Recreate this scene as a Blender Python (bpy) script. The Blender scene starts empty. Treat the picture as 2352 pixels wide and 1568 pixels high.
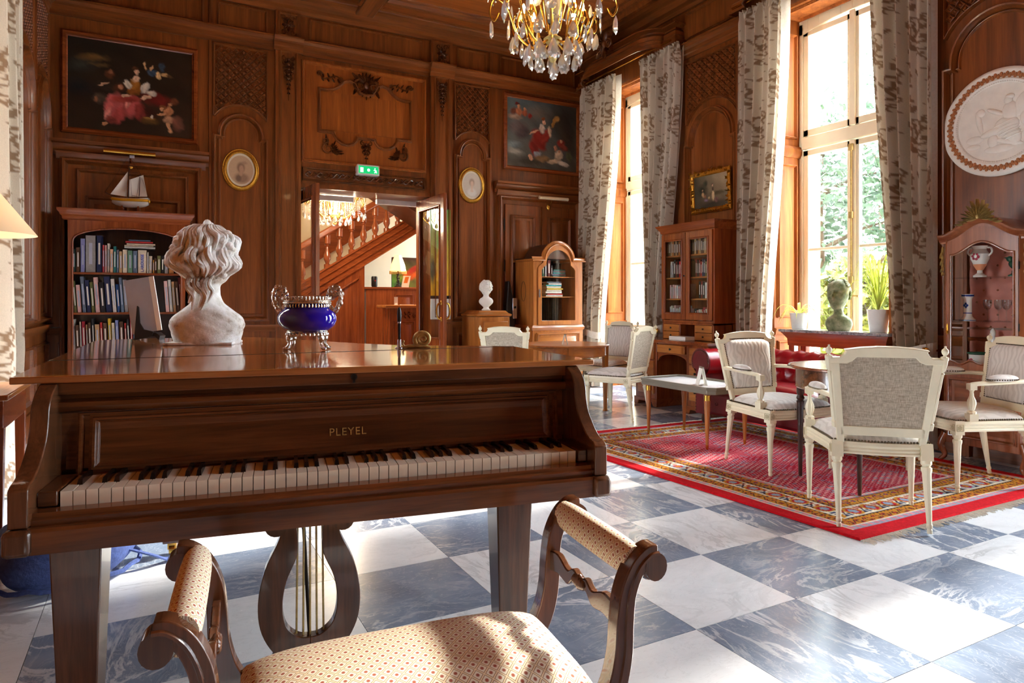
import bpy, bmesh, math, random
import numpy as np
from mathutils import Vector, Matrix, Euler

PI = math.pi
scene = bpy.context.scene
COL = scene.collection
rnd = random.Random(7)

# ---------------------------------------------------------------- camera
cam = bpy.data.cameras.new('camera')
cam.sensor_width = 36.0
cam.lens = 1535.0 / 2352.0 * 36.0
cam.shift_y = -(784.0 - 692.0) / 2352.0
cam.clip_start = 0.05
cam_o = bpy.data.objects.new('camera', cam)
COL.objects.link(cam_o)
cam_o.location = (0, 0, 1.147)
cam_o.rotation_euler = (PI / 2, 0, -math.radians(28.0))
scene.camera = cam_o

# ---------------------------------------------------------------- sky, sun, exposure
world = bpy.data.worlds.new('world')
scene.world = world
world.use_nodes = True
wn = world.node_tree
wn.nodes.clear()
w_out = wn.nodes.new('ShaderNodeOutputWorld')
w_bg = wn.nodes.new('ShaderNodeBackground')
w_bg.inputs[0].default_value = (0.80, 0.91, 1.0, 1)
w_bg.inputs[1].default_value = 18.0
wn.links.new(w_bg.outputs[0], w_out.inputs[0])

sun = bpy.data.lights.new('sun', 'SUN')
sun.energy = 9.0
sun.angle = math.radians(5.0)
sun.color = (1.0, 0.93, 0.82)
sun_o = bpy.data.objects.new('sun', sun)
COL.objects.link(sun_o)
sun_dir = Vector((-0.998 * math.cos(math.radians(30)), -0.055 * math.cos(math.radians(30)), -math.sin(math.radians(30))))
sun_o.rotation_euler = sun_dir.to_track_quat('-Z', 'Y').to_euler()
sun_o.location = (12, 6, 9)

# window light portals (guide sampling of the sky through the real openings)
def portal(loc, rot, sx, sy):
    l = bpy.data.lights.new('window_portal', 'AREA')
    l.shape = 'RECTANGLE'; l.size = sx; l.size_y = sy
    l.cycles.is_portal = True
    o = bpy.data.objects.new('window_portal', l)
    COL.objects.link(o); o.location = loc; o.rotation_euler = rot
for yc in (6.82, 4.0, 1.18, -1.64):
    portal((6.1, yc, 2.0), (0, PI / 2, 0), 3.9, 1.3)

portal((-1.65, 4.65, 2.0), (0, -PI / 2, 0), 3.9, 1.3)

vs = scene.view_settings
vs.view_transform = 'Standard'
vs.look = 'None'
vs.exposure = 0.98
vs.gamma = 1.0
vs.use_curve_mapping = False
cy = scene.cycles
cy.use_denoising = True
cy.max_bounces = 8
cy.diffuse_bounces = 4
cy.glossy_bounces = 3
cy.transmission_bounces = 6
cy.transparent_max_bounces = 20
cy.use_adaptive_sampling = True
cy.adaptive_threshold = 0.04
cy.sample_clamp_indirect = 8.0
cy.caustics_reflective = False
cy.caustics_refractive = False

# ---------------------------------------------------------------- helpers
class MB:
    """collects geometry for ONE mesh"""
    def __init__(self):
        self.v = []; self.f = []; self.M = None; self.uv = None
    def _p(self, pts):
        i = len(self.v)
        if self.M is None:
            self.v.extend([tuple(p) for p in pts])
        else:
            M = self.M
            self.v.extend([tuple(M @ Vector(p)) for p in pts])
        return i
    def box(self, x0, x1, y0, y1, z0, z1):
        i = self._p([(x0,y0,z0),(x1,y0,z0),(x1,y1,z0),(x0,y1,z0),(x0,y0,z1),(x1,y0,z1),(x1,y1,z1),(x0,y1,z1)])
        for q in ((3,2,1,0),(4,5,6,7),(0,1,5,4),(1,2,6,5),(2,3,7,6),(3,0,4,7)):
            self.f.append(tuple(i+k for k in q))
        return self
    def hexa(self, a, b):
        """a,b: 4 bottom and 4 top corners, same winding"""
        i = self._p(list(a) + list(b))
        for q in ((3,2,1,0),(4,5,6,7),(0,1,5,4),(1,2,6,5),(2,3,7,6),(3,0,4,7)):
            self.f.append(tuple(i+k for k in q))
        return self
    def taper(self, cx, cy, z0, w0, d0, z1, w1, d1):
        a = [(cx-w0,cy-d0,z0),(cx+w0,cy-d0,z0),(cx+w0,cy+d0,z0),(cx-w0,cy+d0,z0)]
        b = [(cx-w1,cy-d1,z1),(cx+w1,cy-d1,z1),(cx+w1,cy+d1,z1),(cx-w1,cy+d1,z1)]
        return self.hexa(a, b)
    def prism(self, poly, axis, h0, h1):
        """poly in the two other axes (cyclic order x,y,z), extruded along axis"""
        def m(p, h):
            if axis == 'z': return (p[0], p[1], h)
            if axis == 'y': return (p[0], h, p[1])
            return (h, p[0], p[1])
        n = len(poly)
        i = self._p([m(p, h0) for p in poly] + [m(p, h1) for p in poly])
        self.f.append(tuple(range(i, i+n))[::-1])
        self.f.append(tuple(range(i+n, i+2*n)))
        for k in range(n):
            j = (k+1) % n
            self.f.append((i+k, i+j, i+n+j, i+n+k))
        return self
    def lathe(self, prof, seg=20, c=(0,0), sx=1.0, sy=1.0, flute=0.0, nfl=0, caps=True):
        i = len(self.v); n = len(prof); pts = []
        for (r, z) in prof:
            for k in range(seg):
                a = 2*PI*k/seg
                rr = r
                if flute and nfl: rr = r*(1 - flute*(0.5+0.5*math.cos(nfl*a)))
                pts.append((c[0]+rr*sx*math.cos(a), c[1]+rr*sy*math.sin(a), z))
        i = self._p(pts)
        for j in range(n-1):
            for k in range(seg):
                k2 = (k+1) % seg
                self.f.append((i+j*seg+k, i+j*seg+k2, i+(j+1)*seg+k2, i+(j+1)*seg+k))
        if caps and prof[0][0] > 1e-5: self.f.append(tuple(i+k for k in range(seg))[::-1])
        if caps and prof[-1][0] > 1e-5: self.f.append(tuple(i+(n-1)*seg+k for k in range(seg)))
        return self
    def tube(self, pts, r, seg=8, cap=True, closed=False, flat=1.0):
        P = [Vector(p) for p in pts]; n = len(P)
        R = r if isinstance(r, (list, tuple)) else [r]*n
        T = []
        for k in range(n):
            if closed: t = P[(k+1)%n]-P[k-1]
            else: t = P[min(k+1,n-1)]-P[max(k-1,0)]
            T.append(t.normalized() if t.length > 1e-9 else Vector((0,0,1)))
        up = Vector((0,0,1)) if abs(T[0].z) < 0.9 else Vector((1,0,0))
        nrm = (up - T[0]*up.dot(T[0])).normalized()
        out = []
        for k in range(n):
            nrm = (nrm - T[k]*nrm.dot(T[k]))
            nrm = nrm.normalized() if nrm.length > 1e-6 else Vector((1,0,0))
            b = T[k].cross(nrm)
            for s in range(seg):
                a = 2*PI*s/seg
                out.append(P[k] + (nrm*math.cos(a)*flat + b*math.sin(a))*R[k])
        i = self._p(out)
        m = n if closed else n-1
        for k in range(m):
            k2 = (k+1) % n
            for s in range(seg):
                s2 = (s+1) % seg
                self.f.append((i+k*seg+s, i+k*seg+s2, i+k2*seg+s2, i+k2*seg+s))
        if cap and not closed:
            self.f.append(tuple(i+s for s in range(seg))[::-1])
            self.f.append(tuple(i+(n-1)*seg+s for s in range(seg)))
        return self
    def ell(self, c, r, seg=14, rings=8, z0=-1.0, z1=1.0):
        if not isinstance(r, (list, tuple)): r = (r, r, r)
        a0 = math.asin(max(-1, z0)); a1 = math.asin(min(1, z1))
        prof = []
        for k in range(rings+1):
            a = a0 + (a1-a0)*k/rings
            prof.append((max(0.0, math.cos(a)), math.sin(a)))
        pts = []
        for (rr, z) in prof:
            for k in range(seg):
                t = 2*PI*k/seg
                pts.append((c[0]+r[0]*rr*math.cos(t), c[1]+r[1]*rr*math.sin(t), c[2]+r[2]*z))
        i = self._p(pts)
        for j in range(rings):
            for k in range(seg):
                k2 = (k+1) % seg
                self.f.append((i+j*seg+k, i+j*seg+k2, i+(j+1)*seg+k2, i+(j+1)*seg+k))
        if prof[0][0] > 1e-4: self.f.append(tuple(i+k for k in range(seg))[::-1])
        if prof[-1][0] > 1e-4: self.f.append(tuple(i+rings*seg+k for k in range(seg)))
        return self
    def grid(self, fn, nu, nv, wrap=False):
        pts = [fn(u/nu if not wrap else u/nu, v/nv) for v in range(nv+1) for u in range(nu+(0 if wrap else 1))]
        w = nu if wrap else nu+1
        i = self._p(pts)
        for v in range(nv):
            for u in range(nu):
                u2 = (u+1) % w if wrap else u+1
                self.f.append((i+v*w+u, i+v*w+u2, i+(v+1)*w+u2, i+(v+1)*w+u))
        return self
    def sweep(self, path, prof, mp, closed=False):
        """path: 2D points; prof: list of (offset to the left of the path, height); mp(u,v,h)->xyz"""
        n = len(path); P = [Vector((p[0], p[1])) for p in path]
        N = []
        for k in range(n):
            if closed or 0 < k < n-1:
                a = (P[k]-P[k-1]); b = (P[(k+1) % n]-P[k])
            elif k == 0: a = b = P[1]-P[0]
            else: a = b = P[-1]-P[-2]
            a = a.normalized(); b = b.normalized()
            na = Vector((-a.y, a.x)); nb = Vector((-b.y, b.x))
            m = na+nb
            if m.length < 1e-6: m = na
            else:
                m = m.normalized(); m = m/max(0.35, m.dot(na))
            N.append(m)
        q = len(prof)
        i = self._p([mp(P[k].x+N[k].x*d, P[k].y+N[k].y*d, h) for k in range(n) for (d, h) in prof])
        for k in range(n if closed else n-1):
            k2 = (k+1) % n
            for s in range(q-1):
                self.f.append((i+k*q+s, i+k*q+s+1, i+k2*q+s+1, i+k2*q+s))
        return self
    def mesh(self, name, smooth=True, ang=38):
        me = bpy.data.meshes.new(name)
        me.from_pydata(self.v, [], self.f)
        me.validate(verbose=False)
        if smooth:
            me.polygons.foreach_set('use_smooth', [True]*len(me.polygons))
            try: me.set_sharp_from_angle(angle=math.radians(ang))
            except Exception: pass
        me.update()
        return me

def obj(name, mb, mat, parent=None, loc=None, rot=None, bev=0.0, smooth=True, ang=38, recalc=True, kind=None, label=None):
    me = mb.mesh(name, smooth, ang) if isinstance(mb, MB) else mb
    if isinstance(mb, MB) and recalc:
        b = bmesh.new(); b.from_mesh(me)
        bmesh.ops.recalc_face_normals(b, faces=b.faces)
        b.to_mesh(me); b.free()
        if smooth:
            try: me.set_sharp_from_angle(angle=math.radians(ang))
            except Exception: pass
    if mat is not None and not me.materials:
        me.materials.append(mat)
    o = bpy.data.objects.new(name, me)
    COL.objects.link(o)
    if parent is not None: o.parent = parent
    if loc is not None: o.location = loc
    if rot is not None: o.rotation_euler = rot
    if bev:
        m = o.modifiers.new('bevel', 'BEVEL'); m.width = bev; m.segments = 2
        m.limit_method = 'ANGLE'; m.angle_limit = math.radians(40); m.harden_normals = False
    if kind: o['kind'] = kind
    if label: o['label'] = label
    return o

def thing(name, label, cat, loc=(0,0,0), rz=0.0, group=None):
    o = bpy.data.objects.new(name, None); COL.objects.link(o)
    o.empty_display_size = 0.1
    o.location = loc; o.rotation_euler = (0, 0, rz)
    o['label'] = label; o['category'] = cat
    if group: o['group'] = group
    return o
def tag(o, label, cat, group=None):
    o['label'] = label; o['category'] = cat
    if group: o['group'] = group
    return o
def struct(o, label=None):
    o['kind'] = 'structure'
    if label: o['label'] = label
    return o
def dup(root, loc=None, rz=None, label=None, group=None, parent=None):
    r = root.copy(); COL.objects.link(r)
    if loc is not None: r.location = loc
    if rz is not None: r.rotation_euler = (0, 0, rz)
    if label: r['label'] = label
    if group: r['group'] = group
    if parent is not None: r.parent = parent
    for ch in list(root.children):
        c = ch.copy(); COL.objects.link(c); c.parent = r
        for g in list(ch.children):
            d = g.copy(); COL.objects.link(d); d.parent = c
    return r
def facing(dx, dy):
    """rotation so that local -Y points to (dx,dy)"""
    return math.atan2(dx, -dy)
def arc(cx, cy, r, a0, a1, n):
    return [(cx+r*math.cos(math.radians(a0+(a1-a0)*k/n)), cy+r*math.sin(math.radians(a0+(a1-a0)*k/n))) for k in range(n+1)]
def lerp(a, b, t): return a+(b-a)*t
def spline(pts, n=8):
    """Catmull-Rom through pts (any dimension)"""
    P = [np.array(p, float) for p in pts]; out = []
    for k in range(len(P)-1):
        p0 = P[max(k-1, 0)]; p1 = P[k]; p2 = P[k+1]; p3 = P[min(k+2, len(P)-1)]
        for j in range(n):
            t = j/n
            out.append(tuple(0.5*((2*p1)+(p2-p0)*t+(2*p0-5*p1+4*p2-p3)*t*t+(3*p1-p0-3*p2+p3)*t**3)))
    out.append(tuple(P[-1]))
    return out

# ---------------------------------------------------------------- materials
class NT:
    def __init__(self, name):
        self.m = bpy.data.materials.new(name); self.m.use_nodes = True
        self.t = self.m.node_tree; self.b = self.t.nodes['Principled BSDF']
        self.out = self.t.nodes['Material Output']
    def n(self, ty, **kw):
        x = self.t.nodes.new(ty)
        for k, v in kw.items(): setattr(x, k, v)
        return x
    def l(self, a, b): self.t.links.new(a, b)
    def coord(self, which='Object', scale=(1,1,1), rnd_off=False, rot=(0,0,0)):
        tc = self.n('ShaderNodeTexCoord'); mp = self.n('ShaderNodeMapping')
        mp.inputs['Scale'].default_value = scale
        mp.inputs['Rotation'].default_value = rot
        src = tc.outputs[which]
        if rnd_off:
            oi = self.n('ShaderNodeObjectInfo'); mu = self.n('ShaderNodeVectorMath', operation='SCALE')
            cb = self.n('ShaderNodeCombineXYZ')
            for k in range(3): self.l(oi.outputs['Random'], cb.inputs[k])
            self.l(cb.outputs[0], mu.inputs[0]); mu.inputs['Scale'].default_value = 37.0
            ad = self.n('ShaderNodeVectorMath', operation='ADD')
            self.l(src, ad.inputs[0]); self.l(mu.outputs[0], ad.inputs[1]); src = ad.outputs[0]
        self.l(src, mp.inputs[0])
        return mp.outputs[0]
    def noise(self, vec, scale, detail=4, rough=0.55, dist=0.0):
        x = self.n('ShaderNodeTexNoise'); x.inputs['Scale'].default_value = scale
        x.inputs['Detail'].default_value = detail; x.inputs['Roughness'].default_value = rough
        x.inputs['Distortion'].default_value = dist
        self.l(vec, x.inputs['Vector']); return x.outputs['Fac']
    def ramp(self, fac, stops, interp='LINEAR'):
        x = self.n('ShaderNodeValToRGB'); x.color_ramp.interpolation = interp
        el = x.color_ramp.elements
        while len(el) < len(stops): el.new(0.5)
        for e, (p, c) in zip(el, stops):
            e.position = p; e.color = (c[0], c[1], c[2], 1) if not isinstance(c, (int, float)) else (c, c, c, 1)
        self.l(fac, x.inputs[0]); return x.outputs[0]
    def mix(self, fac, a, b, mode='MIX'):
        x = self.n('ShaderNodeMix', data_type='RGBA', blend_type=mode)
        for s, val in ((0, fac), (6, a), (7, b)):
            if hasattr(val, 'is_linked') or hasattr(val, 'links'): self.l(val, x.inputs[s])
            elif isinstance(val, (int, float)): x.inputs[s].default_value = val
            else: x.inputs[s].default_value = (val[0], val[1], val[2], 1)
        return x.outputs[2]
    def bump(self, h, strength=0.2, dist=0.01):
        x = self.n('ShaderNodeBump'); x.inputs['Strength'].default_value = strength
        x.inputs['Distance'].default_value = dist
        self.l(h, x.inputs['Height']); self.l(x.outputs[0], self.b.inputs['Normal'])
    def set(self, **kw):
        for k, v in kw.items():
            i = self.b.inputs[k.replace('_', ' ')]
            if isinstance(v, (tuple, list)) and len(v) == 3 and i.type == 'RGBA': v = (*v, 1)
            i.default_value = v
        return self
def srgb(r, g, b):
    f = lambda c: (c/255/12.92) if c/255 <= 0.04045 else ((c/255+0.055)/1.055)**2.4
    return (f(r), f(g), f(b))

def wood(name, c_lo, c_hi, axis='z', rough=0.35, scale=1.0, coat=0.0, streak=0.5, spec=0.5, bump=0.04):
    t = NT(name)
    st = 0.06
    sc = {'x': (st,1,1), 'y': (1,st,1), 'z': (1,1,st)}[axis]
    v = t.coord('Object', tuple(s*scale for s in sc), rnd_off=True)
    a = t.noise(v, 9, 5, 0.6, 1.2)
    b = t.noise(v, 70, 3, 0.6, 0.3)
    base = t.ramp(a, [(0.28, c_lo), (0.72, c_hi)])
    dk = tuple(c*0.45 for c in c_lo)
    str_ = t.ramp(b, [(0.42, 1.0), (0.66, 0.0)])
    mx = t.mix(streak*0.55, base, dk)
    col = t.mix(str_, mx, base)
    t.l(col, t.b.inputs['Base Color'])
    t.set(Roughness=rough)
    t.b.inputs['Specular IOR Level'].default_value = spec
    if coat:
        t.b.inputs['Coat Weight'].default_value = coat
        t.b.inputs['Coat Roughness'].default_value = 0.06
    if bump: t.bump(b, bump, 0.004)
    return t.m
def plain(name, col, rough=0.5, metal=0.0, var=0.0, scale=20, bump=0.0, spec=0.5, coat=0.0, sheen=0.0):
    t = NT(name)
    v = t.coord('Object', (1,1,1), rnd_off=True)
    a = t.noise(v, scale, 4)
    k = max(var, 0.04)
    c = t.ramp(a, [(0.3, tuple(max(0, x*(1-k)) for x in col)), (0.7, tuple(min(1, x*(1+k)) for x in col))])
    t.l(c, t.b.inputs['Base Color'])
    t.set(Roughness=rough, Metallic=metal)
    t.b.inputs['Specular IOR Level'].default_value = spec
    if coat:
        t.b.inputs['Coat Weight'].default_value = coat; t.b.inputs['Coat Roughness'].default_value = 0.05
    if sheen: t.b.inputs['Sheen Weight'].default_value = sheen
    if bump: t.bump(a, bump, 0.01)
    return t.m
def emit(name, col, strength):
    t = NT(name); t.set(Base_Color=col, Emission_Color=col, Emission_Strength=strength); return t.m
def attr_mat(name, rough=0.6, spec=0.4, noise=0.15, nscale=120, bump=0.0, trans=0.0, coat=0.0):
    t = NT(name)
    a = t.n('ShaderNodeAttribute', attribute_name='Col')
    v = t.coord('Object'); nz = t.noise(v, nscale, 3)
    k = t.ramp(nz, [(0.3, 1-noise), (0.7, 1.0)])
    c = t.mix(1.0, a.outputs['Color'], k, 'MULTIPLY')
    t.l(c, t.b.inputs['Base Color']); t.set(Roughness=rough)
    t.b.inputs['Specular IOR Level'].default_value = spec
    if bump: t.bump(nz, bump, 0.004)
    if coat: t.b.inputs['Coat Weight'].default_value = coat; t.b.inputs['Coat Roughness'].default_value = 0.2
    if trans:
        tr = t.n('ShaderNodeBsdfTranslucent'); ms = t.n('ShaderNodeMixShader'); ms.inputs[0].default_value = trans
        t.l(c, tr.inputs[0]); t.l(t.b.outputs[0], ms.inputs[1]); t.l(tr.outputs[0], ms.inputs[2])
        t.l(ms.outputs[0], t.out.inputs[0])
    return t.m
def set_col(me, cols):
    """cols: (nverts,3) linear"""
    at = me.color_attributes.new('Col', 'FLOAT_COLOR', 'POINT')
    buf = np.ones((len(me.vertices), 4), np.float32); buf[:, :3] = cols
    at.data.foreach_set('color', buf.ravel())

M = {}
OAK_LO, OAK_HI = srgb(102,52,22), srgb(160,90,41)
M['oak'] = wood('oak_panelling', OAK_LO, OAK_HI, 'z', 0.30, 1.0, 0.12)
M['oak_h'] = wood('oak_panelling_horizontal', OAK_LO, OAK_HI, 'x', 0.30, 1.0, 0.12)
M['oak_y'] = wood('oak_panelling_lengthwise', OAK_LO, OAK_HI, 'y', 0.30, 1.0, 0.12)
M['oak_dark'] = wood('oak_carving', srgb(76,40,19), srgb(126,72,36), 'z', 0.26, 1.5, 0.2)
M['oak_panel'] = wood('oak_centre_panel', srgb(132,66,24), srgb(190,106,44), 'z', 0.30, 1.0, 0.15)
M['oak_light'] = wood('oak_reveal', srgb(126,66,28), srgb(190,110,50), 'z', 0.6, 1.0, 0.0, 0.5, 0.15)  # paler than the wall oak: partly own tone, partly window light in the colour
M['oak_ceil'] = wood('oak_ceiling_board', srgb(150,74,26), srgb(200,114,48), 'x', 0.42, 1.0)
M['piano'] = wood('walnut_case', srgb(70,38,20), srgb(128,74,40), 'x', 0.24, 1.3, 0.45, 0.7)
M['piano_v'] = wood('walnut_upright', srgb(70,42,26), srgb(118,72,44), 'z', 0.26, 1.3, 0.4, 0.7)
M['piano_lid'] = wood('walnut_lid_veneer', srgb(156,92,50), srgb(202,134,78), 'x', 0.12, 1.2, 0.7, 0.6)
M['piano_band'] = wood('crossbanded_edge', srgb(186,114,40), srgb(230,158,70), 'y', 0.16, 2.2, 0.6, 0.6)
M['mahog'] = wood('mahogany_polished', srgb(116,52,24), srgb(170,88,42), 'z', 0.24, 1.0, 0.35)
M['mahog_h'] = wood('mahogany_polished_horizontal', srgb(116,52,24), srgb(170,88,42), 'x', 0.24, 1.0, 0.35)
M['mahog_y'] = wood('mahogany_polished_lengthwise', srgb(116,52,24), srgb(170,88,42), 'y', 0.24, 1.0, 0.35)
M['cherry'] = wood('cherry_wood', srgb(150,82,34), srgb(204,130,62), 'z', 0.28, 1.0, 0.3)
M['cherry_h'] = wood('cherry_wood_horizontal', srgb(150,82,34), srgb(204,130,62), 'x', 0.28, 1.0, 0.3)
M['cherry_y'] = wood('cherry_wood_lengthwise', srgb(150,82,34), srgb(204,130,62), 'y', 0.28, 1.0, 0.3)
M['walnut'] = wood('walnut_furniture', srgb(120,62,34), srgb(178,106,64), 'z', 0.26, 1.0, 0.35)
M['walnut_h'] = wood('walnut_furniture_horizontal', srgb(116,60,34), srgb(170,102,62), 'x', 0.26, 1.0, 0.35)
M['darkwood'] = wood('dark_turned_wood', srgb(46,26,20), srgb(84,50,38), 'z', 0.28, 1.0, 0.3)
M['bench'] = wood('bench_walnut', srgb(62,34,20), srgb(112,66,40), 'z', 0.22, 1.2, 0.5, 0.6)
M['cream'] = plain('cream_paint', srgb(236,226,196), 0.42, 0, 0.06, 8)
M['cream_edge'] = plain('aged_cream_paint', srgb(196,184,146), 0.5, 0, 0.12, 20)
M['winpaint'] = plain('window_paint', srgb(240,232,206), 0.4, 0, 0.04, 6)
M['brass'] = plain('brass', srgb(214,164,72), 0.25, 1.0, 0.1, 30)
M['gilt'] = plain('gilt', srgb(206,150,56), 0.34, 0.85, 0.25, 60, 0.3)
M['bronze'] = plain('old_bronze_mount', srgb(184,160,100), 0.45, 0.45, 0.25, 60, 0.3)
M['nail'] = plain('upholstery_nail', srgb(96,82,62), 0.35, 0.8)
M['silver'] = plain('silver_plate', srgb(214,206,196), 0.2, 1.0, 0.25, 70, 0.5)
M['steel'] = plain('steel', srgb(190,190,194), 0.25, 1.0)
M['black'] = plain('black_plastic', srgb(22,22,24), 0.4)
M['iron'] = plain('dark_iron', srgb(46,40,36), 0.4, 0.7)
M['white'] = plain('white_ceramic', srgb(238,238,236), 0.25)
M['paper'] = plain('white_paper', srgb(240,238,230), 0.7, 0, 0.04, 9)
M['plaster_white'] = plain('white_plaster', srgb(244,240,232), 0.7, 0, 0.05, 12, 0.15)
M['ivory'] = plain('ivory_key', srgb(240,230,208), 0.2, 0, 0.05, 3)
M['ebony'] = plain('ebony_key', srgb(20,18,18), 0.2)
M['felt'] = plain('dark_interior', srgb(26,16,12), 0.7)
M['stone'] = plain('outer_stone', srgb(206,190,164), 0.8, 0, 0.2, 6, 0.3)
def glass_mat(name, tint=(1,1,1), refl=0.08):
    t = NT(name)
    tr = t.n('ShaderNodeBsdfTransparent'); gl = t.n('ShaderNodeBsdfGlossy'); ms = t.n('ShaderNodeMixShader')
    fr = t.n('ShaderNodeFresnel'); fr.inputs[0].default_value = 1.45
    tr.inputs[0].default_value = (*tint, 1); gl.inputs['Roughness'].default_value = 0.02
    mu = t.n('ShaderNodeMath', operation='MULTIPLY'); mu.inputs[1].default_value = refl/0.08
    ge = t.n('ShaderNodeNewGeometry'); iv = t.n('ShaderNodeMath', operation='SUBTRACT'); iv.inputs[0].default_value = 1.0
    t.l(ge.outputs['Backfacing'], iv.inputs[1])
    m2 = t.n('ShaderNodeMath', operation='MULTIPLY'); t.l(mu.outputs[0], m2.inputs[0]); t.l(iv.outputs[0], m2.inputs[1])
    t.l(fr.outputs[0], mu.inputs[0]); t.l(m2.outputs[0], ms.inputs[0])
    t.l(tr.outputs[0], ms.inputs[1]); t.l(gl.outputs[0], ms.inputs[2]); t.l(ms.outputs[0], t.out.inputs[0])
    return t.m
M['glass'] = glass_mat('window_glass')
M['cabglass'] = glass_mat('cabinet_glass', (0.96,0.97,0.96), 0.09)
def crystal_mat():
    t = NT('whitened_crystal')
    t.set(Base_Color=(1,1,1), Roughness=0.0, IOR=1.55)
    t.b.inputs['Transmission Weight'].default_value = 0.72  # diffuse white mixed in for window light refracted by the crystals
    return t.m
M['crystal'] = crystal_mat()
M['stemware'] = glass_mat('thin_clear_glass', (0.9,0.92,0.92), 0.2)

def marble(name, dark):
    t = NT(name)
    v = t.coord('Object', (1,1,1), rnd_off=True)
    vs2 = t.coord('Object', (1.0,2.6,1), rnd_off=True, rot=(0,0,0.6))
    big = t.noise(v, 2.4, 6, 0.6, 1.2)
    vn = t.noise(vs2, 1.7, 8, 0.62, 1.8)        # meandering veins where the field crosses 0.5
    v2 = t.noise(vs2, 4.5, 6, 0.6, 2.5)
    fine = t.noise(v, 38, 5, 0.7, 0.8)
    msk = t.ramp(t.noise(v, 1.6, 2), [(0.42, 0.0), (0.62, 1.0)])
    def vein(f, w, s):
        return t.ramp(f, [(0.5-w, 0.0), (0.5-w*.25, s), (0.5+w*.25, s), (0.5+w, 0.0)])
    def mul(a, b):
        x = t.n('ShaderNodeMath', operation='MULTIPLY'); t.l(a, x.inputs[0]); t.l(b, x.inputs[1]); return x.outputs[0]
    if dark:
        base = t.ramp(big, [(0.28, srgb(102,116,136)), (0.55, srgb(128,144,166)), (0.8, srgb(154,167,186))])
        col = t.mix(mul(vein(vn, .035, .75), msk), base, srgb(226,232,238))
        col = t.mix(vein(v2, .02, .22), col, srgb(206,214,224))
        col = t.mix(t.ramp(fine, [(0.62, 0.0), (0.8, 0.5)]), col, srgb(186,196,208))
    else:
        base = t.ramp(big, [(0.25, srgb(214,220,224)), (0.5, srgb(232,237,241)), (0.8, srgb(242,245,248))])
        col = t.mix(mul(vein(vn, .04, .5), msk), base, srgb(160,166,172))
        col = t.mix(vein(v2, .014, .2), col, srgb(170,174,178))
        col = t.mix(t.ramp(fine, [(0.66, 0.0), (0.85, 0.2)]), col, srgb(180,184,186))
    t.l(col, t.b.inputs['Base Color'])
    rg = t.ramp(fine, [(0.3, 0.17), (0.7, 0.28)])
    t.l(rg, t.b.inputs['Roughness'])
    return t.m
M['marble_w'] = marble('white_marble', False)
M['marble_d'] = marble('blue_grey_marble', True)
def marble_top():
    t = NT('grey_marble_top'); v = t.coord('Object'); a = t.noise(v, 40, 6, 0.7)
    c = t.ramp(a, [(0.35, srgb(90,90,94)), (0.5, srgb(150,150,152)), (0.7, srgb(210,208,206))])
    t.l(c, t.b.inputs['Base Color']); t.set(Roughness=0.12); return t.m
M['marble_top'] = marble_top()

def moire():
    t = NT('moire_upholstery')
    v = t.coord('Object', (1,1,1))
    n = t.noise(v, 9, 2, 0.5)
    w = t.n('ShaderNodeTexWave'); w.wave_type = 'BANDS'; w.bands_direction = 'X'
    w.inputs['Scale'].default_value = 9; w.inputs['Distortion'].default_value = 7.0
    w.inputs['Detail'].default_value = 1; w.inputs['Detail Scale'].default_value = 1.4
    t.l(v, w.inputs['Vector'])
    c = t.ramp(w.outputs['Fac'], [(0.3, srgb(212,206,198)), (0.6, srgb(228,223,216))])
    t.l(c, t.b.inputs['Base Color']); t.set(Roughness=0.75)
    t.b.inputs['Sheen Weight'].default_value = 0.2
    t.bump(w.outputs['Fac'], 0.15, 0.004)
    return t.m
M['moire'] = moire()
def linen():
    t = NT('linen_weave')
    v1 = t.coord('Object', (30, 30, 240)); v2 = t.coord('Object', (240, 240, 24))
    a = t.noise(v1, 1.0, 3); b = t.noise(v2, 1.0, 3)
    ad = t.n('ShaderNodeMath', operation='ADD'); t.l(a, ad.inputs[0]); t.l(b, ad.inputs[1])
    mu = t.n('ShaderNodeMath', operation='MULTIPLY'); t.l(ad.outputs[0], mu.inputs[0]); mu.inputs[1].default_value = 0.5
    c = t.ramp(mu.outputs[0], [(0.35, srgb(148,134,114)), (0.65, srgb(206,194,174))])
    t.l(c, t.b.inputs['Base Color']); t.set(Roughness=0.85); t.bump(mu.outputs[0], 0.2, 0.003)
    return t.m
M['linen'] = linen()
M['leather'] = plain('oxblood_leather', srgb(150,18,28), 0.28, 0, 0.2, 6, 0.05)
M['leather_dark'] = plain('oxblood_leather_dark', srgb(104,22,28), 0.34, 0, 0.2, 6, 0.05)
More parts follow.
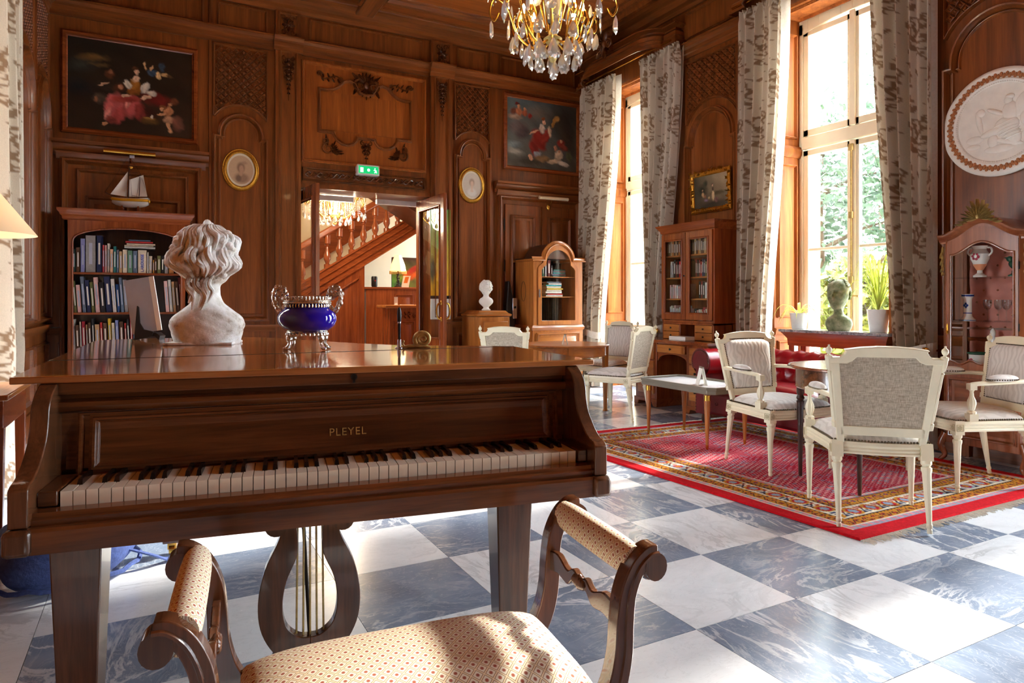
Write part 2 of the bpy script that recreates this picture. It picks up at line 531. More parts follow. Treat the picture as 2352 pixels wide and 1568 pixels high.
def lattice_mat():
    """needle-point diamond trellis on the bench"""
    t = NT('trellis_tapestry')
    tc = t.n('ShaderNodeTexCoord'); sp = t.n('ShaderNodeSeparateXYZ')
    at = t.n('ShaderNodeAttribute', attribute_name='Cuv'); t.l(at.outputs['Vector'], sp.inputs[0])
    def M2(op, a, b=None):
        x = t.n('ShaderNodeMath', operation=op)
        for k, q in enumerate((a, b)):
            if q is None: continue
            if isinstance(q, (int, float)): x.inputs[k].default_value = q
            else: t.l(q, x.inputs[k])
        return x.outputs[0]
    def tri(s): return M2('ABSOLUTE', M2('SUBTRACT', M2('FRACT', s), 0.5))
    p = M2('ADD', sp.outputs[0], sp.outputs[1]); q = M2('SUBTRACT', sp.outputs[0], sp.outputs[1])
    tp, tq = tri(p), tri(q)           # 0.5 at lines, 0 in the middle of a cell
    line = M2('MAXIMUM', tp, tq)
    cen = M2('ADD', M2('POWER', tp, 2), M2('POWER', tq, 2))
    c1 = t.ramp(line, [(0.36, srgb(240,232,210)), (0.39, srgb(124,88,60)), (0.42, srgb(176,138,96)), (0.45, srgb(238,220,182)), (0.5, srgb(242,226,190))], 'LINEAR')
    blob = t.ramp(cen, [(0.02, srgb(168,92,70)), (0.055, srgb(240,232,210))])
    inner = M2('LESS_THAN', line, 0.33)
    c = t.mix(inner, c1, blob)
    t.l(c, t.b.inputs['Base Color']); t.set(Roughness=0.9)
    t.bump(line, -0.5, 0.004)
    return t.m
M['trellis'] = lattice_mat()
# ================================================================ ROOM
XL, XR, YB, YF, ZC = -0.96, 5.35, 8.0, -3.3, 4.72
DX0, DX1, DZ = 1.43, 3.14, 2.50          # double door opening
WR = (6.82, 4.0, 1.18, -1.64)            # window centres, right wall
WL = (4.65,)                  # window centres, left wall
WF = ()                          # windows behind the camera
WH, WT = 0.60, 3.98                      # half width, top of opening
back = lambda u, v, h: (u, YB - h, v)
right = lambda u, v, h: (XR - h, u, v)
left = lambda u, v, h: (XL + h, u, v)

M['grout'] = plain('grey_joint', srgb(96,92,88), 0.9)
# ---- floor of marble tiles
T = 0.51; GX, GY = 2.687, 3.2916
floor = struct(obj('floor', MB().box(XL-.7, XR+.75, YF-.6, YB+3.6, -.08, -.006), M['grout']), 'chequered floor of white and blue-grey marble squares')
def tile_mesh(nm, mat):
    mb = MB(); a = T/2-.0011
    mb.box(-a, a, -a, a, -.03, 0)
    me = mb.mesh(nm, False); me.materials.append(mat); return me
tw, td = tile_mesh('white_tile', M['marble_w']), tile_mesh('dark_tile', M['marble_d'])
for ix in range(-8, 6):
    for iy in range(-8, 10):
        dark = (ix+iy) % 2 == 0
        if ix <= -7 and iy >= -1: dark = False
        o = bpy.data.objects.new('tile', td if dark else tw)
        COL.objects.link(o); o.parent = floor
        o.location = (GX+(ix+.5)*T, GY+(iy+.5)*T, rnd.uniform(-.0002, .0002))
        o.rotation_euler = (0, 0, rnd.choice((0, PI/2, PI, -PI/2)))

# ---- mouldings
def PM(w, h):      # panel moulding
    h *= 1.45
    return [(-w, 0), (-w*.85, h*.55), (-w*.35, h*.6), (-w*.2, h), (w*.25, h*.95), (w*.5, h*.5), (w*.8, h*.35), (w, 0)]
CORN = [(0, 0), (.02, .03), (.05, .035), (.07, .06), (.10, .07), (.12, .10), (.15, .11)]
def frame_m(mb, mp, u0, u1, v0, v1, w=.022, h=.03):
    mb.sweep([(u0,v0),(u1,v0),(u1,v1),(u0,v1)], PM(w, h), mp, True)
def panel(mb, mp, u0, u1, v0, v1, w=.022, h=.03, field=.012, inset=.06):
    frame_m(mb, mp, u0, u1, v0, v1, w, h)
    if field:
        a = [mp(u0+inset,v0+inset,0), mp(u1-inset,v0+inset,0), mp(u1-inset,v1-inset,0), mp(u0+inset,v1-inset,0)]
        i2 = inset+.035
        b = [mp(u0+i2,v0+i2,field), mp(u1-i2,v0+i2,field), mp(u1-i2,v1-i2,field), mp(u0+i2,v1-i2,field)]
        mb.hexa(a, b)
def hmould(mb, mp, u0, u1, v, prof):
    """horizontal moulding: prof (dv,h)"""
    i = mb._p([mp(u, v+dv, h) for u in (u0, u1) for (dv, h) in prof]); q = len(prof)
    for s in range(q-1): mb.f.append((i+s, i+s+1, i+q+s+1, i+q+s))
    mb.f.append(tuple(i+s for s in range(q))); mb.f.append(tuple(i+q+s for s in range(q)))
ARCHI = [(-.09, 0), (-.09, .02), (-.05, .025), (-.04, .04), (0, .045), (.015, .07), (.045, .08), (.05, .095), (.065, .095), (.065, 0)]
CROWN = [(-.26, 0), (-.26, .03), (-.22, .04), (-.2, .09), (-.13, .11), (-.11, .2), (-.05, .24), (-.03, .32), (0, .33), (0, 0)]
RAIL = [(-.05, 0), (-.05, .02), (-.02, .03), (0, .05), (.025, .055), (.03, 0)]
SHELF = [(-.11, 0), (-.11, .02), (-.07, .03), (-.05, .07), (-.01, .09), (.0, .12), (.03, .125), (.03, 0)]
SKIRT = [(0, 0), (0, .035), (.16, .035), (.2, .02), (.2, 0)]
def niche_path(u0, u1, v0, vs, shoulder=.055):
    uc = (u0+u1)/2; r = (u1-u0)/2-shoulder
    p = [(u0, v0), (u1, v0), (u1, vs), (u1-shoulder, vs), (u1-shoulder, vs+.04)]
    p += [(uc+r*math.cos(math.radians(a)), vs+.04+r*math.sin(math.radians(a))) for a in range(10, 171, 10)]
    p += [(u0+shoulder, vs+.04), (u0+shoulder, vs), (u0, vs)]
    return p, uc, r, vs+.04
def lattice(mp, u0, u1, v0, v1, keep, step=.075):
    mb = MB(); s = step/2
    nu = int((u1-u0)/s)+2; nv = int((v1-v0)/s)+2
    for i in range(nu):
        for j in range(nv):
            if (i+j) % 2: continue
            u, v = u0+i*s, v0+j*s
            if not (u0+.2*s <= u <= u1-.2*s and v0+.2*s <= v <= v1-.2*s) or not keep(u, v): continue
            rows = []
            for (k, h) in ((.98, .012), (.9, .02), (.76, .008), (.46, .010), (.2, .024)):
                rows.append(mb._p([mp(min(max(u+a*s*k, u0), u1), min(max(v+b*s*k, v0), v1), h) for a, b in ((1,0),(0,1),(-1,0),(0,-1))]))
            for a, b in zip(rows, rows[1:]):
                for k in range(4): mb.f.append((a+k, a+(k+1)%4, b+(k+1)%4, b+k))
            mb.f.append(tuple(rows[-1]+k for k in range(4)))
    return mb
def scroll(mb, mp, c, r0, turns, a0, sgn, h=.02, w=.012, n=26):
    pts = []; rad = []
    for k in range(n+1):
        t = k/n; r = r0*(1-t)**.8+.006; a = a0+sgn*turns*2*PI*t
        pts.append(mp(c[0]+r*math.cos(a), c[1]+r*math.sin(a), h)); rad.append(w*(1.1-.7*t))
    mb.tube(pts, rad, 6)
def leaf(mb, mp, p, d, ln, wd, h=.018):
    du, dv = math.cos(d), math.sin(d); n = 5; rows = []
    for k in range(n+1):
        t = k/n; ww = wd*math.sin(PI*(t*.86+.1)); cu, cv = p[0]+du*ln*t, p[1]+dv*ln*t
        rows.append(mb._p([mp(cu-dv*ww, cv+du*ww, .002), mp(cu-dv*ww*.5, cv+du*ww*.5, h*(.8+.5*t)), mp(cu, cv, h*.6), mp(cu+dv*ww*.5, cv-du*ww*.5, h*(.8+.5*t)), mp(cu+dv*ww, cv-du*ww, .002)]))
    for a, b in zip(rows, rows[1:]):
        for k in range(4): mb.f.append((a+k, a+k+1, b+k+1, b+k))
def ornament(mp, c, s, kind):
    """carved rococo applique"""
    mb = MB(); u, v = c; R = random.Random(int(u*1000)+int(v*77))
    if kind == 'crest':
        for k in range(9):
            a = PI*.08+PI*.84*k/8; leaf(mb, mp, (u+.02*s*math.cos(a), v+.02*s), a, .12*s, .022*s, .03)
        for sg in (-1, 1):
            scroll(mb, mp, (u+sg*.085*s, v-.01*s), .055*s, 1.4, PI/2, -sg, .03, .014*s)
            leaf(mb, mp, (u+sg*.1*s, v-.03*s), PI/2-sg*PI*.85, .1*s, .02*s, .03)
            leaf(mb, mp, (u+sg*.05*s, v+.03*s), PI/2-sg*.9, .14*s, .02*s, .03)
        mb.M = None
        mb.ell(mp(u, v, .02), (.035*s, .03*s, .045*s) if mp is not right and mp is not left else (.03*s, .035*s, .045*s), 10, 6)
        for k in range(5): leaf(mb, mp, (u, v-.03*s), -PI/2+(k-2)*.45, (.13-.02*abs(k-2))*s, .016*s, .028)
    elif kind == 'spray':       # long horizontal scroll; s<0 mirrors
        sg = 1 if s > 0 else -1; s = abs(s)
        pts = [(u-sg*.16*s, v+.03*s), (u-sg*.08*s, v-.02*s), (u, v), (u+sg*.09*s, v+.035*s), (u+sg*.17*s, v)]
        mb.tube([mp(a, b, .014) for a, b in spline(pts, 5)], .011*s, 6)
        scroll(mb, mp, (u-sg*.15*s, v+.035*s), .035*s, 1.3, 0, sg, .02, .011*s)
        scroll(mb, mp, (u+sg*.15*s, v-.02*s), .04*s, 1.3, PI/2, -sg, .02, .011*s)
        for k in range(7):
            t = k/6; leaf(mb, mp, (u-sg*(.12-.24*t)*s, v+.0*s), (PI/2 if k % 2 else -PI/2)+sg*.5, .07*s, .016*s, .025)
    elif kind == 'corner':
        sg = 1 if s > 0 else -1; s = abs(s)
        scroll(mb, mp, (u, v), .075*s, 1.5, PI/2, sg, .022, .014*s)
        scroll(mb, mp, (u-sg*.02*s, v+.1*s), .04*s, 1.3, -PI/2, -sg, .022, .011*s)
        for k in range(8):
            leaf(mb, mp, (u+sg*.05*s, v-.02*s), (PI/2-sg*(PI/2))+sg*(-.6+.3*k), (.15 if k in (1, 2, 6) else .1)*s, .018*s, .026)
        leaf(mb, mp, (u, v+.05*s), PI/2+sg*.2, .15*s, .02*s, .026)
        leaf(mb, mp, (u+sg*.06*s, v-.05*s), PI/2-sg*PI/2, .16*s, .02*s, .026)
    elif kind == 'drop':
        n = int(8*s)
        for k in range(n):
            vv = v-k*.055; w = (1-.75*k/n)
            leaf(mb, mp, (u, vv), -PI/2+.6, .075*w, .02*w, .024); leaf(mb, mp, (u, vv), -PI/2-.6, .075*w, .02*w, .024)
            mb.ell(mp(u, vv-.01, .012), .016*w+.004, 7, 5)
            if k < n*.55:
                for sg in (-1, 1): scroll(mb, mp, (u+sg*.045*w, vv), .022*w, 1.2, PI/2, -sg, .012, .007)
        mb.tube([mp(u, v, .008), mp(u, v-n*.055-.04, .008)], .004, 5)
    elif kind == 'fan':
        for k in range(13):
            a = -.15+(PI+.3)*k/12; leaf(mb, mp, (u+.02*s*math.cos(a), v), a, (.17-.05*math.cos(2*a) if 2 < k < 10 else .2)*s*(.75+.35*math.sin(a)), .02*s, .03)
        for sg in (-1, 1):
            for k in range(4): leaf(mb, mp, (u+sg*(.04+.045*k)*s, v-.02*s*k), PI/2-sg*(1.0+.18*k), .1*s, .018*s, .026)
        mb.ell(mp(u, v+.02*s, .02), (.022*s, .02*s, .03*s), 8, 6)
    elif kind == 'rose':
        for k in range(8):
            leaf(mb, mp, (u, v), 2*PI*k/8, .075*s, .022*s, .022)
        for sg in (-1, 1):
            for sv in (-1, 1): scroll(mb, mp, (u+sg*.05*s, v+sv*.09*s), .03*s, 1.2, 0, sg*sv, .014, .008)
        mb.ell(mp(u, v, .014), .022*s, 8, 6)
    return mb

# ---- ceiling
ceil = struct(obj('ceiling', MB().box(XL-.7, XR+.75, YF-.6, YB+.05, ZC+.02, ZC+.2), M['oak_ceil']), 'coffered stained oak ceiling')
for k in range(38):
    y0 = YF+.35+k*.295
    if y0 > YB-.3: break
    for (a, b) in ((XL+.35, 2.07), (2.33, XR-.35)):
        obj('plank', MB().box(a, b, y0, min(y0+.292, YB-.3), ZC-.012+rnd.uniform(-.002, .002), ZC+.03), M['oak_ceil'], ceil, smooth=False)
bm_ = MB().box(2.09, 2.31, YF, YB-.05, ZC-.16, ZC+.03)
obj('beam', bm_, M['oak_y'], ceil, bev=.012)
for y in (5.0, 2.2, -.6):
    obj('beam', MB().box(XL+.1, XR-.1, y-.11, y+.11, ZC-.13, ZC+.03), M['oak_h'], ceil, bev=.012)
mb = MB()
cm = lambda u, v, h: (u, v, ZC-.01-h)
for (a, b) in ((XL+.33, 2.09), (2.31, XR-.33)):
    for (c, d) in ((5.11, YB-.33), (2.31, 4.89), (-.49, 2.09)):
        mb.sweep([(a,c),(b,c),(b,d),(a,d)], [(0, .14), (.03, .13), (.04, .07), (.07, .06), (.09, .02), (.13, .015), (.14, 0)], cm, True)
obj('coffer_moulding', mb, M['oak_h'], ceil)

# ---- back wall and its panelling
mb = MB().box(XL-.7, DX0, YB, YB+.42, 0, ZC+.1).box(DX1, XR+.7, YB, YB+.42, 0, ZC+.1).box(DX0, DX1, YB, YB+.42, DZ, ZC+.1)
wall_b = struct(obj('wall_back', mb, M['oak'], smooth=False), 'carved oak panelled wall with double door')
bp = lambda name, mb, mat='oak', **k: obj(name, mb, M[mat], wall_b, **k)
mb = MB(); hmould(mb, back, XL, XR, ZC, CROWN); bp('crown_cornice', mb, 'oak_h')
for (a, b, dh) in ((XL, 1.17, 0), (1.49, 3.05, 0), (3.38, XR, 0)):
    mb = MB(); hmould(mb, back, a, b, 4.09, ARCHI); bp('architrave', mb, 'oak_h')
for (a, b) in ((1.17, 1.49), (3.05, 3.38)):      # pilasters with carved drops
    mb = MB().box(a+.02, b-.02, YB-.05, YB+.01, 0, 4.46)
    panel(mb, lambda u, v, h: (u, YB-.05-h, v), a+.07, b-.07, .95, 4.0, .014, .018, 0)
    frame_m(mb, lambda u, v, h: (u, YB-.05-h, v), a+.06, b-.06, 4.17, 4.43, .012, .018)
    pl = bp('pilaster', mb)
    mb = MB(); hmould(mb, lambda u, v, h: (u, YB-.05-h, v), a, b, 4.09, ARCHI); obj('capital', mb, M['oak_h'], pl)
    pm = lambda u, v, h: (u, YB-.05-h, v)
    obj('carved_drop', ornament(pm, ((a+b)/2, 3.92), 1.0, 'drop'), M['oak_dark'], pl)
    obj('carved_rosette', ornament(pm, ((a+b)/2, 4.3), .95, 'rose'), M['oak_dark'], pl)
for (a, b) in ((-.86, .44), (.6, 1.1), (1.58, 2.96), (3.46, 3.86), (4.08, 5.25)):   # frieze panels
    mb = MB(); panel(mb, back, a, b, 4.19, 4.43, .014, .02, 0); bp('frieze_panel', mb)
for (a, b) in ((.50, .535), (3.915, 3.95)):
    bp('stile', MB().box(a, b, YB-.02, YB+.01, .1, 4.5), bev=.006)
# overdoor panel with cartouche
bp('overdoor_panel', MB().box(1.50, 2.99, YB-.006, YB+.01, 2.79, 3.93), 'oak_panel')
mb = MB(); frame_m(mb, lambda u, v, h: (u, YB-.004-h, v), 1.50, 2.99, 2.79, 3.93, .022, .035); bp('overdoor_frame', mb, 'oak_panel')
cx = 2.245
half = [(.56, 3.15), (.56, 3.64), (.47, 3.64), (.40, 3.655), (.33, 3.70), (.27, 3.765), (.2, 3.785), (.14, 3.76), (.11, 3.70), (.08, 3.655), (0, 3.635)]
lo = [(0, 3.115), (.11, 3.115), (.12, 3.08), (.16, 3.035), (.22, 3.015), (.29, 3.025), (.35, 3.065), (.385, 3.12), (.39, 3.15)]
rt = [(cx+a, b) for a, b in lo[1:]]+[(cx+a, b) for a, b in half]
lt = [(cx-a, b) for a, b in half[::-1][1:]]+[(cx-a, b) for a, b in lo[::-1][:-1]]
mb = MB(); mb.sweep(rt+lt, PM(.02, .034), back, True); bp('cartouche_moulding', mb)
for (a, b) in ((-.56, -.21), (-.205, .12), (.125, .36), (.365, .56)):
    bp('board', MB().box(cx+a+.012, cx+b-.002, YB-.011, YB+.01, 3.17, 3.62), 'oak_panel')
for (c, s, kd) in (((cx, 3.76), 1.1, 'crest'), ((cx-.44, 3.79), .8, 'spray'), ((cx+.44, 3.79), -.8, 'spray'), ((cx-.46, 2.95), .85, 'corner'), ((cx+.46, 2.95), -.85, 'corner'), ((cx, 3.06), .55, 'drop')):
    bp('carved_ornament', ornament(back, c, s, kd), 'oak_dark')
# twisted garland over the door
mb = MB(); frame_m(mb, back, 1.50, 2.99, 2.565, 2.70, .012, .02)
for ph in (0, PI):
    mb.tube([back(1.53+1.43*k/110, 2.632+.026*math.sin(k*.62+ph), .012+.008*math.cos(k*.62+ph)) for k in range(111)], .011, 5)
bp('carved_garland', mb, 'oak_dark')
# door lining
mb = MB().box(DX0-.02, DX0+.03, YB-.02, YB+.43, 0, DZ).box(DX1-.03, DX1+.02, YB-.02, YB+.43, 0, DZ).box(DX0-.02, DX1+.02, YB-.02, YB+.43, DZ-.03, DZ+.02)
bp('door_lining', mb, 'oak')
# arched niches and diamond trellis above
def niche_bay(mp, u0, u1, v0, vs, top, parent, wh=(.026, .04), gap=.085):
    p, uc, r, vc = niche_path(u0, u1, v0, vs)
    mb = MB(); mb.sweep(p, PM(*wh), mp, True); obj('niche_moulding', mb, M['oak'], parent)
    p2, _, r2, _ = niche_path(u0+.05, u1-.05, v0+.05, vs, .045)
    mb = MB(); mb.sweep(p2, PM(.010, .014), mp, True); obj('niche_bead', mb, M['oak'], parent)
    ra = r+gap+.03
    keep = lambda u, v: (u-uc)**2+(v-vc)**2 > (ra+.02)**2
    q0, q1 = u0-.005, u1+.005
    obj('diamond_trellis', lattice(mp, q0, q1, vc+.02, top, keep), M['oak'], parent, kind='stuff', smooth=False)
    mb = MB(); w = math.asin(min(1, (uc-q0)/ra))
    a0 = PI/2-w; pts = [(uc+ra*math.cos(a0+(PI-2*a0)*k/16), vc+ra*math.sin(a0+(PI-2*a0)*k/16)) for k in range(17)]
    mb.sweep(pts, PM(.012, .024), mp); mb.sweep([pts[0], (q1, top+.01), (q0, top+.01), pts[-1]], PM(.012, .024), mp)
    obj('trellis_border', mb, M['oak'], parent)
niche_bay(back, .56, 1.10, .95, 2.96, 3.96, wall_b)
niche_bay(back, 3.42, 3.90, .95, 3.03, 3.96, wall_b)
# painting bays: frames, ledges and cupboard doors under them
for (a, b) in ((-.91, .50), (3.98, XR)):
    mb = MB(); hmould(mb, back, a, b, 2.72, SHELF); bp('picture_ledge', mb, 'oak_h')
    mb = MB(); hmould(mb, back, a+.03, b-.03, 2.60, [(-.03, 0), (-.03, .03), (0, .05), (.04, .06), (.05, 0)]); bp('ledge_moulding', mb, 'oak_h')
mb = MB(); frame_m(mb, back, -.82, .40, .3, 2.56, .035, .05); frame_m(mb, back, -.70, .28, .35, 2.47, .02, .03); bp('bay_frame', mb)
mb = MB(); panel(mb, back, -.62, -.27, .5, 2.2, .018, .022, .012); bp('bay_panel', mb)
mb = MB(); panel(mb, back, -.17, .20, .5, 2.2, .018, .022, .012); bp('bay_panel', mb)
mb = MB(); frame_m(mb, back, 4.06, 5.30, .3, 2.55, .03, .045); bp('bay_frame', mb)
for (a, b) in ((4.14, 4.68), (4.72, 5.26)):
    mb = MB().box(a, b, YB-.022, YB+.01, .3, 2.46)
    panel(mb, lambda u, v, h: (u, YB-.022-h, v), a+.1, b-.1, .9, 2.3, .02, .026, .012, .05); bp('cupboard_door', mb, bev=.004)
mb = MB()
for z in (.85, 1.55, 2.1): mb.tube([(4.12, YB-.035, z), (4.12, YB-.035, z+.16)], .008, 6)
bp('hinge', mb, 'iron')
for (a, b) in ((XL, DX0-.05), (DX1+.05, XR)):
    mb = MB(); hmould(mb, back, a, b, .86, RAIL); hmould(mb, back, a, b, 0, SKIRT); bp('dado_rail', mb, 'oak_h')
for (a, b) in ((-.86, .42), (.6, 1.1), (3.46, 3.86), (4.05, 5.25)):
    mb = MB(); panel(mb, back, a, b, .28, .72, .016, .022, .01); bp('dado_panel', mb)

# ---- right wall: piers, lintels, panelling
mb = MB(); ed = [YF-.6]
for yc in sorted(WR): ed += [yc-WH, yc+WH]
ed += [YB]
for k in range(0, len(ed), 2): mb.box(XR, XR+.40, ed[k], ed[k+1], 0, ZC+.1)
for yc in WR: mb.box(XR, XR+.40, yc-WH, yc+WH, WT, ZC+.1)
wall_r = struct(obj('wall_right', mb, M['oak'], smooth=False), 'dark oak panelled wall with tall windows')
rp = lambda name, mb, mat='oak', **k: obj(name, mb, M[mat], wall_r, **k)
mb = MB()
for k in range(0, len(ed), 2): mb.box(XR+.40, XR+.78, ed[k]+(.06 if k else 0), ed[k+1]-.06, -.1, ZC+.3)
for yc in WR: mb.box(XR+.40, XR+.78, yc-WH-.06, yc+WH+.06, WT-.06, ZC+.3)
rp('outer_masonry', mb, 'stone', smooth=False)
mb = MB(); hmould(mb, right, YF, YB, ZC, CROWN); rp('crown_cornice', mb, 'oak_y')
for (c0, c1) in ((5.05, 5.79), (2.22, 2.96), (-.6, .14)):
    mb = MB(); hmould(mb, right, c0-.10, c1+.10, 4.0, ARCHI); rp('architrave', mb, 'oak_y')
    mb = MB(); panel(mb, right, c0-.02, c1+.02, 4.14, 4.42, .014, .02, 0); rp('frieze_panel', mb)
    niche_bay(right, c0+.0, c1, .95, 2.9, 3.84, wall_r)
    mb = MB(); hmould(mb, right, c0-.1, c1+.1, .86, RAIL); hmould(mb, right, c0-.1, c1+.1, 0, SKIRT); panel(mb, right, c0, c1, .28, .72, .016, .022, .01); rp('dado_panel', mb, 'oak_y')
# window reveals with their panels
for yc in WR:
    for sg in (1, -1):
        y = yc+sg*WH
        rv = lambda u, v, h, y=y, sg=sg: (u, y-sg*h, v)
        mb = MB().box(XR, XR+.36, min(y, y-sg*.02), max(y, y-sg*.02), 0, WT)
        rv2 = lambda u, v, h, y=y, sg=sg: (u, y-sg*(.02+h), v)
        panel(mb, rv2, XR+.05, XR+.30, 2.78, 3.80, .014, .018, .006, .03)
        panel(mb, rv2, XR+.05, XR+.30, 1.0, 2.50, .014, .018, .006, .03)
        panel(mb, rv2, XR+.05, XR+.30, .15, .75, .014, .018, .006, .03)
        hmould(mb, rv2, XR, XR+.36, 2.64, [(-.06, 0), (-.06, .012), (-.03, .03), (.02, .035), (.05, .02), (.06, 0)])
        hmould(mb, rv2, XR, XR+.36, .86, [(-.04, 0), (-.04, .012), (.02, .03), (.03, 0)])
        rp('window_reveal', mb, 'oak_light')
    mb = MB().box(XR, XR+.36, yc-WH, yc+WH, WT-.03, WT)
    sf = lambda u, v, h: (u, v, WT-.03-h)
    mb.sweep([(XR+.05, yc-WH+.08), (XR+.3, yc-WH+.08), (XR+.3, yc+WH-.08), (XR+.05, yc+WH-.08)], PM(.014, .018), sf, True)
    rp('window_soffit', mb, 'oak_light')

# ---- windows
def make_window(n, tf, ycuts=True):
    """tf maps local (a across -WH..WH, d depth outwards, z) to the world"""
    fr = MB()
    def bar(a0, a1, d0, d1, z0, z1, mb=None):
        (mb or fr).hexa([tf(a0,d0,z0),tf(a1,d0,z0),tf(a1,d1,z0),tf(a0,d1,z0)], [tf(a0,d0,z1),tf(a1,d0,z1),tf(a1,d1,z1),tf(a0,d1,z1)])
    w = WH
    bar(-w, -w+.06, 0, .09, 0, 3.92); bar(w-.06, w, 0, .09, 0, 3.92)
    for k in range(10):           # arched head
        a0, a1 = -w+2*w*k/10, -w+2*w*(k+1)/10
        z = lambda a: 3.80+.07*(1-(a/w)**2)
        fr.hexa([tf(a0,0,z(a0)),tf(a1,0,z(a1)),tf(a1,.09,z(a1)),tf(a0,.09,z(a0))], [tf(a0,0,WT),tf(a1,0,WT),tf(a1,.09,WT),tf(a0,.09,WT)])
    bar(-w, w, 0, .09, 0, .08)
    win = struct(obj('window_%d' % n, fr, M['winpaint'], bev=.004))
    tb = MB(); bar(-w+.05, w-.05, -.012, .085, 2.66, 2.78, tb); obj('transom', tb, M['winpaint'], win, bev=.008)
    for (a0, a1) in ((-w+.06, -.005), (.005, w-.06)):
        for (z0, z1, cuts) in ((.08, 2.65, (.82, 1.66)), (2.79, 3.84, ())):
            sm = MB(); s = .055
            bar(a0, a0+s, .01, .06, z0, z1, sm); bar(a1-s, a1, .01, .06, z0, z1, sm)
            bar(a0, a1, .01, .06, z0, z0+s+.01, sm); bar(a0, a1, .01, .06, z1-s, z1, sm)
            for c in cuts: bar(a0, a1, .02, .05, c-.014, c+.014, sm)
            sash = obj('casement', sm, M['winpaint'], win, bev=.004)
            zz = [z0+s]+list(cuts)+[z1-s]
            for p, q in zip(zz, zz[1:]):
                g = MB(); bar(a0+s-.01, a1-s+.01, .033, .037, p, q, g); obj('pane', g, M['glass'], sash, smooth=False)
    mm = MB(); bar(-.03, .03, -.006, .03, .08, 2.65, mm); bar(-.03, .03, -.006, .03, 2.79, 3.86, mm); obj('mullion', mm, M['winpaint'], win, bev=.006)
    h = MB(); h.tube([tf(0, -.02, .3), tf(0, -.02, 2.6)], .008, 8)
    for z in (.35, 1.35, 1.95, 2.58): h.M = None; bar(-.018, .018, -.032, -.004, z-.03, z+.03, h)
    h.tube([tf(0, -.02, 1.2), tf(0, -.06, 1.2), tf(.05, -.065, 1.2), tf(.11, -.065, 1.195)], .009, 8)
    obj('cremone_bolt', h, M['bronze'], win)
    return win
for k, yc in enumerate(WR):
    make_window(k+1, lambda a, d, z, yc=yc: (XR+.36+d, yc-a, z))

# ---- left wall
mb = MB(); ed = [YF-.6]
for yc in sorted(WL): ed += [yc-WH, yc+WH]
ed += [YB]
for k in range(0, len(ed), 2): mb.box(XL-.6, XL, ed[k], ed[k+1], 0, ZC+.1)
for yc in WL: mb.box(XL-.6, XL, yc-WH, yc+WH, WT, ZC+.1)
wall_l = struct(obj('wall_left', mb, M['oak'], smooth=False), 'oak panelled wall with two arched panels')
for k, yc in enumerate(WL): make_window(k+5, lambda a, d, z, yc=yc: (XL-.36-d, yc+a, z))
mb = MB(); hmould(mb, left, YF, YB, ZC, CROWN); obj('crown_cornice', mb, M['oak_y'], wall_l)
mb = MB(); hmould(mb, left, 5.85, YB, 4.09, ARCHI); obj('architrave', mb, M['oak_y'], wall_l)
niche_bay(left, 6.16, 7.0, .98, 2.78, 3.96, wall_l)
niche_bay(left, 7.14, 7.92, .98, 2.84, 3.96, wall_l)
mb = MB(); hmould(mb, left, 5.85, YB, .90, RAIL); hmould(mb, left, 5.85, YB, 0, SKIRT)
panel(mb, left, 6.16, 7.0, .28, .74, .016, .022, .01); panel(mb, left, 7.14, 7.92, .28, .74, .016, .022, .01)
obj('dado_panel', mb, M['oak_y'], wall_l)

# ---- wall behind the camera, with its windows
mb = MB(); ed = [XL-.6]
for xc in WF: ed += [xc-WH, xc+WH]
ed += [XR+.6]
for k in range(0, len(ed), 2): mb.box(ed[k], ed[k+1], YF-.6, YF, 0, ZC+.1)
for xc in WF: mb.box(xc-WH, xc+WH, YF-.6, YF, WT, ZC+.1)
wall_f = struct(obj('wall_front', mb, M['oak'], smooth=False), 'oak panelled wall')
for k, xc in enumerate(WF): make_window(k+6, lambda a, d, z, xc=xc: (xc-a, YF-.36-d, z))

# ---- double door, both leaves standing open
def door_leaf(n, hinge, free, label):
    d = Vector((free[0]-hinge[0], free[1]-hinge[1])); L = d.length; ang = math.atan2(d.y, d.x)
    r = bpy.data.objects.new('door_%d' % n, None); COL.objects.link(r); struct(r, label)
    r.location = (hinge[0], hinge[1], 0); r.rotation_euler = (0, 0, ang)
    H = 2.46; s = .11
    mb = MB().box(0, s, -.022, .022, .02, H).box(L-s, L, -.022, .022, .02, H).box(s, L-s, -.022, .022, H-.13, H).box(s, L-s, -.022, .022, .02, .22).box(s, L-s, -.022, .022, .52, .68)
    obj('door_frame', mb, M['mahog'], r, bev=.006)
    mb = MB().box(s-.005, L-s+.005, -.012, .012, .21, .53)
    for sg in (1, -1): panel(mb, lambda u, v, h, sg=sg: (u, sg*(.012+h), v), s+.02, L-s-.02, .24, .50, .014, .016, .008, .03)
    obj('door_panel', mb, M['mahog'], r)
    mb = MB()
    for sg in (1, -1): frame_m(mb, lambda u, v, h, sg=sg: (u, sg*(.018+h), v), s+.01, L-s-.01, .69, H-.14, .012, .012)
    obj('glazing_bead', mb, M['mahog'], r)
    obj('pane', MB().box(s-.005, L-s+.005, -.003, .003, .67, H-.12), M['cabglass'], r, smooth=False)
    mb = MB()
    for sg in (1, -1):
        pts = spline([(L-.06, sg*.02, .93), (L-.06, sg*.07, .95), (L-.06, sg*.085, 1.03), (L-.06, sg*.07, 1.11), (L-.06, sg*.02, 1.13)], 5)
        mb.tube(pts, .011, 8)
        for z in (.93, 1.13): mb.ell((L-.06, sg*.025, z), (.018, .012, .03), 8, 6)
    obj('pull_handle', mb, M['brass'], r)
    mb = MB()
    for z in (.35, 1.25, 2.1): mb.tube([(0, .0, z), (0, .0, z+.16)], .014, 8)
    obj('hinge', mb, M['steel'], r)
    return r
door_leaf(1, (1.48, 8.40), (1.57, 7.52), 'glazed mahogany door leaf standing open beside the bookcase niche')
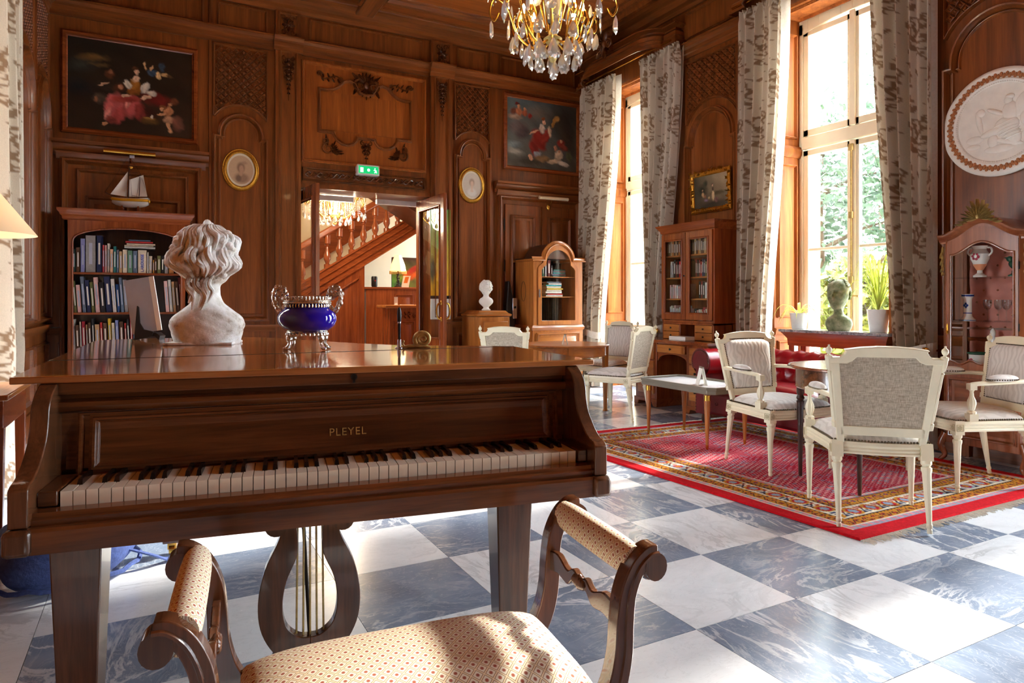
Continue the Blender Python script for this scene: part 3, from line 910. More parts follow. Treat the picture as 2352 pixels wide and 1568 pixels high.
door_leaf(2, (3.05, 8.40), (3.075, 7.50), 'glazed mahogany door leaf standing open beside the white bust')
for k, (a, b) in enumerate(((1.72, 2.20), (2.50, 3.05))):
    o = struct(obj('trim_%d' % (k+1), MB().box(a, b, YB+.40, YB+.46, DZ-.10, DZ-.035), M['white'], bev=.006), 'white door closer rail')
# ================================================================ GRAND PIANO
PO = Vector((-.192, 1.801, 0)); PA = -math.radians(9.08)
def pw(x, y, z=0):
    return Vector((PO.x+x*math.cos(PA)-y*math.sin(PA), PO.y+x*math.sin(PA)+y*math.cos(PA), z))
piano = thing('grand_piano', 'old walnut grand piano with closed lid and open keyboard', 'piano', PO, PA)
pp = lambda name, mb, mat='piano', par=None, **k: obj(name, mb, M[mat], par or piano, **k)
KW = 1.266
bend = spline([(1.37, .55), (1.355, .78), (1.25, .87), (1.05, .96), (.9, 1.06), (.72, 1.30), (.56, 1.58), (.40, 1.82), (.25, 1.91), (-.12, 1.92), (-.30, 1.86), (-.345, 1.76)], 4)
case = [(-.085, .17), (1.34, .17)]+[(x-.02 if x > .5 else x, y-.02) for x, y in bend[1:-1]]+[(-.315, 1.74)]
pp('case', MB().prism(case, 'z', .60, .948), 'piano')
pp('bottom_frame', MB().box(-.05, 1.30, .20, .95, .575, .602), 'piano')
# lid in two boards with a hinge seam
sL, sR = (-.205, .64), (1.355, .80)
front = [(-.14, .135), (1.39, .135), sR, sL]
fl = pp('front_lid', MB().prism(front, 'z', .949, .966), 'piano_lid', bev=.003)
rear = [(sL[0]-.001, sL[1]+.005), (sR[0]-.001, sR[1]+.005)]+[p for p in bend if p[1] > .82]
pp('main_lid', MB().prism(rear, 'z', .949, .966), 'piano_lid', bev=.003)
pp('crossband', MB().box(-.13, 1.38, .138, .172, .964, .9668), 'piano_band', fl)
pp('piano_hinge', MB().tube([(sL[0], sL[1], .963), (sR[0], sR[1], .963)], .004, 8), 'iron')
# front flap, rolled rail, fallboard
ff = pp('front_flap', MB().box(-.062, 1.318, .145, .165, .918, .9495), 'piano', bev=.003)
mb = MB().lathe([(0, 0), (.009, 0), (.009, .004), (0, .004)], 14); mb.box(-.0035, .0035, -.016, 0, 0, .004)
pp('keyhole', mb, 'iron', ff, loc=(.66, .1455, .938), rot=(PI/2, 0, 0))
pp('recess', MB().box(-.07, 1.325, .2, .22, .72, .93), 'felt')
mb = MB(); prof = [(.19, .868), (.158, .872), (.146, .880), (.142, .890), (.146, .900), (.160, .906), (.19, .908)]
mb.prism(prof, 'x', -.06, 1.315); pp('rolled_rail', mb, 'piano')
fb = MB().prism([(.158, .735), (.176, .735), (.196, .872), (.176, .872)], 'x', -.03, 1.30)
fb = pp('fallboard', fb, 'piano')
fmap = lambda u, v, h: (u, .158+(v-.735)*.1314-h, v)
mb = MB(); frame_m(mb, fmap, .03, 1.24, .735, .855, .012, .010); frame_m(mb, fmap, .0, 1.27, .72, .868, .008, .008)
pp('fallboard_moulding', mb, 'piano', fb)
# maker's name in worn gilt letters
cu = bpy.data.curves.new('name_letters', 'FONT'); cu.body = 'PLEYEL'; cu.size = .030; cu.extrude = .0004
cu.align_x = 'CENTER'; cu.space_character = 1.12
tmp = bpy.data.objects.new('name_letters', cu); COL.objects.link(tmp)
dg = bpy.context.evaluated_depsgraph_get(); me_t = bpy.data.meshes.new_from_object(tmp.evaluated_get(dg))
bpy.data.objects.remove(tmp)
M['worn_gilt'] = plain('worn_gilt_letters', srgb(184,148,78), 0.5, 0.3, 0.4, 300)
nl = obj('name_letters', me_t, M['worn_gilt'], fb, loc=(.645, .158+(.775-.735)*.1314-.0012, .775), rot=(PI/2-math.atan(.1314), 0, 0))
# keys
nW = 50; kw = KW/nW
def key_mesh(nm, w, y0, y1, z0, z1, mat, black=False):
    mb = MB()
    if black: mb.hexa([(-w,y0,z0),(w,y0,z0),(w,y1,z0),(-w,y1,z0)], [(-w*.72,y0+.008,z1),(w*.72,y0+.008,z1),(w*.72,y1,z1),(-w*.72,y1,z1)])
    else: mb.box(-w, w, y0, y1, z0, z1)
    me = mb.mesh(nm, False); me.materials.append(mat); return me
kwm = key_mesh('white_key', kw/2-.0010, 0, .152, .684, .720, M['ivory'])
kbm = key_mesh('black_key', kw*.24, .052, .152, .718, .732, M['ebony'], True)
for k in range(nW):
    o = bpy.data.objects.new('white_key', kwm); COL.objects.link(o); o.parent = piano
    o.location = ((k+.5)*kw, 0, rnd.uniform(-.0006, .0004))
    note = (k+5) % 7        # A first: C=0
    if note in (0, 1, 3, 4, 5) and k < nW-1:
        o = bpy.data.objects.new('black_key', kbm); COL.objects.link(o); o.parent = piano
        o.location = ((k+1)*kw, 0, rnd.uniform(-.0006, .0004))
# key bed, slip, rails, cheeks
pp('key_bed', MB().box(-.042, 1.296, .01, .19, .655, .684), 'felt')
pp('key_slip', MB().prism([(-.045, .658), (-.045, .672), (-.038, .676), (-.036, .686), (-.006, .688), (-.003, .658)], 'x', -.042, 1.296), 'piano')
pp('front_rail', MB().prism([(-.066, .604), (-.066, .652), (-.060, .659), (.10, .659), (.10, .604)], 'x', -.045, 1.30), 'piano')
arm = [(-.062, .661), (-.062, .728)]+spline([(-.062, .742), (-.048, .752), (-.02, .76), (.02, .785), (.055, .822), (.072, .86), (.080, .90), (.10, .925), (.14, .9485)], 4)+[(.20, .9485), (.20, .661)]
for x0, x1 in ((-.080, -.042), (1.296, 1.334)):
    ar = pp('arm', MB().prism(arm, 'x', x0, x1), 'piano_v', bev=.005)
    pp('arm_foot', MB().box(x0-.008, x1+.008, -.078, .12, .603, .660), 'piano_v', ar, bev=.01)
for x0, x1 in ((-.042, -.003), (KW+.003, 1.296)):
    pp('cheek_block', MB().box(x0, x1, -.008, .155, .69, .724), 'piano', bev=.003)
# legs, lyre, pedals
def leg(x, y):
    mb = MB().taper(x, y, .06, .036, .036, .60, .054, .054)
    l = pp('leg', mb, 'piano_v', bev=.004)
    pp('caster', MB().tube([(x-.012, y, .028), (x+.012, y, .028)], .028, 14).box(x-.018, x+.018, y-.02, y+.02, .03, .065), 'brass', l)
leg(.018, .10); leg(1.098, .10); leg(.0, 1.62)
def lyre():
    y0, y1 = .17, .205; cx = .545
    outer = spline([(.075, .605), (.075, .545), (.082, .50), (.118, .42), (.135, .33), (.125, .25), (.085, .185), (.03, .165), (0, .163)], 5)
    inner = spline([(0, .225), (.03, .23), (.062, .262), (.072, .32), (.062, .385), (.035, .45), (.032, .50), (.036, .545), (.036, .605)], 5)
    for sg in (-1, 1):
        poly = [(cx+sg*a, z) for a, z in outer]+[(cx+sg*a, z) for a, z in inner]
        mb = MB().prism(poly, 'y', y0, y1)
        a = pp('lyre_arm', mb, 'piano_v', bev=.002)
        mb = MB(); mb.M = Matrix.Translation((cx+sg*.088, y0-.004, .54)) @ Matrix.Rotation(-PI/2, 4, 'X')
        mb.lathe([(0, 0), (.03, 0), (.03, .04), (0, .04)], 18); pp('lyre_scroll', mb, 'piano_v', a)
    pp('lyre_crossbar', MB().box(cx-.045, cx+.045, .175, .2, .535, .552), 'piano_v', bev=.003)
    for k in range(5):
        x = cx-.032+.016*k; mb = MB().tube([(x, .187, .60), (x+(-.004+.002*k), .187, .225)], .0028, 6); pp('pedal_rod', mb, 'bronze')
    pp('brace_rod', MB().tube([(cx-.02, .26, .6), (cx+.0, .20, .2)], .005, 6), 'iron')
    pp('pedal_box', MB().box(cx-.1, cx+.1, .15, .25, .09, .166), 'piano_v', bev=.006)
    for sg in (-1, 1):
        pp('pedal', MB().prism([(cx+sg*.04-.018, .0), (cx+sg*.04+.018, .0), (cx+sg*.04+.01, .15), (cx+sg*.04-.01, .15)], 'z', .075, .085), 'brass', bev=.003)
lyre()

# ================================================================ BENCH
bench = thing('piano_bench', 'scroll-armed walnut piano bench upholstered in diamond trellis tapestry', 'bench', (.458, 1.272, 0), -math.radians(6.8))
bench.scale = (.88, 1, 1)
def cuv(me, arr):
    at = me.attributes.new('Cuv', 'FLOAT_VECTOR', 'POINT'); at.data.foreach_set('vector', np.asarray(arr, np.float32).ravel())
LX, LY, CELL = .372, .185, .030
def seat_mesh():
    mb = MB(); nu, nv = 60, 36; uvs = []
    def fn(u, v):
        a, b = 2*u-1, 2*v-1
        e = max(0, 1-abs(a)**5)*max(0, 1-abs(b)**4)
        return (a*LX, b*(LY-.006), .385+.056*e**.5+.010*(1-a*a)*(1-b*b))
    mb.grid(fn, nu, nv)
    for v in range(nv+1):
        for u in range(nu+1): uvs.append(((2*u/nu-1)*LX/CELL, (2*v/nv-1)*LY/CELL, 0))
    me = mb.mesh('cushion'); cuv(me, uvs); me.materials.append(M['trellis']); return me
obj('cushion', seat_mesh(), None, bench)
obj('seat_frame', MB().box(-LX+.01, LX-.01, -LY, LY, .315, .388), M['bench'], bench, bev=.012)
curve = [(.335, .315), (.368, .345), (.402, .40), (.418, .46), (.422, .52), (.430, .575), (.452, .62), (.482, .645), (.505, .648)]
cs = spline(curve, 5)
def ribbon(pts, w, y0, y1):
    """thick S-shaped member in the xz plane"""
    L, R = [], []
    n = len(pts)
    for k in range(n):
        a = pts[max(k-1, 0)]; b = pts[min(k+1, n-1)]; d = Vector((b[0]-a[0], b[1]-a[1])).normalized()
        ww = w*(1.25-.45*k/n); L.append((pts[k][0]-d.y*ww, pts[k][1]+d.x*ww)); R.append((pts[k][0]+d.y*ww, pts[k][1]-d.x*ww))
    return L+R[::-1]
for sg in (-1, 1):
    for fy in (-1, 1):
        y = fy*(LY-.016)
        mb = MB().prism([(sg*a, b) for a, b in ribbon(cs, .021, 0, 0)], 'y', y-.019, y+.019)
        a = obj('arm_scroll', mb, M['bench'], bench, bev=.007)
        sp = [(sg*(.500-.03*(1-t)*math.sin(t*3.2*PI)*1.0), .622+.03*(1-t*.85)*math.cos(t*3.2*PI)) for t in [k/30 for k in range(31)]]
        mb = MB(); mb.tube([(p[0], y+fy*.0, p[1]) for p in sp], .0105, 8); mb.M = Matrix.Translation((sg*.500, y-.02, .622)) @ Matrix.Rotation(-PI/2, 4, 'X'); mb.lathe([(0,0),(.028,0),(.028,.04),(0,.04)], 18)
        obj('volute', mb, M['bench'], a)
        mb = MB().tube([(sg*(p[0]+.002), y+fy*.019, p[1]) for p in cs[6:]], .005, 6); obj('bead', mb, M['bench'], a)
        lg = spline([(.345, .34), (.33, .26), (.29, .18), (.30, .08), (.345, .0)], 5)
        obj('leg', MB().prism([(sg*a_, b_) for a_, b_ in ribbon(lg[:-1]+[(.335, .012)], .022, 0, 0)], 'y', y-.018, y+.018), M['bench'], bench, bev=.006)
    # padded roll
    mb = MB(); n, s = 30, 22; uvs = []
    for k in range(n+1):
        yy = -LY+.022+(2*LY-.044)*k/n; r = .037*(1-.12*abs(2*k/n-1)**4)
        mb._p([(sg*.463+r*.9*math.cos(2*PI*j/s), yy, .626+r*math.sin(2*PI*j/s)) for j in range(s+1)])
        uvs += [(yy/(CELL*.82), (2*PI*j/s)*.037/(CELL*.82), 0) for j in range(s+1)]
    for k in range(n):
        for j in range(s): mb.f.append((k*(s+1)+j, k*(s+1)+j+1, (k+1)*(s+1)+j+1, (k+1)*(s+1)+j))
    for k in (0, n): mb.f.append(tuple(k*(s+1)+j for j in range(s)))
    me = mb.mesh('arm_roll'); cuv(me, uvs); me.materials.append(M['trellis']); obj('arm_roll', me, None, bench)
    # wavy carved stretcher
    top = spline([(-.16, .545), (-.11, .552), (-.06, .535), (-.03, .548), (0, .54), (.03, .548), (.06, .535), (.11, .552), (.16, .545)], 5)
    bot = [(y, z-.036+.012*math.cos(y*22)) for y, z in top[::-1]]
    st = obj('arm_rail', MB().prism(top+bot, 'x', sg*.422-.009, sg*.422+.009), M['bench'], bench, bev=.003)
    mb = MB()
    for k in range(5): mb.ell((sg*.422-sg*.006, -.02+.01*k, .53), (.012, .008, .018-.003*abs(k-2)), 8, 6)
    obj('carved_shell', mb, M['bench'], st)
obj('stretcher', MB().tube([(-.29, 0, .17), (.29, 0, .17)], .014, 10), M['bench'], bench)
for sg in (-1, 1): obj('side_rail', MB().box(sg*.30-.012, sg*.30+.012, -LY+.03, LY-.03, .155, .185), M['bench'], bench, bev=.004)

# ================================================================ BUSTS
def bust_mesh(name, rings, nose=True, hair=.0, hseed=1, ns=44, sub=3, jag=.0, h0=.55, fa=1.0):
    """rings: (z, rx, ry, ox, oy); face looks to local -Y"""
    R = random.Random(hseed)
    rr = spline(rings, sub)
    mb = MB(); n = len(rr); pts = []
    H = rings[-1][0]
    ph = [R.uniform(0, 6.28) for _ in range(8)]
    for (z, rx, ry, ox, oy) in rr:
        for k in range(ns):
            a = 2*PI*k/ns; ca, sa = math.cos(a), math.sin(a)
            f = 1.0; zz = z/H
            face = max(0.0, -sa)
            zr, zz = zz, (zz-h0)/(1-h0)*.45+.55
            if nose and .5 < zz < .95:
                f0 = f
                g = lambda zc, w, ac, aw: math.exp(-((zz-zc)/w)**2-((ca-ac)/aw)**2) if sa < 0 else 0
                f += .16*g(.735, .035, 0, .12)+.07*g(.76, .05, 0, .10)       # nose
                f -= .07*g(.795, .022, .38, .2)+.07*g(.795, .022, -.38, .2)   # eye sockets
                f += .04*g(.83, .02, 0, .6)                                   # brow
                f += .05*g(.675, .012, 0, .25)-.04*g(.655, .008, 0, .25)+.04*g(.64, .012, 0, .2)  # lips
                f += .06*g(.60, .025, 0, .3)                                  # chin
                f += .05*(g(.7, .06, .6, .25)+g(.7, .06, -.6, .25))
                f = f0+(f-f0)*fa
            if hair and zz > .58:
                back_ = 1.0 if zz > .86 else max(0.0, min(1.0, (sa+.45)*2.2))
                f += back_*hair*(math.sin(7*a+26*zz+ph[0])*.5+math.sin(11*a-34*zz+ph[1])*.5+math.sin(5*a+60*zz+ph[2])*.35)
            if jag: f += jag*(math.sin(9*a+50*zz+ph[3])*math.sin(31*zz+3*a+ph[4]))
            pts.append((ox+rx*f*ca, oy+ry*f*sa, z))
    mb._p(pts)
    for j in range(n-1):
        for k in range(ns):
            k2 = (k+1) % ns; mb.f.append((j*ns+k, j*ns+k2, (j+1)*ns+k2, (j+1)*ns+k))
    mb.f.append(tuple(range(ns))[::-1]); mb.f.append(tuple(range((n-1)*ns, n*ns)))
    return mb
def plaster_mat():
    t = NT('weathered_plaster'); v = t.coord('Object')
    a = t.noise(v, 26, 6, 0.7); b = t.noise(v, 5, 3)
    ad = t.n('ShaderNodeMath', operation='ADD'); t.l(a, ad.inputs[0]); t.l(b, ad.inputs[1])
    mu = t.n('ShaderNodeMath', operation='MULTIPLY'); mu.inputs[1].default_value = .5; t.l(ad.outputs[0], mu.inputs[0])
    c = t.ramp(mu.outputs[0], [(0.36, srgb(150,122,98)), (0.45, srgb(220,218,210)), (0.55, srgb(244,245,244))])
    t.l(c, t.b.inputs['Base Color']); t.set(Roughness=0.75); t.bump(a, 0.5, 0.006); return t.m
M['plaster_old'] = plaster_mat()
bp_ = pw(.17, 1.36)
bust = thing('plaster_bust', 'weathered white plaster bust seen from behind on the piano lid', 'bust', (bp_.x, bp_.y, .966), math.radians(180-18))
bust.scale = (.93, .93, .95)
rings = [(0, .135, .10, .0, .0), (.012, .142, .105, 0, 0), (.06, .156, .108, 0, 0), (.095, .162, .105, 0, 0), (.128, .140, .094, 0, 0), (.158, .100, .080, 0, 0), (.185, .070, .068, 0, 0), (.22, .056, .060, .0, .0), (.262, .055, .062, 0, -.004), (.285, .078, .090, 0, -.008), (.33, .108, .112, 0, -.006), (.38, .125, .126, 0, .0), (.43, .128, .128, 0, .004), (.475, .115, .115, 0, .006), (.505, .085, .085, 0, .008), (.522, .045, .045, 0, .008), (.53, .01, .01, 0, .008)]
obj('figure', bust_mesh('figure', rings, True, .05, 3, 64, 5, .022), M['plaster_old'], bust)
mb = MB(); R = random.Random(5)
def lock(p0, p1, bulge, r, tw=.01):
    p0 = Vector(p0); p1 = Vector(p1); pts = []; rad = []
    for k in range(11):
        t = k/10; p = p0.lerp(p1, t); b = Vector(bulge)*math.sin(PI*t)
        pts.append(p+b+Vector((tw*math.sin(t*7), 0, tw*.5*math.cos(t*9)))); rad.append(r*(.35+.65*math.sin(PI*min(1, t*.9+.08))))
    mb.tube(pts, rad, 7)
def on_head(a, z):      # point on the back of the head
    t = (z-.40)/.135; w = math.sqrt(max(.02, 1-t*t)); return (.128*w*math.cos(a), .004+.128*w*math.sin(a), z)
for k in range(26):     # combed strands from the crown
    a = PI*(-.15+1.3*k/25); lock(on_head(a, .522), on_head(a+R.uniform(-.15, .15), .405+R.uniform(-.02, .02)), (.028*math.cos(a), .028*math.sin(a), .012), .011)
for k in range(20):     # rolled chignon
    a = PI*(.1+.8*k/19); z0 = .405+.02*math.sin(k*1.7)
    lock(on_head(a, z0), on_head(a+R.uniform(-.1, .1), .30+R.uniform(-.01, .01)), (.05*math.cos(a), .05*math.sin(a), 0), .016, .008)
for k in range(22):     # side curls
    sg = -1 if k % 2 else 1; a = PI/2+sg*(.95+R.uniform(-.2, .35)); z = .31+.009*k
    q = on_head(a, z); mb.ell((q[0]*1.06, q[1]*1.06, z), (.022, .022, .018), 9, 6)
for k in range(9):      # loose curls down the nape
    x = -.035+.009*k; lock((x*1.4, .085, .30), (x*.8+.02*math.sin(k), .082-.0*k, .19-.01*(k % 4)), (.012*math.sin(k*2), .018, 0), .010, .012)
for k, (x, z) in enumerate(((-.05, .505), (-.01, .525), (.0, .53), (.05, .515), (.07, .50))):
    mb.ell((x, -.02+.01*k, z), (.02, .03, .022+.006*(k == 2)), 9, 6)
obj('hair', mb, M['plaster_old'], bust)
obj('plinth', MB().box(-.13, .16, -.11, .10, 0, .012), M['plaster_old'], bust, bev=.004)

# ================================================================ BLUE BOWL
bw = pw(.56, .87)
bowl = thing('porcelain_jardiniere', 'cobalt blue oval bowl with silver openwork rim, handles and feet', 'bowl', (bw.x, bw.y, .966), math.radians(-26))
bowl.scale = (1.02, 1.02, 1.16)
def cobalt():
    t = NT('cobalt_glaze'); v = t.coord('Object'); a = t.noise(v, 6, 2)
    c = t.ramp(a, [(0.3, srgb(14,6,150)), (0.7, srgb(34,18,196))]); t.l(c, t.b.inputs['Base Color'])
    t.set(Roughness=0.06); t.b.inputs['Coat Weight'].default_value = 1.0; t.b.inputs['Coat Roughness'].default_value = 0.02; return t.m
M['cobalt'] = cobalt()
prof = [(.03, .058), (.058, .058), (.080, .064), (.098, .078), (.106, .094), (.106, .108), (.098, .122), (.086, .131), (.078, .138), (.078, .150), (.082, .160), (.076, .160), (.072, .14), (.09, .12), (.09, .08), (.05, .066)]
obj('bowl_body', MB().lathe(prof, 40, (0, 0), 1.0, .78), M['cobalt'], bowl)
mb = MB()
mb.lathe([(.079, .146), (.087, .150), (.088, .154), (.083, .157), (.088, .162), (.0885, .172), (.081, .174), (.079, .160)], 40, (0, 0), 1.0, .8, caps=False)
for k in range(44):
    a = 2*PI*k/44; mb.ell((.088*math.cos(a), .071*math.sin(a), .166), (.005, .005, .007), 6, 5)
    mb.ell((.082*math.cos(a), .066*math.sin(a), .142), (.004, .004, .007), 6, 4)
obj('openwork_rim', mb, M['silver'], bowl)
for sg in (-1, 1):
    mb = MB()
    pts = [(sg*(.083), 0, .135), (sg*.10, 0, .125), (sg*.118, 0, .15), (sg*.122, 0, .18), (sg*.108, 0, .2), (sg*.088, 0, .197), (sg*.08, 0, .18), (sg*.09, 0, .17), (sg*.1, 0, .178)]
    mb.tube(spline(pts, 4), [.008]*20+[.006]*13, 7)
    for k, p in enumerate(spline(pts, 2)): mb.ell(p, (.009, .010, .009) if k % 2 else (.013, .007, .011), 7, 5)
    obj('scroll_handle', mb, M['silver'], bowl)
mb = MB().lathe([(.03, .048), (.066, .05), (.076, .056), (.07, .063), (.03, .063)], 36, (0, 0), 1.0, .78)
for k in range(30):
    a = 2*PI*k/30; mb.ell((.072*math.cos(a), .057*math.sin(a), .050), (.006, .006, .006), 6, 5)
obj('foot_ring', mb, M['silver'], bowl)
for k in range(4):
    a = PI/4+k*PI/2+(.25 if k % 2 else -.25); ca, sa = math.cos(a), math.sin(a)
    pts = spline([(.055*ca, .045*sa, .052), (.070*ca, .056*sa, .040), (.066*ca, .052*sa, .022), (.076*ca, .06*sa, .008), (.090*ca, .07*sa, .005)], 4)
    mb = MB().tube(pts, [.010, .011, .011, .010, .009, .008, .007, .006, .006, .006, .006, .007, .007, .006, .005, .005, .004], 7)
    mb.ell((.067*ca, .053*sa, .038), (.012, .012, .012), 8, 5)
    obj('foot', mb, M['silver'], bowl)

# ================================================================ SNAIL PEN STAND
sp_ = pw(.965, .83)
snail = thing('snail_pen_stand', 'bronze snail pen stand on the piano lid', 'pen stand', (sp_.x, sp_.y, .966), -math.radians(20))
mb = MB().tube(spline([(-.058, 0, .004), (-.02, 0, .007), (.02, 0, .008), (.055, 0, .004)], 5), [.005+.008*math.sin(PI*k/15) for k in range(16)], 10, flat=.6)
mb.tube(spline([(-.045, 0, .006), (-.052, 0, .016), (-.05, 0, .024)], 4), .004, 7); mb.ell((-.05, 0, .026), .005, 7, 5)
obj('snail_body', mb, M['bronze'], snail)
mb = MB(); n = 60
pts = []; rad = []
for k in range(n+1):
    t = k/n; a = -PI*.6-t*2.4*2*PI; r = .032*(1-t)**.85
    pts.append((.024+r*math.cos(a), -.004*t, .034+r*math.sin(a)*.92)); rad.append(.011*(1-.75*t))
mb.tube(pts, rad, 10)
obj('spiral_shell', mb, M['bronze'], snail)
mb = MB().lathe([(0, 0), (.016, 0), (.016, .003), (.008, .006), (.0075, .032), (.006, .034), (0, .034)], 18, (-.066, 0))
obj('pen_socket', mb, M['steel'], snail)
pen = thing('ballpoint_pen', 'black pen standing upright in the snail holder', 'pen', snail.matrix_basis @ Vector((-.066, 0, .030)))
obj('pen_body', MB().lathe([(0, 0), (.0035, .0), (.0055, .012), (.0058, .066), (.0062, .067)], 14), M['black'], pen)
obj('pen_ring', MB().lathe([(.0064, .066), (.0066, .067), (.0066, .071), (.0064, .072)], 14), M['steel'], pen)
obj('pen_cap', MB().lathe([(.0062, .071), (.0078, .075), (.0086, .095), (.0078, .115), (.004, .127), (0, .129)], 14), M['black'], pen)

# ================================================================ EASEL WITH GREY FOLDER
ez = pw(-.17, 1.78)
es = thing('display_easel', 'small black easel standing at the tail of the piano lid', 'easel', (ez.x, ez.y, .966), math.radians(-28))
mb = MB().prism([(-.008, .0), (.07, .018), (.075, .04), (.03, .05), (.012, .08), (.006, .155), (.0, .16), (-.012, .02)], 'y', -.006, .002)
obj('strut', mb, M['black'], es)
mb = MB().prism([(-.02, .0), (.0, .018), (.08, .018), (.10, .0), (.105, .02), (.085, .035), (-.005, .035)], 'y', .0, .05)
obj('foot_rail', mb, M['black'], es)
fo = thing('grey_folder', 'blue-grey display folder leaning back on the black easel', 'folder', (ez.x, ez.y, .990), math.radians(-28))
M['bluegrey'] = plain('blue_grey_card', srgb(184,194,214), 0.5, 0, 0.06, 10)
mb = MB(); mb.M = Matrix.Rotation(math.radians(-9), 4, 'Y')
mb.box(-.03, .10, .012, .018, .006, .262)
obj('cover', mb, M['bluegrey'], fo)
mb = MB(); mb.M = Matrix.Rotation(math.radians(-9), 4, 'Y'); mb.box(.09, .112, .006, .012, .006, .262)
obj('spine_strip', mb, M['paper'], fo)
# ================================================================ RUG
RC = ((2.97, 2.04), (5.02, 2.03), (4.97, 4.78), (2.80, 4.86))     # near-left, near-right, far-right, far-left
RW, RL = 2.1, 2.78
def rug_cols(u, v):
    """u across 0..RW, v along 0..RL in metres -> linear colour"""
    d = np.minimum(np.minimum(u, RW-u), np.minimum(v, RL-v))
    along = np.where(np.minimum(u, RW-u) < np.minimum(v, RL-v), v, u)
    hsh = lambda a, b: np.modf(np.abs(np.sin(a*12.9898+b*78.233)*43758.5453))[0]
    c = np.zeros(u.shape+(3,)); 
    red, crim, pink, cream = srgb(206,22,34), srgb(186,26,52), srgb(226,140,150), srgb(238,228,206)
    blue, gold, dark, lblue, rust = srgb(64,78,112), srgb(204,138,44), srgb(66,40,44), srgb(150,170,190), srgb(190,70,44)
    def put(mask, col): c[mask] = col
    # field
    put(d >= 0, crim)
    cell = .036; iu = np.floor(u/cell); sh = np.where(iu % 2 == 0, 0, .5)
    fv = np.modf(v/cell+sh)[0]; fu = np.modf(u/cell)[0]; iv = np.floor(v/cell+sh)
    r = np.hypot(fu-.5, (fv-.5)*.9); h = hsh(iu, iv)
    put((r < .36), pink); put((r < .36) & (h > .72), lblue); put((r < .2), srgb(150,16,44)); put((r < .09), cream)
    def stripe(a, b, base): put((d >= a) & (d < b), base)
    def motif(a, b, per, f):
        m = (d >= a) & (d < b); t = np.modf(along/per)[0]; s = (d-a)/(b-a); k = np.floor(along/per); f(m, t, s, k)
    def guard(a, b, base, col, per):
        stripe(a, b, base); motif(a, b, per, lambda m, t, s, k: put(m & (np.abs(t-.5) < .3) & (np.abs(s-.5) < .3), col))
    stripe(0, .095, red)
    guard(.095, .14, lblue, pink, .05); stripe(.095, .101, cream); stripe(.134, .14, cream)
    def flower(base, cols, per):
        def f(m, t, s, k):
            r = np.hypot((t-.5)*1.0, (s-.5)*.8); h = hsh(k, 3.0)
            put(m & (np.abs(np.sin(2*PI*t)*.28+.5-s) < .07), dark)
            for j, q in enumerate(cols): put(m & (r < .34-.09*j) & (h < .5), q)
            for j, q in enumerate(cols[::-1]): put(m & (r < .30-.09*j) & (h >= .5), q)
        return f
    stripe(.14, .205, gold); motif(.14, .205, .075, flower(gold, (rust, dark, gold), .075))
    guard(.205, .225, dark, gold, .03)
    stripe(.225, .355, cream); motif(.225, .355, .155, flower(cream, (gold, crim, lblue), .155))
    m = (d >= .225) & (d < .355); t = np.modf(along/.155)[0]; s = (d-.225)/.13
    put(m & (np.abs(np.abs(t-.5)-.42) < .05) & (np.abs(s-.3) < .16), blue); put(m & (np.abs(np.abs(t-.5)-.40) < .05) & (np.abs(s-.72) < .14), rust)
    guard(.355, .375, dark, gold, .03)
    stripe(.375, .44, gold); motif(.375, .44, .075, flower(gold, (crim, blue, gold), .075))
    guard(.44, .475, lblue, pink, .045); stripe(.44, .446, dark); stripe(.469, .475, cream)
    wob = .86+.28*hsh(np.floor(u/.011), np.floor(v/.011))
    return np.clip(c*wob[..., None], 0, 1)
nu, nv = 230, 300
U, V = np.meshgrid(np.linspace(0, 1, nu+1), np.linspace(0, 1, nv+1))
P = [np.array(p) for p in RC]
XY = (1-U)[..., None]*(1-V)[..., None]*P[0]+U[..., None]*(1-V)[..., None]*P[1]+U[..., None]*V[..., None]*P[2]+(1-U)[..., None]*V[..., None]*P[3]
Z = .011+.0015*np.sin(XY[..., 0]*9)*np.sin(XY[..., 1]*7)
Z[0, :] = Z[-1, :] = .002; Z[:, 0] = Z[:, -1] = .002
vs_ = np.dstack([XY, Z]).reshape(-1, 3); w_ = nu+1
fc = [(j*w_+i, j*w_+i+1, (j+1)*w_+i+1, (j+1)*w_+i) for j in range(nv) for i in range(nu)]
me = bpy.data.meshes.new('rug_pile'); me.from_pydata(vs_.tolist(), [], fc); me.update()
set_col(me, rug_cols(U*RW, V*RL).reshape(-1, 3))
M['rug'] = attr_mat('knotted_wool', 0.95, 0.1, 0.25, 260, 0.4)
me.materials.append(M['rug'])
rug = thing('persian_rug', 'red patterned oriental rug with gold and cream borders and white fringe', 'rug')
obj('pile', me, None, rug)
mb = MB()
for (a, b, n_) in ((P[0], P[1], 330), (P[3], P[2], 330)):
    out = np.array([0, -1.0]) if a is P[0] else np.array([0, 1.0])
    for k in range(n_):
        t = (k+rnd.random())/n_; p = a+(b-a)*t; L = rnd.uniform(.03, .07); q = p+out*L+np.array([rnd.uniform(-.03, .03), 0]); m_ = (p+q)/2+np.array([rnd.uniform(-.01, .01), 0])
        mb.tube([(p[0], p[1], .004), (m_[0], m_[1], .007), (q[0], q[1], .003)], .0022, 4, False)
M['fringe'] = plain('cotton_fringe', srgb(226,220,206), 0.9)
obj('fringe', mb, M['fringe'], rug, kind='stuff', recalc=False)
ZR = .0125
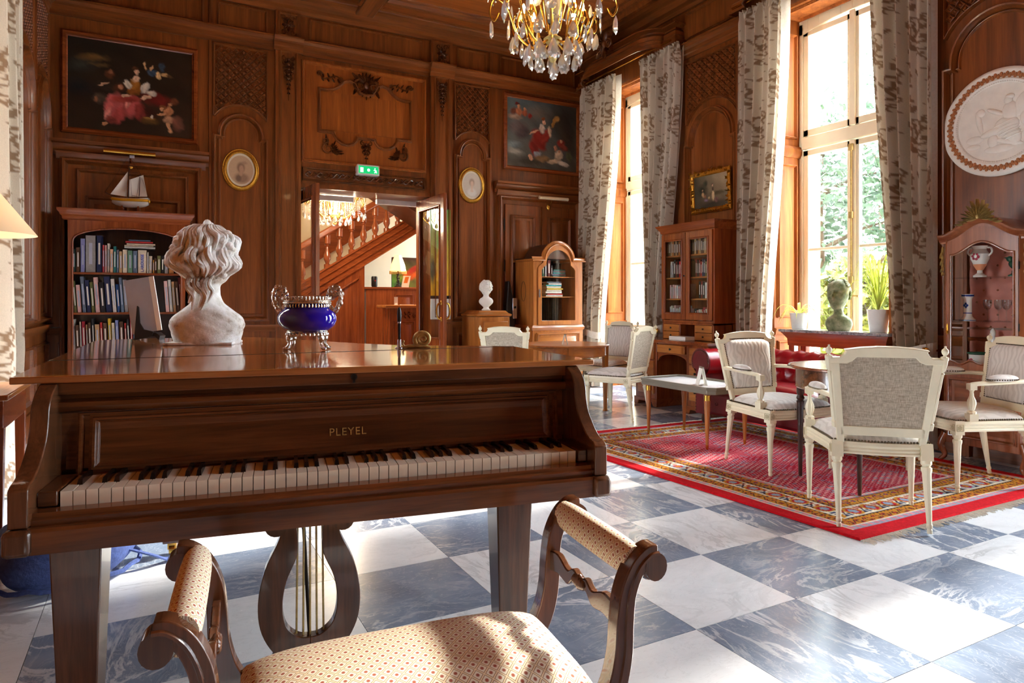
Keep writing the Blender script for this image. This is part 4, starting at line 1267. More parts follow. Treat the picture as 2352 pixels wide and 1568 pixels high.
# ================================================================ LOUIS XVI CHAIRS
def seat_plan(b, fw, rw, yf, yr):
    """half width at b in 0(front)..1(rear)"""
    return lerp(fw, rw, b**1.2), lerp(yf, yr, b)
def make_chair(name, label, arms, group, cat='chair'):
    t = thing(name, label, cat, group=group)
    fw, rw, yf, yr = (.275, .215, -.235, .205) if arms else (.235, .185, -.215, .195)
    # rails
    def outline(off=0.0, n=10):
        p = []
        for k in range(n+1):
            a = -1+2*k/n; p.append((a*(fw+off), yf-off-.03*(1-a*a)))
        for k in range(1, 6): p.append((lerp(fw, rw, k/6)+off, lerp(yf, yr, k/6)))
        for k in range(n+1):
            a = 1-2*k/n; p.append((a*(rw+off)*1.02, yr+off+.035*(1-a*a)))
        for k in range(1, 6): p.append((-lerp(rw, fw, k/6)-off, lerp(yr, yf, k/6)))
        return p
    mb = MB(); pr = [(-.014, .0), (.010, .0), (.014, .010), (.008, .016), (.012, .026), (.008, .034), (.014, .046), (.010, .062), (-.014, .062)]
    mb.sweep(outline(), [(-d, z) for d, z in pr], lambda u, v, h: (u, v, .362+h), True)
    obj('seat_rail', mb, M['cream'], t)
    # cushion
    def cush(u, v):
        a, b = 2*u-1, v
        hw, y = seat_plan(b, fw, rw, yf, yr)
        y += (-.03*(1-a*a))*(1-b)+(.035*(1-a*a))*b
        e = (max(0, 1-abs(a)**4)*max(0, 1-abs(2*b-1)**4))**.45
        return (a*(hw-.002), y, .425+.062*e)
    obj('seat_cushion', MB().grid(cush, 22, 22), M['moire'], t)
    mb = MB(); o_ = outline(.004, 10); 
    n_ = len(o_)
    for k in range(n_):
        a, b = Vector(o_[k]), Vector(o_[(k+1) % n_]); L = (b-a).length; m_ = max(1, int(L/.014))
        for j in range(m_):
            p = a.lerp(b, j/m_); mb.ell((p.x, p.y, .430), (.006, .006, .006), 5, 4)
    obj('nail_trim', mb, M['nail'], t, kind='stuff', recalc=False)
    # legs: turned and fluted
    legp = [(.012, .0), (.013, .018), (.010, .022), (.0145, .03), (.0145, .042), (.012, .046), (.0215, .285), (.0255, .30), (.0255, .312), (.018, .318), (.026, .33), (.026, .345)]
    for (x, y) in ((-fw+.012, yf+.014), (fw-.012, yf+.014), (-rw+.012, yr+.012), (rw-.012, yr+.012)):
        mb = MB().lathe(legp, 24, (0, 0), 1, 1, .10, 8)
        mb.box(-.027, .027, -.027, .027, .345, .428)
        rear = y > 0
        l = obj('leg', mb, M['cream'], t, loc=(x, y, 0), rot=(math.radians(9) if rear else 0, 0, 0), ang=30)
        if rear: l.location = (x, y+.066*.9, .0); l.scale = (1, 1, 1.008)
        mb = MB()
        for (dx, dy, ax) in ((0, -.028, 'y'), (-.028, 0, 'x'), (.028, 0, 'x')):
            mb.M = Matrix.Translation((dx, dy, .387)) @ (Matrix.Rotation(PI/2, 4, 'X') if ax == 'y' else Matrix.Rotation(PI/2, 4, 'Y'))
            for k in range(6): mb.ell((.010*math.cos(k*PI/3), .010*math.sin(k*PI/3), 0), (.006, .006, .003), 6, 4)
            mb.ell((0, 0, 0), (.006, .006, .004), 6, 4)
            for s_ in (-1, 1):
                mb.box(-.019, .019, s_*.019-.002, s_*.019+.002, -.002, .002); mb.box(s_*.019-.002, s_*.019+.002, -.019, .019, -.002, .002)
        obj('rosette', mb, M['cream_edge'], l)
    # back, raked about its foot
    RK = Matrix.Translation((0, yr+.018, .43)) @ Matrix.Rotation(math.radians(-11), 4, 'X')
    bw0, bw1, BH = (.185, .235, .475) if arms else (.165, .205, .475)
    def bobj(nm, mb, mat, par=t, **k):
        o = obj(nm, mb, M[mat], par, **k); return o
    def nb(): m_ = MB(); m_.M = RK; return m_
    wx = lambda z: lerp(bw0, bw1, z/BH)
    for sg in (-1, 1):
        mb = nb(); a = .028
        mb.hexa([(sg*wx(0)-.016, -.014, -.01), (sg*wx(0)+.016, -.014, -.01), (sg*wx(0)+.016, .014, -.01), (sg*wx(0)-.016, .014, -.01)],
                [(sg*wx(.42)-.02, -.014, .42), (sg*wx(.42)+.02, -.014, .42), (sg*wx(.42)+.02, .014, .42), (sg*wx(.42)-.02, .014, .42)])
        s_ = bobj('stile', mb, 'cream', bev=.003)
        mb = nb()
        x0, x1 = wx(.1)+.022, wx(.43)+.026
        sh = Matrix(((1, 0, sg*(x1-x0)/.33, sg*(x0-(x1-x0)/.33*.1)), (0, 1, 0, 0), (0, 0, 1, 0), (0, 0, 0, 1)))
        mb.M = RK @ sh
        mb.lathe([(.016, .07), (.016, .10), (.010, .105), (.014, .12), (.012, .34), (.014, .36), (.009, .365), (.015, .375), (.018, .40), (.018, .43)], 14, (0, 0), 1, 1, .12, 7)
        bobj('back_column', mb, 'cream', s_)
        mb = nb(); mb.M = RK @ Matrix.Translation((sg*(wx(.43)+.027), 0, .43))
        mb.lathe([(.018, 0), (.018, .012), (.008, .016), (.006, .022), (.012, .028), (.016, .038), (.015, .048), (.008, .056), (.004, .06), (.006, .066), (0, .07)], 14)
        bobj('finial', mb, 'cream', s_)
    # crest rail with stepped shoulders; lower rail
    e = wx(BH)
    mb = nb(); z0 = .405
    crest = [(-e-.03, z0), (-e+.06, z0), (-e+.085, z0+.012), (-e+.105, z0+.034), (e-.105, z0+.034), (e-.085, z0+.012), (e-.06, z0), (e+.03, z0), (e+.03, z0+.03), (e-.03, z0+.032), (e-.045, z0+.045), (e-.055, z0+.062), (e-.045, BH)]
    crest += [(x*(e-.045), BH+.018*(1-x*x)) for x in (.6, .2, -.2, -.6)]+[(-e+.045, BH), (-e+.055, z0+.062), (-e+.045, z0+.045), (-e+.03, z0+.032), (-e-.03, z0+.03)]
    mb.prism(crest, 'y', -.016, .016); bobj('crest_rail', mb, 'cream', bev=.004)
    mb = nb(); mb.prism([(-wx(.05), .03), (wx(.05), .03), (wx(.08), .078), (-wx(.08), .078)], 'y', -.014, .014); bobj('lower_rail', mb, 'cream', bev=.003)
    # pad in front, linen behind
    mb = nb()
    def pad(u, v):
        z = .078+v*(z0+.034-.078); a = 2*u-1; w = wx(z)-.014
        cut = max(0, (z-(z0-.002))/.036); w -= .085*min(1, cut)
        q = (max(0, 1-abs(a)**4)*max(0, 1-abs(2*v-1)**6))**.5
        return (a*w, -.010-.030*q, z)
    mb.grid(pad, 18, 22); bobj('back_pad', mb, 'moire')
    mb = nb()
    mb.prism([(-wx(.08)+.012, .078), (wx(.08)-.012, .078), (wx(z0)-.012, z0), (e-.09, z0+.034), (-e+.09, z0+.034), (-wx(z0)+.012, z0)], 'y', .004, .009)
    bobj('back_linen', mb, 'linen')
    mb = nb()
    for k in range(26):
        z = .085+k*.0125
        for sg in (-1, 1): mb.ell((sg*(wx(z)-.016), -.014, z), .005, 5, 4)
    for k in range(24):
        x = -bw0+.03+k*(2*bw0-.06)/23; mb.ell((x, -.014, .083), .005, 5, 4); mb.ell((x*1.0, -.016, z0+.030), .005, 5, 4)
    obj('back_nails', mb, M['nail'], t, kind='stuff', recalc=False)
    if arms:
        for sg in (-1, 1):
            yb = yr+.018+.205*math.sin(math.radians(11)); xb = wx(.22)+.02
            ptsA = spline([(sg*xb, yb, .655), (sg*(xb+.025), yb-.09, .66), (sg*(fw-.005), yb-.22, .655), (sg*(fw+.005), yf+.125, .648), (sg*(fw), yf+.085, .640)], 5)
            mb = MB(); mb.tube(ptsA, .017, 8, True, False, .8)
            mb.box(sg*fw-.02, sg*fw+.02, yf+.07, yf+.11, .612, .648)
            ar = obj('armrest', mb, M['cream'], t)
            mb = MB()
            mb.M = Matrix.Translation((sg*(xb+fw)/2+sg*.012, (yb+yf)/2+.03, .678)) @ Matrix.Rotation(sg*.16, 4, 'Z')
            mb.ell((0, 0, 0), (.032, .10, .024), 16, 10); obj('arm_pad', mb, M['moire'], ar)
            mb = MB(); mb.M = Matrix.Translation((sg*(xb+fw)/2+sg*.012, (yb+yf)/2+.03, .671)) @ Matrix.Rotation(sg*.16, 4, 'Z')
            for k in range(38):
                a = 2*PI*k/38; mb.ell((.033*math.cos(a), .10*math.sin(a), 0), .0045, 5, 4)
            obj('arm_nails', mb, M['nail'], ar, kind='stuff', recalc=False)
            mb = MB(); mb.M = Matrix.Translation((sg*(fw-.002), yf+.09, 0))
            mb.box(-.025, .025, -.025, .025, .428, .47)
            mb.lathe([(.024, .47), (.026, .482), (.013, .49), (.018, .50), (.025, .53), (.023, .548), (.012, .575), (.010, .60), (.016, .61), (.016, .616)], 18, (0, 0), 1, 1, .12, 9)
            obj('arm_support', mb, M['cream'], t)
    return t
GA = 'cream armchairs around the dark round table'
acA = make_chair('armchair', 'cream armchair beside the red sofa, its wavy-patterned back turned to the window', True, GA, 'armchair')
acB = dup(acA, (3.375, 2.265, ZR), facing(.68, .73), 'cream armchair seen from behind with bare linen back on the rug corner', GA)
acC = dup(acA, (4.52, 2.38, ZR), facing(-.87, .5), 'cream armchair in front of the glass vitrine', GA)
acA.location = (3.81, 3.245, ZR); acA.rotation_euler = (0, 0, facing(-.10, -1))
GS = 'cream side chairs around the cherry table'
scD = make_chair('side_chair', 'cream side chair nearest the coffee table, back turned to the desk', False, GS)
dup(scD, (4.54, 6.26, 0), facing(-.97, -.25), 'cream side chair standing before the far window', GS)
dup(scD, (3.05, 5.75, 0), facing(.66, .75), 'cream side chair seen from behind over the piano lid', GS)
scD.location = (4.03, 5.36, 0); scD.rotation_euler = (0, 0, facing(-.40, .92))

# ================================================================ TABLES
def round_table(name, label, loc, r, zt, apron, mats, legs, group=None):
    top, ap, lg = mats
    t = thing(name, label, 'table', loc)
    obj('table_top', MB().lathe([(0, zt-.02), (r-.01, zt-.02), (r, zt-.014), (r, zt-.005), (r-.006, zt), (0, zt)], 56), M[top], t)
    ra = r-.035
    obj('apron', MB().lathe([(ra-.02, zt-.02-apron), (ra, zt-.02-apron), (ra+.004, zt-.012-apron), (ra, zt-.004-apron), (ra, zt-.03), (ra, zt-.02), (ra-.02, zt-.02)], 56), M[ap], t)
    for (x, y) in legs:
        if lg == 'darkwood':
            mb = MB().lathe([(.010, 0), (.012, .02), (.012, .03), (.02, zt-.26), (.025, zt-.24), (.018, zt-.235), (.026, zt-.22), (.018, zt-.20), (.024, zt-.19), (.024, zt-.14), (.03, zt-.13), (.03, zt-.02)], 20)
        else:
            mb = MB().taper(0, 0, 0.012, .013, .013, zt-.02, .026, .026).taper(0, 0, 0, .018, .018, .014, .016, .016)
        obj('leg', mb, M[lg], t, loc=(x-loc[0], y-loc[1], 0))
    return t
round_table('round_table', 'round dark table with pale reflecting top on the red rug', (3.917, 2.697, ZR), .405, .728, .125, ('walnut_h', 'piano', 'darkwood'),
            ((3.70, 2.96), (3.635, 2.50), (4.17, 2.43), (4.19, 2.88)))
round_table('round_table', 'round cherry wood table on tapered legs by the far chairs', (3.786, 5.93, 0), .46, .705, .10, ('cherry_h', 'cherry_h', 'cherry'),
            ((4.157, 5.734), (3.96, 6.30), (3.42, 6.12), (3.60, 5.56)))
ct = thing('coffee_table', 'low coffee table with mirrored top, metal gallery and tapered legs', 'coffee table', (3.925, 4.165, ZR))
def octo(hx, hy, c): return [(-hx+c, -hy), (hx-c, -hy), (hx, -hy+c), (hx, hy-c), (hx-c, hy), (-hx+c, hy), (-hx, hy-c), (-hx, -hy+c)]
HX, HY = .245, .435
M['grey_frame'] = plain('grey_lacquer', srgb(130,122,108), 0.35, 0.2)
M['white_reflection'] = plain('painted_reflection_top', srgb(240,242,244), 0.2, 0.0, 0.03, 4, 0, 0.4)  # window reflection on the table top put into an even white colour
obj('frame', MB().prism(octo(HX, HY, .05), 'z', .425, .462), M['grey_frame'], ct, bev=.006)
obj('mirror_top', MB().prism(octo(HX-.02, HY-.02, .045), 'z', .460, .4655), M['white_reflection'], ct)
mb = MB(); mb.sweep(octo(HX, HY, .05), [(-.004, .0), (-.006, .02), (.006, .022), (.012, .016), (.012, 0)], lambda u, v, h: (u, v, .46+h), True)
obj('gallery', mb, M['grey_frame'], ct)
mb = MB(); mb.sweep(octo(HX-.045, HY-.045, .04), [(-.004, 0), (-.004, .001), (.004, .001), (.004, 0)], lambda u, v, h: (u, v, .4655+h), True); obj('inlay_line', mb, M['black'], ct)
for sx in (-1, 1):
    for sy in (-1, 1):
        x, y = sx*.20, sy*.345
        l = obj('leg', MB().lathe([(.011, .03), (.024, .36), (.024, .43)], 18, (x, y)), M['cherry'], ct)
        obj('ferrule', MB().lathe([(.0255, .375), (.0255, .415)], 18, (x, y)).lathe([(.008, 0), (.011, .012), (.0115, .035)], 16, (x, y)), M['brass'], l)
def card_stand(loc, rz, label, g, s=1.0):
    t = thing('menu_stand', label, 'menu stand', loc, rz, g)
    for sg in (-1, 1):
        a = MB().hexa([(-.05*s, sg*.035*s-.002, 0), (.05*s, sg*.035*s-.002, 0), (.05*s, sg*.035*s+.002, 0), (-.05*s, sg*.035*s+.002, 0)], [(-.05*s, sg*.004-.002, .14*s), (.05*s, sg*.004-.002, .14*s), (.05*s, sg*.004+.002, .14*s), (-.05*s, sg*.004+.002, .14*s)])
        obj('card', a, M['paper'], t)
    obj('clip', MB().box(-.05*s, .05*s, -.008, .008, .134*s, .146*s), M['steel'], t)
card_stand((3.86, 4.02, ZR+.4655), math.radians(60), 'folded white menu card standing on the coffee table', 'menu cards')
card_stand((3.70, 5.80, .705), math.radians(65), 'folded white menu card standing on the cherry table', 'menu cards', .75)

# ================================================================ CHESTERFIELD SOFA
sofa = thing('chesterfield_sofa', 'oxblood leather button-tufted sofa under the near window', 'sofa', (4.79, 4.02, ZR), facing(-1, 0))
sofa.scale = (1, .86, 1)
SW = .775; so = lambda nm, mb, mat='leather', **k: obj(nm, mb, M[mat], sofa, **k)
so('base', MB().box(-SW+.09, SW-.09, -.33, .30, .09, .30), 'leather_dark', bev=.03)
mb = MB()
def cus(u, v):
    a, b = 2*u-1, 2*v-1; e = (max(0, 1-abs(a)**8)*max(0, 1-abs(b)**6))**.4
    return (a*(SW-.19), -.05+b*.29, .30+.13*e)
mb.grid(cus, 30, 16); so('seat_cushion', mb)
# tufted back
def tuft(u, v, w, h, nx, ny):
    du, dv = u*w, v*h; s = w/nx; best = 9
    for j in range(ny+1):
        off = .5*s if j % 2 else 0
        x = du-off; k = round(x/s); d = math.hypot(x-k*s, (dv-j*h/ny)); best = min(best, d)
    return min(1.0, best/(s*.62))**.6
W_ = 2*(SW-.13)
def backf(u, v):
    f = tuft(u, v, W_, .42, 9, 3)
    a = v*1.25*PI
    if v < .55:
        t = v/.55; y, z = .19, .38+.20*t; nx_, nz = -1, 0
        y -= .055*f
    else:
        t = (v-.55)/.45; th = PI-t*1.25*PI; y, z = .275+(.085+.02*f)*math.cos(th), .585+(.085+.035*f)*math.sin(th)
    return (-W_/2+u*W_, y, z)
so('tufted_back', MB().grid(backf, 90, 36))
so('back_shell', MB().box(-SW+.08, SW-.08, .24, .36, .10, .60), 'leather_dark', bev=.02)
mb = MB(); s = W_/9
for j, (y, z) in enumerate(((.165, .45), (.165, .53), (.195, .635))):
    for k in range(10):
        x = -W_/2+k*s+(.5*s if j % 2 else 0)
        if abs(x) < W_/2: mb.ell((x, y+.014, z), (.012, .008, .012), 8, 5)
so('back_buttons', mb, 'leather_dark', kind='stuff')
for sg in (-1, 1):
    mb = MB()
    def armf(u, v, sg=sg):
        y = -.35+.62*u; a = -.25*PI+v*1.55*PI
        r = .112+.006*math.sin(u*40)*.3
        return (sg*(SW-.115)+sg*r*math.cos(PI-a)*-1, y, .565+r*math.sin(a)*1.12)
    mb.grid(armf, 16, 22); ro = so('rolled_arm', mb)
    mb = MB().box(min(sg*(SW-.17), sg*(SW-.06)), max(sg*(SW-.17), sg*(SW-.06)), -.345, .34, .09, .58); so('arm_panel', mb, 'leather_dark', bev=.02)
    # scrolled front facing
    pol = [(sg*(SW-.175), .09), (sg*(SW-.055), .09), (sg*(SW-.055), .5)]+[(sg*(SW-.115)+sg*.118*math.cos(math.radians(a)), .57+.13*math.sin(math.radians(a))) for a in range(-30, 211, 15)]+[(sg*(SW-.175), .5)]
    fa = so('arm_facing', MB().prism(pol, 'y', -.368, -.345), 'leather_dark', bev=.006)
    mb = MB()
    for a in range(-40, 221, 9): mb.ell((sg*(SW-.115)+sg*.10*math.cos(math.radians(a)), -.369, .57+.112*math.sin(math.radians(a))), .006, 6, 4)
    for z in range(12):
        for x in (SW-.165, SW-.065): mb.ell((sg*x, -.369, .12+z*.03), .006, 6, 4)
    obj('nail_trim', mb, M['nail'], fa, kind='stuff')
mb = MB()
for x in (-.48, -.16, .16, .48): mb.ell((x, -.335, .2), (.016, .008, .016), 8, 5)
so('front_buttons', mb, 'leather_dark', kind='stuff')
for (x, y) in ((-.66, -.28), (.66, -.28), (-.66, .26), (.66, .26)):
    obj('bun_foot', MB().lathe([(0, 0), (.03, 0), (.042, .02), (.046, .045), (.04, .07), (.03, .09), (0, .09)], 18, (x, y)), M['darkwood'], sofa)

# ================================================================ SECRETARY DESK
desk = thing('secretary_desk', 'mahogany kneehole desk with glazed bookcase top between the windows', 'desk', (5.06, 5.43, 0), facing(-1, 0))
de = lambda nm, mb, mat='mahog', par=None, **k: obj(nm, mb, M[mat], par or desk, **k)
# local x+ = towards the camera side; front at y=-.27
for sg in (-1, 1):
    x0, x1 = (-.60, -.24) if sg < 0 else (.22, .53)
    pd = de('pedestal', MB().box(x0, x1, -.265, .26, .06, .70), bev=.004)
    de('plinth', MB().prism([(x0-.012, .0), (x0+.05, .0), (x0+.07, .045), (x1-.07, .045), (x1-.05, .0), (x1+.012, .0), (x1+.012, .085), (x0-.012, .085)], 'y', -.28, .26), 'mahog_h', pd, bev=.004)
    for (z0, z1) in ((.14, .32), (.335, .50), (.515, .675)):
        d = de('drawer', MB().box(x0+.05, x1-.04, -.279, -.262, z0, z1), 'cherry_h', bev=.004)
        mb = MB().lathe([(0, 0), (.006, 0), (.006, .012), (.013, .018), (.013, .026), (0, .03)], 12); mb.box(-.004, .004, .02, .036, 0, .002)
        de('knob', mb, 'iron', d, loc=((x0+x1)/2, -.279, (z0+z1)/2), rot=(PI/2, 0, 0))
de('back_panel', MB().box(-.24, .22, .20, .225, .06, .62), 'walnut')
arch_ = [(-.24, .70), (-.24, .50)]+[(x*.23-.01, .50+.085*math.sqrt(max(0, 1-x*x))) for x in [-1+2*k/14 for k in range(15)]]+[(.22, .50), (.22, .70)]
de('kneehole_arch', MB().prism(arch_, 'y', -.25, -.225), 'mahog_h', bev=.003)
d = de('drawer', MB().box(-.225, .205, -.275, -.225, .60, .685), 'cherry_h', bev=.004)
mb = MB().lathe([(0, 0), (.006, 0), (.013, .014), (0, .02)], 12); de('knob', mb, 'iron', d, loc=(-.01, -.275, .642), rot=(PI/2, 0, 0))
de('writing_top', MB().box(-.625, .55, -.295, .265, .70, .735), 'mahog_y', bev=.008)
# hutch: y front -.07
hx0, hx1, hy = -.37, .405, -.07
dw = de('drawer_stage', MB().box(hx0, hx1, .18, .262, .735, .92).box(hx0, hx0+.02, hy, .2, .735, .92).box(hx1-.02, hx1, hy, .2, .735, .92).box(hx0, hx1, hy, .2, .90, .92).box(-.10, -.085, hy, .2, .735, .9).box(.125, .14, hy, .2, .735, .9), bev=.003)
for (a, b) in ((hx0+.022, -.102), (.142, hx1-.022)):
    for (z0, z1) in ((.74, .818), (.823, .898)):
        d = de('drawer', MB().box(a, b, hy-.006, .17, z0, z1), 'cherry_h', bev=.003)
        de('knob', MB().lathe([(0, 0), (.005, 0), (.010, .012), (0, .018)], 10), 'iron', d, loc=((a+b)/2, hy-.006, (z0+z1)/2), rot=(PI/2, 0, 0))
hz0, hz1 = .92, 1.90
de('hutch_case', MB().box(hx0-.01, hx1+.01, .24, .262, hz0, hz1).box(hx0-.01, hx0+.015, hy, .25, hz0, hz1).box(hx1-.015, hx1+.01, hy, .25, hz0, hz1).box(hx0, hx1, hy, .25, hz0, hz0+.025).box(hx0, hx1, hy, .25, hz1-.03, hz1), bev=.003)
mb = MB()
cp = [(0, 0), (.012, .01), (.016, .03), (.03, .05), (.05, .075), (.056, .09), (.03, .095)]
mb.sweep([(hx0-.01, .262), (hx0-.01, hy), (hx1+.01, hy), (hx1+.01, .262)][::-1], [(d_, h_) for d_, h_ in cp], lambda u, v, h: (u, v, hz1-.01+h))
mb.box(hx0, hx1, hy+.0, .262, hz1-.01, hz1+.075); de('hutch_cornice', mb, 'mahog_h')
sz = (1.17, 1.40, 1.64)
for z in sz: de('shelf', MB().box(hx0+.01, hx1-.01, hy+.03, .245, z-.008, z+.008), 'cherry_h')
for (a, b) in ((hx0+.005, .014), (.020, hx1-.005)):
    s_ = .055
    mb = MB().box(a, a+s_, hy-.022, hy, hz0+.03, hz1-.02).box(b-s_, b, hy-.022, hy, hz0+.03, hz1-.02).box(a+s_, b-s_, hy-.022, hy, hz0+.03, hz0+.10).box(a+s_, b-s_, hy-.022, hy, hz1-.09, hz1-.02)
    fm = lambda u, v, h: (u, hy-.022-h, v)
    frame_m(mb, fm, a+s_, b-s_, hz0+.10, hz1-.09, .010, .008)
    dr = de('glazed_door', mb, bev=.002)
    de('pane', MB().box(a+s_, b-s_, hy-.012, hy-.009, hz0+.10, hz1-.09), 'cabglass', dr, smooth=False)
de('door_knob', MB().ell((.0, hy-.03, 1.42), .009, 8, 6), 'iron')
DESKM = desk.matrix_basis.copy()
box_ = thing('flat_box', 'flat white box lying on the desk top', 'box', DESKM @ Vector((.0, -.13, .7355)), facing(-1, 0))
obj('box_lid', MB().box(-.12, .13, -.07, .08, .0, .04), M['paper'], box_, bev=.003)
obj('box_tray', MB().box(-.10, .11, -.06, .07, .0005, .01), M['bluegrey'], box_)

# ================================================================ CONSOLE UNDER THE WINDOW
con = thing('marble_console', 'mahogany console with grey marble top before the near window', 'console', (5.33, 3.86, 0), facing(-1, 0))
co = lambda nm, mb, mat='mahog_h', **k: obj(nm, mb, M[mat], con, **k)
co('marble_top', MB().prism([(-.54, -.14), (.54, -.14), (.54, .16), (-.54, .16)], 'z', .862, .888), 'marble_top', bev=.006)
mb = MB(); mb.sweep([(-.48, .14), (-.48, -.08), (.48, -.08), (.48, .14)][::-1], [(0, 0), (.004, .06), (.02, .085), (.03, .10), (.045, .118), (.045, .122)], lambda u, v, h: (u, v, .74+h)); mb.box(-.48, .48, -.08, .14, .735, .86)
co('apron', mb)
for x in (-.44, .44):
    for y in (-.05, .11): co('leg', MB().taper(x, y, 0, .02, .02, .74, .03, .03), 'mahog', bev=.003)
co('lower_shelf', MB().box(-.46, .46, -.07, .13, .10, .13), bev=.004)

# ================================================================ VITRINE
vit = thing('glass_vitrine', 'walnut curved-top display vitrine with gilt mounts and buttoned pink lining', 'vitrine', (5.17, 2.54, 0), facing(-1, 0))
vi = lambda nm, mb, mat='walnut', par=None, **k: obj(nm, mb, M[mat], par or vit, **k)
VW = .275
topc = lambda x: 1.60+.115*(math.cos(PI*x/VW)*.5+.5)**1.2
def vit_front(z0, z1): pass
xs = [-VW+2*VW*k/24 for k in range(25)]
base_poly = [(-VW+.045, -.17), (VW-.045, -.17), (VW, -.12), (VW, .155), (-VW, .155), (-VW, -.12)]
vi('lower_case', MB().prism(base_poly, 'z', .14, .66), bev=.004)
mb = MB()
panel(mb, lambda u, v, h: (u, -.17-h, v), -VW+.07, VW-.07, .2, .60, .012, .014, .008, .03); vi('apron_panel', mb, 'walnut_h')
for sg in (-1, 1):
    pts = spline([(sg*(VW-.03), -.145, .2), (sg*(VW-.005), -.165, .12), (sg*(VW-.03), -.16, .05), (sg*(VW-.005), -.18, .012)], 5)
    vi('leg', MB().tube(pts, [.03-.018*k/15 for k in range(16)], 10), 'walnut')
    vi('rear_leg', MB().box(min(sg*(VW-.05), sg*VW), max(sg*(VW-.05), sg*VW), .11, .155, 0, .16), 'walnut')
vi('back_board', MB().box(-VW, VW, .145, .158, .66, 1.60), 'walnut')
for sg in (-1, 1):
    vi('corner_post', MB().prism([(sg*(VW-.045), -.172), (sg*(VW-.005), -.13), (sg*VW, -.11), (sg*(VW-.02), -.10), (sg*(VW-.065), -.15)], 'z', .66, 1.60), bev=.002)
    vi('rear_post', MB().box(min(sg*(VW-.03), sg*VW), max(sg*(VW-.03), sg*VW), .12, .155, .66, 1.60))
    vi('side_pane', MB().box(min(sg*(VW-.008), sg*(VW-.005)), max(sg*(VW-.008), sg*(VW-.005)), -.10, .12, .66, 1.58), 'cabglass', smooth=False)
# curved pediment
pol = [(x, topc(x)) for x in xs]+[(VW, 1.56), (-VW, 1.56)]
vi('pediment', MB().prism(pol, 'y', -.165, .155))
mb = MB()
pa = [(x*1.02, topc(x)) for x in xs]
mb.sweep(pa, [(-.03, 0), (-.03, .01), (-.012, .018), (.0, .035), (.016, .04), (.02, .05), (.024, 0)], lambda u, v, h: (u, -.155-h, v)); mb.sweep(pa, [(.0, -.31), (.022, -.31), (.022, .02), (0, .02)], lambda u, v, h: (u, -.155-h, v))
vi('cornice', mb, 'walnut_h')
# door frame with shaped opening
ox = VW-.075
inner = [(x, 1.475+.085*(math.cos(PI*x/ox)*.5+.5)) for x in [-ox+2*ox*k/16 for k in range(17)]]
inlow = [(x, .725-.02*math.cos(3*PI*x/ox/1.0)*.7-.012*abs(x/ox)) for x in [ox-2*ox*k/16 for k in range(17)]]
loop_in = inner+inlow
loop_out = [(x*(VW-.05)/ox, topc(x)-.05) for x in [-ox+2*ox*k/16 for k in range(17)]]+[(x*(VW-.05)/ox, .665) for x in [ox-2*ox*k/16 for k in range(17)]]
mb = MB(); n_ = len(loop_in)
a = mb._p([(x, -.172, z) for x, z in loop_in]); b = mb._p([(x, -.172, z) for x, z in loop_out]); c = mb._p([(x, -.155, z) for x, z in loop_in]); d = mb._p([(x, -.155, z) for x, z in loop_out])
for k in range(n_):
    j = (k+1) % n_; mb.f += [(a+k, a+j, b+j, b+k), (c+k, c+j, d+j, d+k), (a+k, a+j, c+j, c+k), (b+k, b+j, d+j, d+k)]
vd = vi('glazed_door', mb, 'walnut')
mb = MB(); mb.sweep(loop_in, PM(.008, .008), lambda u, v, h: (u, -.172-h, v), True); vi('door_bead', mb, 'walnut_h', vd)
mb = MB(); i0 = mb._p([(x, -.163, z) for x, z in loop_in]); mb.f.append(tuple(range(i0, i0+n_))); vi('pane', mb, 'cabglass', vd, smooth=False)
vi('key_escutcheon', MB().ell((-ox-.02, -.176, .95), (.008, .004, .04), 8, 8).ell((-ox-.02, -.182, .93), (.006, .008, .012), 8, 6), 'gilt', vd)
for z in (.95, 1.36): vi('hinge', MB().tube([(ox+.03, -.174, z), (ox+.03, -.174, z+.05)], .005, 8), 'iron', vd)
# gilt mounts
fm = lambda u, v, h: (u, -.20-h, v)
vi('gilt_crest', ornament(fm, (0, 1.715), .55, 'fan'), 'bronze')
for sg in (-1, 1):
    mb = MB(); 
    for k in range(7): leaf(mb, lambda u, v, h, sg=sg: (u, -.155-h, v), (sg*(VW-.015), 1.54-k*.03), -PI/2+sg*.3*(k % 2), .06-.005*k, .012, .014)
    vi('gilt_mount', mb, 'bronze')
# buttoned lining
def lin(u, v):
    f = tuft(u, v, .46, .88, 5, 10); return (-.23+.46*u, .14-.012*f, .70+.88*v)
M['pink_lining'] = plain('pink_buttoned_lining', srgb(190,118,104), 0.6, 0, 0.1, 8)
vi('buttoned_lining', MB().grid(lin, 44, 80), 'pink_lining')
mb = MB()
for j in range(11):
    for k in range(6):
        x = -.23+k*.092+(.046 if j % 2 else 0)
        if abs(x) < .225: mb.ell((x, .134, .70+.088*j), (.008, .005, .008), 6, 4)
vi('lining_buttons', mb, 'walnut', kind='stuff')
for z in (1.005, 1.315): vi('glass_shelf', MB().box(-.25, .25, -.14, .135, z-.003, z+.003), 'cabglass', smooth=False)
vi('floor_board', MB().box(-.25, .25, -.15, .14, .66, .675), 'walnut_h')
VM = vit.matrix_basis.copy()
